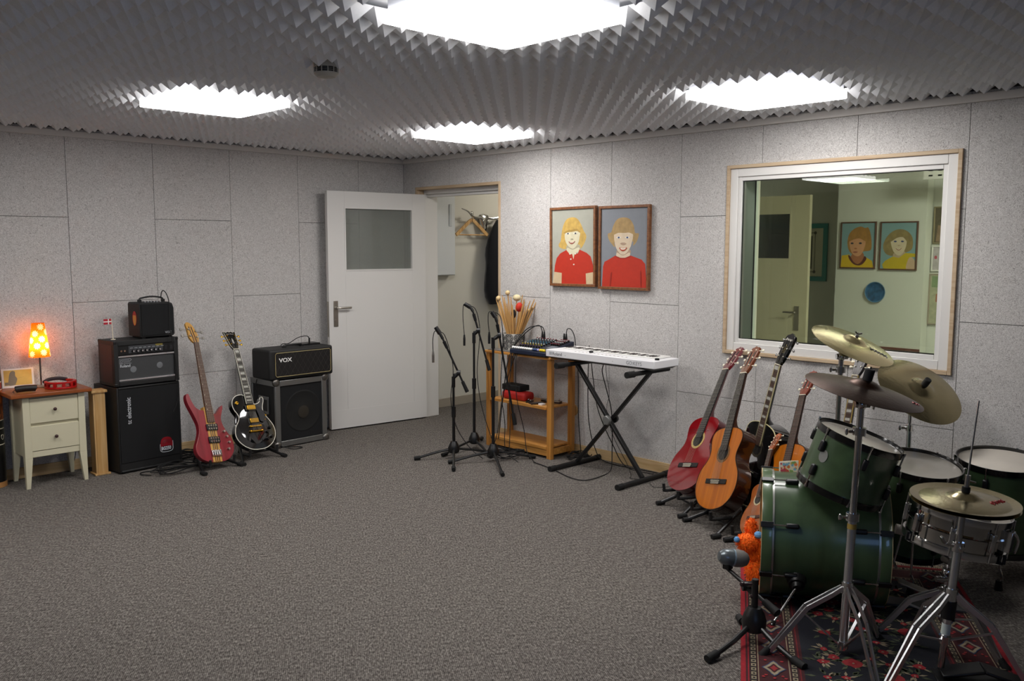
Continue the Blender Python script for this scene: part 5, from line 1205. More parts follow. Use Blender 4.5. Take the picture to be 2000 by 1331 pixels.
# ---- tubular stands under the guitars
def gstand(label, T, w=.30, name='guitar_stand', depth=.10, grp='tubular guitar stands'):
    """T: the guitar's frame; the stand is built on the floor around the lowest point of its body"""
    p = T.translation; up = V(T.col[1][:3]).normalized(); n = V(T.col[2][:3]).normalized()
    f = V((n.x, n.y, 0)).normalized(); r = V((f.y, -f.x, 0)) * -1
    t = thing(name, label, 'guitar stand', (p.x, p.y, 0), 0, grp); o = V((p.x, p.y, 0)); loc = lambda q: V(q) - o
    base = p - n*depth*.5; base.z = 0; back = base - f*.26; yz = max(p.z - .022, .05)
    for s in (-1, 1):
        hook0 = V((p.x, p.y, yz)) + r*s*w*.30 - f*.08; hook1 = hook0 + f*.12; tip = hook1 + V((0, 0, .045)) + f*.012
        foot = V((p.x, p.y, .012)) + r*s*w*.46 + f*.05
        m = M(); m.tube([loc(back*.35 + hook0*.65 + V((0,0,.05))), loc(foot)], .011, 8, smooth=False); m.build('front_leg', blackm, t)
        m = M(); m.cyl(loc(foot - f*.03 + V((0,0,.004))), loc(foot + f*.022), .0145, n=10); m.build('rubber_foot', rubber, t)
        m = M(); m.tube([loc(hook0), loc(hook1), loc(hook1 + V((0,0,.012)) + f*.008), loc(tip)], .0095, 8, 3); m.build('cradle_arm', rubber, t)
    m = M(); m.cyl(loc(V((p.x, p.y, .05)) - r*w*.33 - f*.055), loc(V((p.x, p.y, .05)) + r*w*.33 - f*.055), .006); m.build('cross_bar', blackm, t)
    top = back*.45 + V((p.x, p.y, 0))*.55 - n*.07 ; hi = p - n*(depth+.03) + up*.30
    m = M(); m.tube([loc(hi), loc(hi*.5 + back*.5 + V((0,0,.0))), loc(V((back.x, back.y, .013)))], .0095, 8, 3); m.build('rear_leg', blackm, t)
    return t
def yokes(lst):
    for lab, T, w in lst: gstand(lab, T, w)
yokes([('black guitar stand under the red classical guitar', gframe((-.665, -3.546, .125), 153.5, 32.1, 14.7), .30),
       ('black guitar stand under the amber classical guitar', gframe((-.832, -3.87, .112), 154, 24, 13.7), .34),
       ('black guitar stand under the black acoustic guitar', gframe((-.539, -3.905, .09), 154.4, 11.7, -4.1), .30),
       ('black guitar stand under the small orange classical guitar', gframe((-.717, -4.208, .119), 156.7, 24.2, 12.3), .28),
       ('black guitar stand under the small sunburst guitar', gframe((-.972, -4.207, .082), 147.9, 27.8, 22.4), .30),
       ('black guitar stand of the gold bound guitar behind the drums', gframe((-.47, -4.405, .065), 160, 14, 4), .28)])

# ---- electric bass
TB = gframe((-2.208, -.715, .059), 282.2, 24.0, -7.6, .967)
t = thing('bass_guitar', 'red wooden electric bass with striped centre leaning at left wall', 'bass guitar', T=TB)
BP = [(0,.004),(.055,.0),(.11,.02),(.150,.065),(.163,.12),(.150,.18),(.118,.235),(.098,.285),(.095,.33),(.112,.375),(.128,.415),(.125,.43),(.105,.415),(.07,.378),(.045,.365),
      (-.045,.395),(-.075,.40),(-.105,.425),(-.128,.475),(-.140,.52),(-.156,.523),(-.166,.49),(-.158,.44),(-.128,.36),(-.108,.295),(-.108,.24),(-.130,.18),(-.158,.12),(-.156,.07),(-.12,.025),(-.055,.0)]
bo = [(x, y) for x, y in cm2(BP, 3)]
redw = mat('red_stained_wood', '8e2430', .3, coat=.5, wood=('74161f', 'y', 30))
m = M(); m.prism(bo, -.038, 0); m.build('body', redw, t, smooth=40, bevel=.004)
maple = mat('maple_stripe', 'cfa055', .3, wood=('bd8c42', 'y', 40)); wal = mat('walnut_stripe', '4a2a1c', .35)
m = M(); m.box(-.038, -.001, -.0385, .038, .42, .0015); cs = m.build('centre_block', maple, t)
for x in (-.016, 0, .016): m = M(); m.box(x-.0035, -.0015, .0012, x+.0035, .42, .0021); m.build('stripe', wal, cs)
nutb = .93
m = M(); m.hexa([(-.031, .30, .0022), (.031, .30, .0022), (.020, nutb, .0022), (-.020, nutb, .0022)], [(-.031, .30, .012), (.031, .30, .012), (.020, nutb, .012), (-.020, nutb, .012)]); fbo = m.build('fingerboard', mat('brown_fingerboard', '5e4030', .5, wood=('4c3226', 'y', 60)), t)
m = M(); sc = nutb - .065
for k in range(1, 25):
    y = nutb - sc*(1 - 2**(-k/12))
    if y < .31: break
    w = .020 + .011*(nutb-y)/.63; m.box(-w, y-.0008, .0121, w, y+.0008, .0132)
m.build('frets', mat('dull_fret', '8a7a68', .4, .5), fbo)
m = M()
for k in (3, 5, 7, 9, 12, 15, 17):
    y = nutb - sc*(1 - 2**(-(k-.5)/12)); m.cyl((-.016, y, .0121), (-.016, y, .0128), .003, n=8)
m.build('dot_inlays', ivory, fbo)
m = M(); m.hexa([(-.022, .30, -.02), (.022, .30, -.02), (.015, nutb, -.006), (-.015, nutb, -.006)], [(-.028, .30, .002), (.028, .30, .002), (.019, nutb, .002), (-.019, nutb, .002)]); m.build('neck', maple, t, bevel=.004)
HPB = [(-.020, 0), (-.040, .028), (-.048, .05), (-.047, .12), (-.050, .155), (-.038, .172), (-.012, .168), (.010, .14), (.026, .09), (.034, .055), (.030, .028), (.020, 0)]
TH = Matrix.Translation((0, nutb, .008)) @ Matrix.Rotation(R(-8), 4, 'X')
m = M(TH); m.prism(cm2(HPB, 2), -.016, 0); hd = m.build('headstock', maple, t)
for x in (-.014, .006): m = M(TH); m.prism([(x-.004, .0), (x+.004, .0), (x-.010, .135), (x-.018, .135)], .0, .0008); m.build('stripe', wal, hd)
for s, y in ((-1, .055), (-1, .11), (1, .045), (1, .095)):
    m = M(TH); x0 = s*.028 - .01
    m.cyl((x0, y, .0), (x0, y, .010), .0075, n=12); m.cyl((x0, y, -.008), (x0 + s*.055, y, -.008), .003); m.box(x0+s*.052, y-.011, -.011, x0+s*.068, y+.011, -.005); m.build('tuning_machine', satin, hd)
for y in (.262, .165):
    m = M(); m.box(-.047, y-.024, .001, .047, y+.024, .013); pu = m.build('pickup', black, t, bevel=.004)
    for k in range(8): m = M(); m.cyl((-.029 + (k % 4)*.0195, y-.012+.024*(k//4), .013), (-.029 + (k % 4)*.0195, y-.012+.024*(k//4), .0145), .0058, n=12); m.build('pole_piece', chrome, pu)
m = M(); m.box(-.041, .042, .002, .041, .088, .012); 
for k in range(4): m.cyl((-.028+k*.019, .05, .0121), (-.028+k*.019, .084, .0145), .0065, n=8)
m.build('bridge', chrome, t, bevel=.001)
for x, y in ((.095, .225), (.112, .185), (.122, .14), (.108, .09)): m = M(); m.cyl((x, y, 0), (x, y, .016), .0095, .0085, 14); m.build('control_knob', satin, t)
for k in range(4): m = M(); m.tube([(-.0285+k*.019, .06, .016), (-.0145+k*.0097, nutb, .0145), tuple(TH @ V(((-.03 if k < 2 else .018), (.055, .11, .095, .045)[k], .006)))], .0009, 4, smooth=False); m.build('string', strm, t)
gstand('low black stand under the red electric bass', Matrix.Translation(V((0,0,.0))) @ gframe((-2.208, -.715, .059), 282.2, 24.0, -7.6), .34, depth=.04)

# ---- black single-cut electric guitar
TL_ = gframe((-1.854, -.662, .082), 275.3, 27.5, -3.9, 1.0)
t = thing('electric_guitar', 'glossy black electric guitar with gold hardware and white binding', 'electric guitar', T=TL_)
LP = [(0,0),(.06,.006),(.115,.035),(.152,.08),(.166,.13),(.160,.18),(.135,.228),(.113,.262),(.104,.298),(.110,.335),(.126,.372),(.128,.40),(.112,.408),(.098,.385),(.075,.362),(.045,.358),(.028,.372),
      (-.028,.430),(-.06,.438),(-.10,.428),(-.130,.398),(-.141,.36),(-.134,.32),(-.116,.285),(-.110,.258),(-.124,.228),(-.155,.185),(-.168,.13),(-.155,.08),(-.115,.035),(-.06,.006)]
lo = cm2(LP, 3)
m = M(); m.prism(lo, -.05, -.0005); m.build('body', blkg, t, smooth=40)
lb_ = mat('white_binding', 'd8d4c4', .3)
m = M(); strap(m, [(x, y) for x, y in lo], inset(lo, .005), -.006, .0004); m.build('binding', lb_, t)
m = M(); m.ball((0, .19, -.012), .155, (.97, 1.12, .135), 32); m.v = [v for v in m.v]; m.build('arched_top', blkg, t)
nl = .80; yb = .355
m = M(); m.hexa([(-.029, yb, .004), (.029, yb, .004), (.0215, nl, .004), (-.0215, nl, .004)], [(-.029, yb, .017), (.029, yb, .017), (.0215, nl, .012), (-.0215, nl, .012)]); fbo = m.build('fingerboard', ebony, t)
for s in (-1, 1): m = M(); m.bar([(s*.029, yb, .013), (s*.0215, nl, .009)], .0022, .008, (0,0,1)); m.build('neck_binding', lb_, fbo)
sc = nl - .165; pearl = mat('pearl', 'b9b7ae', .25); m = M(); m2 = M()
for k in range(1, 23):
    y = nl - sc*(1 - 2**(-k/12)); y0 = nl - sc*(1 - 2**(-(k-1)/12))
    if y < yb+.003: break
    w = .0215+.0075*(nl-y)/(nl-yb); zz = .012 + .005*(nl-y)/(nl-yb); m.box(-w, y-.0008, zz, w, y+.0008, zz+.0013)
    if k in (1, 3, 5, 7, 9, 12, 15, 17, 19): hh = (y0-y)*.30; yc = (y+y0)/2; m2.box(-w*.68, yc-hh, zz-.001, w*.68, yc+hh, zz+.0004)
m.build('frets', fretm, fbo); m2.build('block_inlays', pearl, fbo)
m = M(); m.hexa([(-.022, yb+.05, -.03), (.022, yb+.05, -.03), (.017, nl, -.012), (-.017, nl, -.012)], [(-.028, yb+.05, .005), (.028, yb+.05, .005), (.021, nl, .005), (-.021, nl, .005)]); m.build('neck', blkg, t, bevel=.005)
m = M(); m.box(-.0215, nl, .004, .0215, nl+.005, .015); m.build('nut', ivory, t)
TH = Matrix.Translation((0, nl+.005, .009)) @ Matrix.Rotation(R(-15), 4, 'X')
HPL = [(-.022, 0), (-.036, .035), (-.045, .13), (-.050, .168), (-.030, .160), (-.012, .170), (0, .163), (.012, .170), (.030, .160), (.050, .168), (.045, .13), (.036, .035), (.022, 0)]
m = M(TH); m.prism(HPL, -.015, 0); hd = m.build('headstock', blkg, t)
m = M(TH); strap(m, HPL, inset(HPL, .0028), -.002, .0006); m.build('head_binding', lb_, hd)
m = M(TH); m.prism([(0, .045), (.008, .075), (0, .105), (-.008, .075)], 0, .0008); m.prism([(-.010, .052), (0, .06), (.010, .052), (.004, .072), (-.004, .072)], 0, .0008); m.build('diamond_inlay', pearl, hd)
text('Les Paul', .019, mat('head_print'), TH @ Matrix.Translation((-.032, .138, .0007)), t, 'head_lettering', .0002)
for s in (-1, 1):
    for q in range(3):
        y = .045 + q*.040; x = s*(.026 + .003*q); m = M(TH); m.cyl((x, y, 0), (x, y, .009), .0055, n=12); m.cyl((x+s*.012, y, -.008), (x+s*.035, y, -.008), .003); m.ball((x+s*.040, y, -.008), .0105, (.8, 1, .6), 10); m.build('tuning_machine', gold, hd)
for y, r_ in ((.325, 0), (.222, 0)):
    m = M(); m.box(-.045, y-.022, .006, .045, y+.022, .013); pr_ = m.build('pickup_ring', black, t, bevel=.002)
    m = M(); m.box(-.035, y-.018, .0131, .035, y+.018, .022); m.build('pickup_cover', gold, pr_, bevel=.0025)
    for k in range(6): m = M(); m.cyl((-.026+k*.0104, y-.009, .022), (-.026+k*.0104, y-.009, .0232), .0024, n=8); m.build('pole_screw', gold, pr_)
m = M(); m.box(-.045, .172, .011, .045, .184, .021); m.cyl((-.042, .178, .005), (-.042, .178, .023), .007); m.cyl((.042, .178, .005), (.042, .178, .023), .007); m.build('bridge', gold, t, bevel=.001)
m = M(); m.cyl((-.050, .140, .015), (.050, .140, .015), .0075, n=12); m.ball((-.047, .140, .016), .0105, n=12); m.ball((.047, .140, .016), .0105, n=12); m.build('tailpiece', gold, t)
m = M(); m.prism(cm2([(.030, .345), (.085, .305), (.098, .27), (.10, .235), (.085, .205), (.052, .215), (.048, .26), (.040, .30)], 3), .014, .0165); m.build('pickguard', mat('black_guard', '15151a', .12, coat=.5), t)
for x, y in ((.104, .255), (.092, .222)): m = M(); m.cyl((x, y, .0), (x, y, .0195), .006 if y > .24 else .003, n=12); m.build('guard_screw', gold, t)
m = M(); m.cyl((-.100, .372, .0), (-.100, .372, .006), .0125, n=18); m.cyl((-.100, .372, .006), (-.096, .372, .018), .0035, n=8); m.build('toggle_switch', gold, t)
for x, y in ((.095, .13), (.125, .16), (.085, .075), (.122, .09)): m = M(); m.cyl((x, y, .0), (x, y, .016), .0125, .011, 18); m.build('control_knob', mat('black_knob', '101012', .15), t)
for k in range(6):
    s = -1 if k < 3 else 1; q = [0, 1, 2, 2, 1, 0][k]
    m = M(); m.tube([(-.026+k*.0104, .14, .022), (-.026+k*.0104, .178, .0235), (-.0175+k*.007, nl+.003, .0165), tuple(TH @ V((s*(.026+.003*q), .045+q*.04, .005)))], .0007, 4, smooth=False); m.build('string', strm, t)
gstand('low black stand under the glossy black electric guitar', gframe((-1.854, -.662, .082), 275.3, 27.5, -3.9), .38, depth=.05)
# ================================================================ RUG under the drums
RO = V((-1.045, -4.205, 0)); ru = V((.521, -.853, 0)).normalized(); rv = V((-ru.y, ru.x, 0)) * -1
if rv.x > 0: rv = -rv
RM = Matrix(((rv.x, ru.x, 0, RO.x), (rv.y, ru.y, 0, RO.y), (0, 0, -1 if False else 1, 0), (0, 0, 0, 1)))    # x along the rug toward the camera, y across
RL, RW = 2.05, .995
t = thing('rug', 'dark red and navy oriental rug with floral field under the drum kit', 'rug', T=RM)
def rnd_poly(cx, cy, r, n=10, j=.25, rs=random): return [(cx + r*(1+rs.uniform(-j, j))*cos(2*PI*i/n), cy + r*(1+rs.uniform(-j, j))*sin(2*PI*i/n)) for i in range(n)]
rc = lambda n, c: mat('wool_'+n, c, .95, noise=(60, .18), bump=(500, .5))
cr_, cm_, cn_, cc_, ck_, cb_, cg_, cp_ = rc('red', '8e101e'), rc('maroon', '3c0d12'), rc('navy', '0d0f1a'), rc('cream', '8f826a'), rc('black', '0e0c0e'), rc('blue', '2c3a58'), rc('green', '444a36'), rc('rose', '8e2428')
m = M(); m.box(0, 0, 0.0002, RL, RW, .007); m.build('ground', cr_, t)
Z = [.0071]
pile = M(); pms = []
def lay(nm, mm, fn):
    if mm not in pms: pms.append(mm)
    pile.m = pms.index(mm); fn(pile); Z[0] += .00018
def frame_band(m, a, b):
    z = Z[0]
    for q in ((a, a, RL-a, b), (a, RW-b, RL-a, RW-a), (a, b, b, RW-b), (RL-b, b, RL-a, RW-b)): m.box(q[0], q[1], z-.0002, q[2], q[3], z)
for a, b, mm in ((.018, .035, cm_), (.026, .030, cr_), (.035, .058, ck_), (.058, .070, cm_), (.062, .0655, cc_), (.070, .170, cm_), (.170, .182, cm_), (.174, .1775, cc_), (.182, .205, ck_), (.205, .228, cm_), (.212, .217, rc('dull_red', '6a1418'))):
    lay('border_band', mm, lambda m, a=a, b=b: frame_band(m, a, b))
lay('field', cn_, lambda m: m.box(.228, .228, Z[0]-.0002, RL-.228, RW-.228, Z[0]))
def guard(m):
    z = Z[0]; 
    for c in (.0465, .1935):
        k = c
        while k < RL - c:
            for y in (c, RW-c): m.box(k-.013, y-.009, z-.0002, k+.010, y+.009, z)
            k += .034
        k = c + .03
        while k < RW - c:
            for x in (c, RL-c): m.box(x-.009, k-.013, z-.0002, x+.009, k+.010, z)
            k += .034
lay('guard_boxes', cc_, guard)
def guard2(m):
    z = Z[0]
    for c in (.0465, .1935):
        k = c
        while k < RL - c:
            for y in (c, RW-c): m.box(k-.006, y-.004, z-.0002, k+.004, y+.005, z)
            k += .034
        k = c + .03
        while k < RW - c:
            for x in (c, RL-c): m.box(x-.004, k-.006, z-.0002, x+.005, k+.004, z)
            k += .034
lay('guard_marks', ck_, guard2)
def spots():
    P = []; k = .14
    while k < RL - .1: P += [(k, .12), (k, RW-.12)]; k += .19
    k = .26
    while k < RW - .2: P += [(.12, k), (RL-.12, k)]; k += .19
    return P
def dia(m, r, st=1.25):
    for x, y in spots():
        S = [(1,0),(.75,.22),(.5,.34),(.25,.55),(0,.8),(-.25,.55),(-.5,.34),(-.75,.22),(-1,0),(-.75,-.22),(-.5,-.34),(-.25,-.55),(0,-.8),(.25,-.55),(.5,-.34),(.75,-.22)]
        m.flat([(x+a*r*st, y+b*r*1.1) for a, b in S], Z[0])
lay('medallion_edge', cb_, lambda m: dia(m, .052)); lay('medallion', cc_, lambda m: dia(m, .045)); lay('medallion_heart', cm_, lambda m: dia(m, .029)); lay('medallion_centre', cp_, lambda m: dia(m, .017))
def dots(m):
    for x, y in spots():
        for dx, dy in ((.06,.03),(.06,-.03),(-.06,.03),(-.06,-.03),(.078,0),(.075,.04),(.075,-.04)): m.flat(rnd_poly(x+dx, y+dy, .0065, 6), Z[0])
lay('border_blossoms', cp_, dots)
rr_ = random.Random(11); FLW = [(rr_.uniform(.30, RL-.30), rr_.uniform(.29, RW-.29)) for _ in range(260)]
FLW = [f for i, f in enumerate(FLW) if all(math.hypot(f[0]-g[0], f[1]-g[1]) > .058 for g in FLW[:i])]
def leaves(m):
    for x, y in FLW:
        for k in range(7):
            a = rr_.uniform(0, 2*PI); d = rr_.uniform(.035, .06); c = (x+d*cos(a), y+d*sin(a)); l = .026
            m.flat([(c[0]+l*cos(a), c[1]+l*sin(a)), (c[0]-.008*sin(a), c[1]+.008*cos(a)), (c[0]-l*.6*cos(a), c[1]-l*.6*sin(a)), (c[0]+.008*sin(a), c[1]-.008*cos(a))], Z[0])
lay('field_leaves', cg_, leaves); lay('field_leaves', cc_, lambda m: [m.flat([(x+.05*cos(a), y+.05*sin(a)), (x+.03*cos(a+.2), y+.03*sin(a+.2)), (x+.012*cos(a), y+.012*sin(a)), (x+.03*cos(a-.2), y+.03*sin(a-.2))], Z[0]) for x, y in FLW for a in [rr_.uniform(0, 6.3) for _ in range(4)]])
lay('field_blossoms', cp_, lambda m: [m.flat(rnd_poly(x, y, rr_.choice((.014, .022, .034)), 12, .3, rr_), Z[0]) for x, y in FLW])
lay('blossom_hearts', cr_, lambda m: [m.flat(rnd_poly(x, y, .012, 8, .3, rr_), Z[0]) for x, y in FLW])
lay('blossom_hearts', cc_, lambda m: [m.flat(rnd_poly(x+.002, y, .0055, 6, .3, rr_), Z[0]) for x, y in FLW])
pile.build('woven_pattern', pms, t, smooth=0)
m = M(); k = .006
while k < RW - .004:
    l = rr_.uniform(.045, .06); m.tube([(0, k, .004), (-l*.5, k+rr_.uniform(-.004, .004), .004), (-l, k+rr_.uniform(-.007, .007), .003)], .0021, 4, 2); k += .0085
o = m.build('fringe', cc_, t); o['kind'] = 'stuff'

# ================================================================ DRUMS
greenl = mat('green_lacquer', '415739', .35, coat=.4, coatr=.12, wood=('364a30', 'x', 14))
hoopb = mat('black_hoop', '0a0a0b', .2, coat=.4)
coated = mat('coated_head', 'c4bdb2', .55, noise=(7, .05)); clear = mat('clear_head', 'a8a39a', .16, noise=(4, .1))
def drum(name, label, X, n, r, H, shell, head, hoop, lugs=6, legs=None, grp='drums of the green kit', lugmat=None, a0=.3, gloss=True, headhoop=.016, cat='drum', badge=None, xdir=None, beads=False, clearbot=True):
    T = axisM(X, n, xdir); t = thing(name, label, cat, T=T, group=grp); lm = lugmat or black
    rs = r - .009
    m = M(); m.lathe([(rs, -H+.004), (rs, -.004), (rs-.006, -.004), (rs-.006, -H+.004)], 56, close=True); m.build('shell', shell, t)
    if beads:
        for z in (-H*.46,): m = M(); m.lathe([(rs, z-.006), (rs+.004, z), (rs, z+.006)], 56); m.build('shell_bead', shell, t)
    for z, s in ((0, 1), (-H, -1)):
        m = M(); m.lathe([(rs+.001, z-s*.012), (r, z-s*.012), (r+.001, z), (r, z+s*headhoop), (r-.004, z+s*headhoop), (r-.0055, z+s*.002), (rs+.001, z+s*.001)], 56, close=True); m.build('hoop', hoop, t)
        m = M(); m.lathe([(0, z+s*.003), (rs-.006, z+s*.003), (rs, z+s*.0005), (rs, z-s*.002), (0, z-s*.001)], 56); m.build('drumhead', head if s > 0 else coated, t)
    for k in range(lugs):
        a = a0 + 2*PI*k/lugs; c, s_ = cos(a), sin(a)
        TL = Matrix(((c, -s_, 0, 0), (s_, c, 0, 0), (0, 0, 1, 0), (0, 0, 0, 1)))
        if grp and H > .17 and not beads:
            for z, s in ((0, 1), (-H, -1)):
                m = M(TL); zc = z - s*.062; m.box(rs, -.0115, zc-.024, rs+.020, .0115, zc+.024); lg1 = m.build('lug', lm, t, bevel=.006)
                m = M(TL); m.cyl((r+.0045, 0, z+s*.012), (r+.0045, 0, zc+s*.02), .0032, n=8); m.cyl((r+.0045, 0, z+s*.006), (r+.0045, 0, z+s*.019), .0052, n=8); m.build('tension_rod', chrome, lg1)
        else:
            m = M(TL); m.box(rs, -.010, -H*.78, rs+.018, .010, -H*.22); lg1 = m.build('lug', lm, t, bevel=.004)
            m = M(TL); m.cyl((r+.004, 0, .012), (r+.004, 0, -H-.012), .0034, n=8); m.build('tension_rod', chrome, lg1)
    if badge is not None:
        c, s_ = cos(badge), sin(badge); TB_ = axisM((c*(rs+.0015), s_*(rs+.0015), -H*.44), (c, s_, 0))
        m = M(TB_); m.prism(ellipse(0, 0, .024, .018, 24), 0, .0015); m.build('badge', mat('badge_silver', '9a9c98', .3, .7), t)
    return t, T
# bass drum, lying on its side
BL = V((-1.427, -4.532, .290)); BA = V((.511, -.8596, 0)); TBd = axisM(BL, BA, (0, 0, 1))
t = thing('bass_drum', 'large green bass drum lying on its side on the rug', 'drum', T=TBd, group='drums of the green kit')
LB, rB = .52, .28
m = M(); m.lathe([(.272, .045), (.272, LB-.045), (.265, LB-.045), (.265, .045)], 72, close=True); m.build('shell', greenl, t)
woodin = mat('bare_ply', 'b98446', .6, wood=('a06c34', 'z', 20))
m = M(); m.lathe([(.2648, .003), (.2648, LB-.01), (.2635, LB-.01), (.2635, .003)], 72, close=True); m.build('inner_ply', woodin, t)
hoopg = mat('green_hoop', '4a6040', .3, coat=.5)
for z0, z1 in ((0, .043), (LB-.043, LB)):
    m = M(); m.lathe([(.267, z0), (.281, z0), (.282, z0+.004), (.282, z1-.004), (.281, z1), (.267, z1)], 72, close=True); hb = m.build('hoop', hoopg, t)
    e = z0 if z0 == 0 else z1; m = M(); m.lathe([(.266, e-.0012), (.282, e-.0012), (.282, e+.0012), (.266, e+.0012)], 72, close=True); m.build('hoop_edge', mat('maple_edge', 'cdb88a', .5), hb)
for z in (.047, LB-.047): m = M(); m.lathe([(.270, z-.0045), (.2785, z-.0045), (.2785, z+.0045), (.270, z+.0045)], 72, close=True); m.build('metal_ring', mat('dull_steel', 'a9aaa4', .35, .85), t)
m = M(); m.lathe([(0, LB-.002), (.265, LB-.002), (.265, LB-.0), (0, LB-.0)], 64); m.build('drumhead', coated, t)
for k in range(8):
    a = PI/8 + k*PI/4; c, s_ = cos(a), sin(a); TL = Matrix(((c, -s_, 0, 0), (s_, c, 0, 0), (0, 0, 1, 0), (0, 0, 0, 1)))
    for z0, s in ((0, 1), (LB, -1)):
        m = M(TL); z1 = z0 + s*.048; m.box(.282, -.012, min(z0-s*.003, z1), .2915, .012, max(z0-s*.003, z1)); m.box(.262, -.010, z0-s*.005, .290, .010, z0-s*.0025); cw = m.build('claw_hook', black, t, bevel=.004)
        zl = z0 + s*.125; m = M(TL); m.box(.272, -.011, zl-.028, .294, .011, zl+.028); lg1 = m.build('lug', black, t, bevel=.007)
        m = M(TL); m.cyl((.2885, 0, z0+s*.045), (.2885, 0, zl-s*.02), .0032, n=8); m.build('tension_rod', chrome, cw)
# spurs
WMi = WM[t.name]
for s in (1, -1):
    side = V((BA.y, -BA.x, 0)) * s     # +1 the side facing the camera
    p = BL + BA*.15 + side*.245 + V((0,0,-.135)); d = (side*.9 + V((0,0,-.44))).normalized()
    m = M(); m.cyl(p - d*.01, p + d*.025, .042, .034, 20); m.cyl(p + d*.02, p + d*.045, .026, .02, 14); sp = m.build('spur_mount', black, t, world=True)
    ft = p + side*.15 - BA*.10; ft.z = .012
    m = M(); m.cyl(p + d*.03, ft, .0058); m.build('spur_rod', chrome, sp, world=True)
    m = M(); m.cyl(ft + (p-ft).normalized()*.02, ft + V((0,0,-.004)), .010, .008, 10); m.build('rubber_tip', rubber, sp, world=True)
# toms and snare
t, T = drum('rack_tom', 'green rack tom mounted tilted above the bass drum', (-1.385, -4.956, .775), (.141, -.283, .949), .180, .232, greenl, clear, hoopb, 6, a0=.2, badge=None)
wi = T.inverted(); q = wi @ V((-1.56, -4.86, .62))
ba = math.atan2(q.y, q.x)
c, s_ = cos(ba), sin(ba)
m = M(axisM((c*.1715, s_*.1715, -.10), (c, s_, 0))); m.prism(ellipse(0, 0, .022, .027, 24), 0, .0015); m.build('badge', mat('badge_silver', '9a9c98', .3, .7), t)
m = M(); ms = V((cos(ba-1.05), sin(ba-1.05), 0)); m.box(-.0, 0, 0, .001, .001, .001)
m = M(); pa = V((-.175, 0, -.12)); 
wb = BL + BA*.28 + V((0, 0, .272)); tb = V((-1.300, -4.80, .66))
m.cyl(wb, wb + V((0,0,.03)), .032, n=16); m.cyl(wb, V((wb.x, wb.y, .70)), .0125, n=12); m.build('mount_post', chrome, t, world=True)
m = M(); m.ball((wb.x, wb.y, .70), .024, (1,1,1), 12); m.cyl((wb.x, wb.y, .70), tuple(V((-1.385, -4.956, .775)) - V((.141, -.283, .949))*.10 + (V((wb.x, wb.y, .70)) - V((-1.385, -4.956, .68))).normalized()*.168), .02, n=10); m.build('mount_arm', black, t, world=True)
for label, X, n, r, H, head in (('green floor tom nearest the bass drum with a shiny head', (-.801, -4.984, .563), (-.084, -.139, .987), .188, .40, clear), ('green floor tom at the right edge behind the hi-hat', (-.422, -5.222, .559), (-.08, -.05, .995), .200, .40, coated)):
    t, T = drum('floor_tom', label, X, n, r, H, greenl, head, hoopb, 6, a0=.5)
    for k in range(3):
        a = .9 + k*2*PI/3; p = T @ V(((r+.022)*cos(a), (r+.022)*sin(a), -.12)); 
        m = M(); m.cyl(p + V((0,0,.02)), (p.x, p.y, .10), .0055); m.tube([(p.x, p.y, .10), (p.x+.012*cos(a), p.y+.012*sin(a), .06), (p.x, p.y, .02)], .0055, 8, 3); lgx = m.build('leg', chrome, t, world=True)
        m = M(); m.cyl((p.x, p.y, .0), (p.x, p.y, .045), .020, .013, 12); m.build('rubber_foot', rubber, lgx, world=True)
        m = M(T); m.box((r-.009)*cos(a)-.016, (r-.009)*sin(a)-.016, -.16, (r+.018)*cos(a)+.010, (r+.018)*sin(a)+.010, -.10); m.build('leg_bracket', black, t, world=True, bevel=.004)
steel = mat('mirror_steel', 'b9b7b2', .07, 1)
SN = V((-1.405, -5.372, .566)); sn = V((.076, -.133, .988)).normalized()
t, T = drum('snare_drum', 'shiny chrome snare drum partly under the hi-hat cymbals', tuple(SN), tuple(sn), .184, .128, steel, coated, chrome, 8, lugmat=chrome, a0=.25, beads=True, grp=None, headhoop=.014)
m = M(T); m.box(.165, -.02, -.10, .20, .02, -.02); m.tube([(.195, 0, -.02), (.215, .01, -.05), (.212, .01, -.10)], .006, 8, 3); m.build('snare_strainer', chrome, t, world=True, bevel=.003)
m = M(T); m.flat(rnd_poly(.10, -.06, .034, 7, .2, random.Random(3)), .0042); m.build('damper_patch', mat('dark_patch', '3a3634', .7), t, world=True)
# ---- hardware
def leg_tripod(t, c, z_col, z_hub, feet, double=True, w=.010, foot_h=.016, world=True):
    """c: point on the tube axis (function of z)"""
    for f in feet:
        f = V(f); a = c(z_col); kn = a*.52 + f*.48 + V((0,0,.055)); d = V((f.x-a.x, f.y-a.y, 0)).normalized(); pr = V((-d.y, d.x, 0))
        a1 = a + d*.018; k1 = a*.80 + f*.20 + V((0,0,.028))
        m = M()
        for s in ((-1, 1) if double else (0,)):
            o1 = pr*s*.008; o2 = pr*s*.013; m.bar([a1+o1, k1+o2, kn+o2, f + V((0,0,foot_h+.008)) - d*.03 + o1], .007 if double else .018, .017 if double else .008, (0, 0, 1))
        lg = m.build('leg', legchrome, t, world=True)
        m = M(); m.cyl(f + V((0,0,.0)) - d*.0, f + V((0,0,foot_h+.018)) - d*.03, .017, .012, 12); m.build('rubber_foot', rubber, lg, world=True)
        h = c(z_hub); m = M(); m.bar([h + d*.016, a*.48 + f*.52 + V((0,0,.045))], .012, .005, (0,0,1)); m.build('leg_brace', legchrome, lg, world=True)
    m = M(); a = c(z_col); m.cyl(c(z_col-.022), c(z_col+.022), .022, n=18); m.build('leg_collar', chrome, t, world=True)
    m = M(); m.cyl(c(z_hub-.014), c(z_hub+.014), .021, n=18); m.build('brace_hub', chrome, t, world=True)
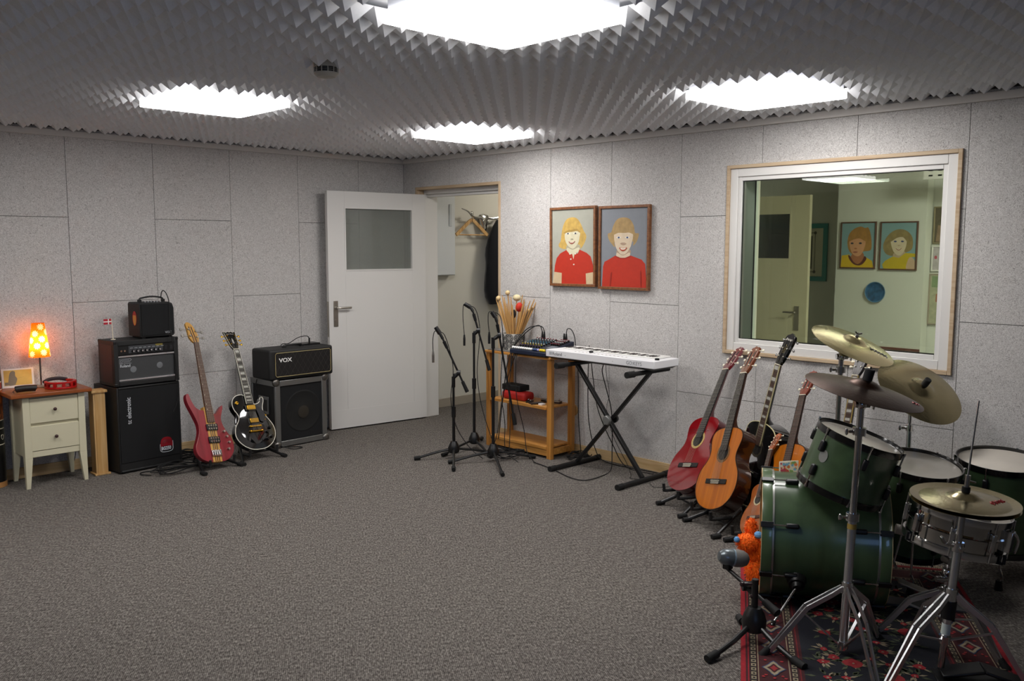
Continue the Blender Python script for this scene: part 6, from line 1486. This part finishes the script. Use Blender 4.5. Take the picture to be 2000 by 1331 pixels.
def cymbal(name, label, X, n, r, mt, bell=.13, sag=.030, grp='cymbals of the drum kit', logo=None, top='felt', logomat=None, xdir=None):
    T = axisM(X, n, xdir); t = thing(name, label, 'cymbal', T=T, group=grp); P = []
    for k in range(17):
        q = k/16; rr = r*(1-q); z = sag*(1-(rr/r)**2) - .0
        if rr < r*.26: z += .018*math.sqrt(max(0, 1-(rr/(r*.26))**2))
        P.append((rr, z-sag))
    if P[-1][0] == 0: P[-1] = (.0, P[-1][1])
    prof = [(a, b-.0012) for a, b in P[::-1]] + P
    m = M(); m.lathe(prof, 72); cy = m.build('plate', mt, t, smooth=60)
    zt = P[-1][1]
    if logo:
        m = M()
        for st in logo:
            Q = []
            for (u, v) in st:
                rr = math.hypot(u, v)*r; z = sag*(1-(rr/r)**2) - sag + .0009; Q.append((u*r, v*r, z))
            m.tube(Q, .0024, 4, 2)
        m.build('printed_logo', logomat, cy)
    return t, T, zt
def brass(n, c, rough): 
    m = mat(n, c, rough, 1, noise=(9, .10), bump=(70, .35)); return m
bz = brass('traditional_bronze', 'a59a78', .22); bz2 = brass('brilliant_bronze', 'd0c497', .20); bz3 = brass('dark_bronze', '3c2415', .34)
redl = mat('red_print', 'a0282a', .5); blkl = mat('black_print', '3a3834', .5)
def scribble(cx, cy, w, h, seed, n=5, ang=0):
    rs = random.Random(seed); out = []
    for k in range(n):
        x = -w/2 + w*k/(n-1) if n > 1 else 0; L = []
        for j in range(4): L.append((x + rs.uniform(-.3, .3)*w/n, -h/2 + h*j/3 + rs.uniform(-.1, .1)*h))
        out.append([(cx + a*cos(ang) - b*sin(ang), cy + a*sin(ang) + b*cos(ang)) for a, b in L])
    out.append([(cx + a*cos(ang), cy + a*sin(ang)) for a in (-w/2, 0, w/2)])
    return out
xr = RT
# left crash
t, T, zt = cymbal('crash_cymbal', 'pale golden crash cymbal tilted highest, in front of the window', (-.823, -4.661, 1.131), (-.013, -.419, .908), .203, bz2, logo=scribble(.52, -.30, .42, .14, 2, 6, -.1), logomat=blkl, xdir=xr)
m = M(T); m.cyl((0,0,zt), (0,0,zt+.020), .0045); m.bar([(-.018, 0, zt+.022), (0, 0, zt+.012), (.018, .0, zt+.022)], .006, .006, (0,1,0)); m.cyl((0,0,zt), (0,0,zt+.007), .011); m.build('wing_nut', chrome, t, world=True)
def stand(label, cym_T, zt, base, feet, z_top, z_col=.30, z_hub=.12, lean=None, tape=False, dbl=True, nm='cymbal_stand', clamps=(.55,), grp='chrome stands of the drum kit', r1=.0155):
    t = thing(nm, label, 'cymbal stand', (base[0], base[1], 0), 0, grp)
    ctr = cym_T.translation; nn = V(cym_T.col[2][:3]); tip = ctr - nn*.035
    B = V((base[0], base[1], 0)); TP = V(z_top); c = lambda z: B + (TP-B)*(z/TP.z)
    m = M(); m.cyl(c(.03), c(clamps[0]), r1, n=18); m.build('lower_tube', mat('worn_chrome', 'd2d5d8', .27, 1), t, world=True)
    m = M(); m.cyl(c(clamps[0]), c(TP.z), r1*.78, n=16); m.build('upper_tube', chrome, t, world=True)
    for z in clamps:
        m = M(); m.cyl(c(z-.014), c(z+.016), r1*1.5, n=18); m.cyl(c(z), c(z) - RT*.04, .006); m.ball(tuple(c(z) - RT*.048), .012, (.6, .6, 1.2), 8); m.build('height_clamp', chrome, t, world=True)
    m = M(); m.ball(tuple(c(TP.z)), .021, (1, 1, 1.1), 14); m.cyl(c(TP.z) - RT*.025, c(TP.z) + RT*.03, .014); m.cyl(c(TP.z) + RT*.03, c(TP.z) + RT*.045, .007); m.bar([c(TP.z) + RT*.045 - V((0,0,.02)), c(TP.z) + RT*.05 + V((0,0,.02))], .012, .006); m.build('tilter', chrome, t, world=True)
    m = M(); m.cyl(c(TP.z), tip, .0085, n=10); m.cyl(tip, ctr - nn*.004, .004); m.build('cymbal_rod', chrome, t, world=True)
    m = M(); m.cyl(tip, ctr - nn*.012, .012, n=14); m.build('felt_washer', rubber, t, world=True)
    leg_tripod(t, c, z_col, z_hub, feet, dbl)
    if tape: m = M(); m.cyl(c(.505), c(.525), r1*1.04, n=18); m.build('yellow_tape', mat('yellow_tape', '9c8238', .6), t, world=True)
    return t, c
stand('chrome stand of the crash cymbal behind the rack tom', T, zt, (-.865, -4.60), [(-.72, -4.33, 0), (-1.02, -4.42, 0), (-.68, -4.74, 0)], (-.842, -4.605, 1.045), clamps=(.62, .98))
# ride
t, T, zt = cymbal('ride_cymbal', 'largest bronze ride cymbal, steeply tilted over the floor toms', (-.510, -4.871, .888), (-.257, -.578, .775), .216, bz, logo=scribble(-.42, -.50, .34, .10, 5, 6, -.5), logomat=redl, xdir=xr, bell=.12)
m = M(T); m.cyl((0,0,zt-.006), (0,0,zt+.038), .0165, .0165, 16); m.build('rubber_nut', rubber, t, world=True, bevel=.003)
stand('chrome stand of the ride cymbal by the wall', T, zt, (-.425, -4.78), [(-.25, -4.62, 0), (-.56, -4.60, 0), (-.27, -4.92, 0)], (-.440, -4.79, .76), clamps=(.66,), r1=.012)
# dark crash in front
t, T, zt = cymbal('dark_cymbal', 'dark brown cymbal seen edge-on above the rack tom', (-1.736, -5.125, 1.064), (.060, -.232, .971), .216, bz3, logo=scribble(.80, -.30, .10, .08, 8, 3), logomat=redl, xdir=xr)
m = M(T); m.cyl((0,0,zt-.004), (0,0,zt+.042), .018, .018, 16); m.cyl((0,0,zt+.042), (0,0,zt+.052), .003); m.build('rubber_nut', rubber, t, world=True, bevel=.003)
stand('chrome cymbal stand in front of the bass drum with yellow tape', T, zt, (-1.785, -5.10), [(-2.002, -4.88, 0), (-1.985, -5.335, 0), (-1.53, -5.14, 0)], (-1.728, -5.108, .985), z_col=.275, z_hub=.05, tape=True, clamps=(.55, .88), r1=.0165)
# hi-hat
HX = V((-1.655, -5.468, .688)); hn = V((-.016, -.06, .998)).normalized(); hb = V((-1.665-.715*.055, -5.468+.697*.055, 0))
gh = 'hi-hat cymbals'
t, T, zt = cymbal('hi_hat_cymbal', 'upper hi-hat cymbal with red logo near the right edge', tuple(HX), tuple(hn), .182, bz, grp=gh, logo=scribble(.55, -.18, .42, .10, 4, 5, .65), logomat=redl, xdir=xr, sag=.022)
T2 = axisM(tuple(HX - hn*.030), tuple(-hn)); t2 = thing('hi_hat_cymbal', 'lower hi-hat cymbal facing down under the upper one', 'cymbal', T=T2, group=gh)
m = M(); P = []
for k in range(17):
    rr = .182*(1-k/16); z = .020*(1-(rr/.182)**2) - .020 + (.018*math.sqrt(max(0, 1-(rr/.047)**2)) if rr < .047 else 0); P.append((rr, z))
m.lathe([(a, b-.0012) for a, b in P[::-1]] + P, 72); m.build('plate', bz, t2, smooth=60)
t = thing('hi_hat_stand', 'chrome hi-hat stand with double-braced legs and white sticker', 'hi-hat stand', (hb.x, hb.y, 0), 0, None)
ax = (HX - hb); c = lambda z: hb + ax*(z/HX.z)
m = M(); m.cyl(c(.17), c(.50), .0150, n=18); m.build('lower_tube', mat('worn_chrome'), t, world=True)
m = M(); m.cyl(c(.50), c(.648), .0115, n=16); m.build('upper_tube', chrome, t, world=True)
m = M(); m.cyl(c(.648), c(.660), .024, .016, 18); m.build('seat_cup', black, t, world=True)
m = M(); m.cyl(c(.66), c(1.035), .0035, n=8); m.build('pull_rod', chrome, t, world=True)
m = M(); m.cyl(c(.703), c(.722), .0145, n=14); m.build('felt', rubber, t, world=True)
m = M(); m.cyl(c(.722), c(.765), .0095, n=12); m.cyl(c(.745), c(.745) + RT*.03 - V((0,0,.008)), .004); m.build('clutch', chrome, t, world=True)
m = M(); m.cyl(c(.485), c(.52), .022, n=18); m.bar([c(.50) + RT*.0, c(.515) - RT*.05, c(.54) - RT*.065], .020, .010); m.cyl(c(.50), c(.50) - FW*.035, .009); m.build('height_clamp', chrome, t, world=True, bevel=.002)
leg_tripod(t, c, .325, .155, [tuple(hb - RT*.27 - V((FW.x, FW.y, 0))*.12), tuple(hb + RT*.30 - V((FW.x, FW.y, 0))*.10), tuple(hb + V((FW.x, FW.y, 0))*.30)], True)
m = M(); m.cyl(c(.235), c(.30), .024, n=18); m.build('memory_lock', black, t, world=True)
m = M(); m.cyl(c(.175), c(.215), .0158, n=18); st = m.build('sticker', mat('sticker_white', 'c9d2cc', .5), t, world=True)
m = M(); m.cyl(c(.05), c(.165), .013, n=14); m.build('base_tube', chrome, t, world=True)
fwd = V((.55, -.83, 0)).normalized()
m = M(); p0 = c(.05); p0.z = .03
m.bar([p0 - fwd*.0 , p0 + fwd*.14 + V((0,0,.03)), p0 + fwd*.28 + V((0,0,.0)) - V((0,0,.01))], .085, .012); m.build('pedal_plate', blackm, t, world=True, bevel=.004)
m = M(); m.bar([p0 - fwd*.02 + V((0,0,-.015)), p0 + fwd*.30 + V((0,0,-.015))], .10, .008); m.build('base_plate', blackm, t, world=True, bevel=.003)
# snare stand
sb = SN - sn*.150; t = thing('snare_stand', 'low chrome stand carrying the snare drum', 'snare stand', (sb.x+.03, sb.y+.02, 0), 0, None)
B0 = V((sb.x+.03, sb.y+.02, 0)); c = lambda z: B0 + V((0, 0, z))
m = M(); m.cyl(c(.10), c(.34), .0115, n=14); m.build('tube', chrome, t, world=True)
m = M(); m.ball(tuple(c(.30)), .022, n=12); m.cyl(c(.27) - RT*.045, c(.27) + RT*.02, .012); m.cyl(c(.22) - RT*.03, c(.22), .018); m.cyl(c(.345) - FW*.03, c(.345) + FW*.03, .016); m.build('tilter', chrome, t, world=True)
for k in range(3):
    a = .4 + k*2*PI/3; d = V((cos(a), sin(a), 0)); d = (d - sn*d.dot(sn)).normalized(); hub = V(c(.36))
    rim = SN - sn*.146 + d*.186
    m = M(); m.bar([hub, SN - sn*.165 + d*.12, rim, rim + sn*.03], .016, .006); ar = m.build('basket_arm', chrome, t, world=True)
    m = M(); m.bar([rim - d*.02, rim + d*.008 + sn*.005, rim + d*.008 + sn*.036], .022, .008); m.build('rubber_grip', rubber, ar, world=True)
leg_tripod(t, c, .22, .11, [tuple(B0 + V((.26, .06, 0))), tuple(B0 + V((-.12, .24, 0))), tuple(B0 + V((-.06, -.25, 0)))], True)
# bass drum pedal
pe = BL + BA*(LB+.02); pe.z = 0; t = thing('bass_drum_pedal', 'metal foot pedal behind the bass drum on the rug', 'drum pedal', tuple(pe))
m = M(); m.bar([pe + V((0,0,.014)), pe + BA*.34 + V((0,0,.014))], .09, .008); m.build('base_plate', mat('grey_cast', '6e7072', .4, .7), t, world=True)
m = M(); m.bar([pe + BA*.05 + V((0,0,.11)), pe + BA*.28 + V((0,0,.03))], .07, .010); m.build('footboard', satin, t, world=True, bevel=.003)
m = M(); sd_ = V((-BA.y, BA.x, 0))
for s in (-1, 1): m.bar([pe + BA*.03 + sd_*s*.045 + V((0,0,.012)), pe + BA*.03 + sd_*s*.045 + V((0,0,.20))], .014, .010)
m.cyl(pe + BA*.03 - sd_*.055 + V((0,0,.19)), pe + BA*.03 + sd_*.055 + V((0,0,.19)), .007); m.build('frame', satin, t, world=True)
m = M(); m.cyl(pe + BA*.03 + V((0,0,.19)), pe + BA*.06 + V((0,0,.34)), .004); m.build('beater_rod', chrome, t, world=True)
m = M(); m.cyl(pe + BA*.03 + V((0,0,.345)), pe + BA*.085 + V((0,0,.335)), .022, n=16); m.build('beater', mat('grey_felt', 'b8b4ac', .9), t, world=True)
m = M(); m.tube([(-.86, -4.95, .25), (-.86, -4.95, .1), (-.86, -4.95, .02)], .004, 6, 2)
# black upholstered stool at the right edge
t = thing('drum_stool', 'black round padded drum stool at the right edge', 'stool', (-1.02, -5.735, 0))
m = M(); m.lathe([(0, .56), (.15, .56), (.172, .545), (.178, .52), (.178, .49), (.17, .478), (0, .475)], 40); m.build('seat', mat('black_vinyl', '0c0c0d', .55), t)
m = M(); m.lathe([(.165, .474), (.170, .36), (.175, .12), (.168, .12), (.16, .36), (.157, .474)], 40, close=True); m.build('skirt', cloth, t)
m = M(); m.cyl((0,0,.06), (0,0,.474), .02); m.build('post', chrome, t)
for k in range(3): a = 1 + k*2*PI/3; m = M(); m.bar([(0,0,.2), (.13*cos(a), .13*sin(a), .10), (.22*cos(a), .22*sin(a), .008)], .02, .01); m.build('leg', chrome, t)
# ---- microphone in front of the bass drum
A_, B_ = V((-1.842, -4.585, .283)), V((-1.745, -4.655, .262)); d = (B_-A_).normalized()
t = thing('kick_microphone', 'grey egg-shaped bass drum microphone at the open drum front', 'microphone', tuple(A_), group=None)
gm = mat('mic_grey', '6c7478', .3, .5); md = mat('mic_mesh', '85817c', .55, .6, bump=(900, .8))
T = axisM(tuple(A_), tuple(d))
m = M(T); m.lathe([(0, -.008), (.018, -.005), (.030, .008), (.035, .028), (.0355, .052), (0, .052)], 32); m.build('body', gm, t, world=True)
m = M(T); m.lathe([(0, .0585), (.036, .0585), (.037, .075), (.035, .100), (.026, .118), (.012, .127), (0, .129)], 32); m.build('grille', md, t, world=True)
m = M(T); m.cyl((0,0,.0522), (0,0,.0583), .0372, n=32); m.build('ring', mat('pale_ring', '9fb4c4', .3, .5), t, world=True)
m = M(); cp = A_ + d*.035 - V((0,0,.045)); m.box(cp.x-.018, cp.y-.016, cp.z-.006, cp.x+.018, cp.y+.016, cp.z+.022); m.build('mount', black, t, world=True, bevel=.004)
SC = V((-1.925, -4.80, 0)); cl = V((-1.862, -4.752, .20)); bA = V((cp.x, cp.y, cp.z-.006)); bB = V((-1.872, -4.862, .135))
t = thing('microphone_stand', 'short black tripod microphone stand in front of the bass drum', 'microphone stand', tuple(SC))
m = M(); m.lathe([(0, .05), (.03, .05), (.046, .06), (.048, .10), (.04, .125), (.026, .15), (0, .155)], 24); m.v = [(x+SC.x, y+SC.y, z) for x, y, z in m.v]; m.build('base', blackm, t, world=True)
for f in ((-2.177, -4.77, .016), (-1.99, -5.03, .016), (-1.80, -4.665, .016)):
    f = V(f); dd = (f - SC); dd.z = 0; dd.normalize(); m = M(); m.tube([SC + dd*.02 + V((0,0,.085)), f*.5 + SC*.5 + V((0,0,.035)), f], .0105, 10, 2); lg = m.build('leg', blackm, t, world=True)
    m = M(); m.cyl(f - dd*.03 + V((0,0,.006)), f + dd*.028, .0165, .0155, 14); m.build('rubber_foot', rubber, lg, world=True)
m = M(); m.cyl(SC + V((0,0,.15)), V((SC.x, SC.y, .265)), .013); m.build('pole', blackm, t, world=True)
q = bA + (bB-bA)*.42
m = M(); m.cyl(V((SC.x, SC.y, .255)), q, .011); m.cyl(q - RT*.02, q + RT*.02, .020, n=14); m.build('boom_clutch', black, t, world=True)
m = M(); k = V((SC.x, SC.y, .245)); m.cyl(k, k - RT*.05, .0045); m.ball(tuple(k - RT*.052), .011, n=8); m.ball(tuple(k - RT*.012 - V((0,0,.05))), .009, n=8); m.build('clutch_knob', mat('reddish_knob', '2a1416', .4), t, world=True)
m = M(); m.cyl(bA, bB, .0085, n=12); bo = m.build('boom', blackm, t, world=True)
m = M(); m.cyl(bA*.62 + bB*.38, bA*.40 + bB*.60, .0155, .0165, 12); m.cyl(bA*.22 + bB*.78, bB + (bB-bA)*.04, .015, .018, 12); m.build('boom_grip', rubber, bo, world=True)
# ---- shaggy orange plush in the drum
t = thing('plush_toy', 'shaggy bright orange plush with light blue tips in the bass drum opening', 'plush toy', (-1.50, -4.52, .06))
of = mat('orange_plush', 'ff7210', .9, noise=(90, .25)); rs = random.Random(5)
def furry(cs, mtl, nm, den=520, L_=.014):
    m = M()
    for c, r, sc in cs: m.ball(c, r, sc, 16)
    for c, r, sc in cs:
        for _ in range(int(den*r/.05)):
            u = V((rs.gauss(0,1), rs.gauss(0,1), rs.gauss(0,1))).normalized(); p = V(c) + V((u.x*sc[0], u.y*sc[1], u.z*sc[2]))*r
            s1 = u.orthogonal().normalized()*.0022; s2 = u.cross(s1); tip = p + u*rs.uniform(.5, 1)*L_ + V((rs.uniform(-1,1), rs.uniform(-1,1), -1))*.004
            b = p - u*.003; m.add([tuple(b+s1), tuple(b-s1*.5+s2), tuple(b-s1*.5-s2), tuple(tip)], [(0,1,3), (1,2,3), (2,0,3)])
    return m.build(nm, mtl, t, world=True)
b = BL - BA*.03 - RT*.035
bod = furry([((b.x-.035, b.y-.03, .245), .048, (1,1,.8)), ((b.x-.005, b.y-.045, .20), .055, (.8,1,1.1)), ((b.x-.01, b.y-.055, .12), .052, (.7,.9,1.3)), ((b.x+.01, b.y-.02, .30), .03, (.8,.8,1.4))], of, 'body')
m = M(); m.ball((b.x-.085, b.y-.005, .262), .014, (1,1,1), 10); m.build('blue_tip', mat('blue_plush', '6aa6dc', .8), t, world=True)
m = M(); m.ball((b.x-.02, b.y-.075, .285), .017, (1,1.2,1), 10); m.build('blue_tip', mat('blue_plush'), t, world=True)
# ---- colourful snack bag on the bass drum
t = thing('candy_bag', 'colourful candy bag lying on top of the bass drum', 'candy bag', T=Matrix.Translation((-1.325, -4.605, .578)) @ axisM((0,0,0), (-.75, -.52, .45), tuple(RT)))
m = M(); m.prism([(-.045, -.030), (.040, -.024), (.048, .030), (-.038, .028)], -.006, 0); bg = m.build('bag', mat('bag_pale', 'd5cdb4', .35), t, bevel=.002)
rs = random.Random(2); cols = ['c8a040', 'b04a3a', '7c9c54', 'd8d0a8', 'c86e34', 'a83848', '6a9ab0']
for k, c in enumerate(cols):
    m = M()
    for _ in range(5): m.flat(rnd_poly(rs.uniform(-.034, .036), rs.uniform(-.020, .020), rs.uniform(.004, .008), 8, .2, rs), .0006 + k*.0002)
    m.build('sweets_print', mat('sweet_'+c, c, .4), bg)
m = M(); m.prism([(.005, -.040), (.046, -.036), (.044, -.0245), (.005, -.029)], -.006, -.001); m.build('grey_edge', mat('bag_grey', 'a9b0b6', .4), bg)
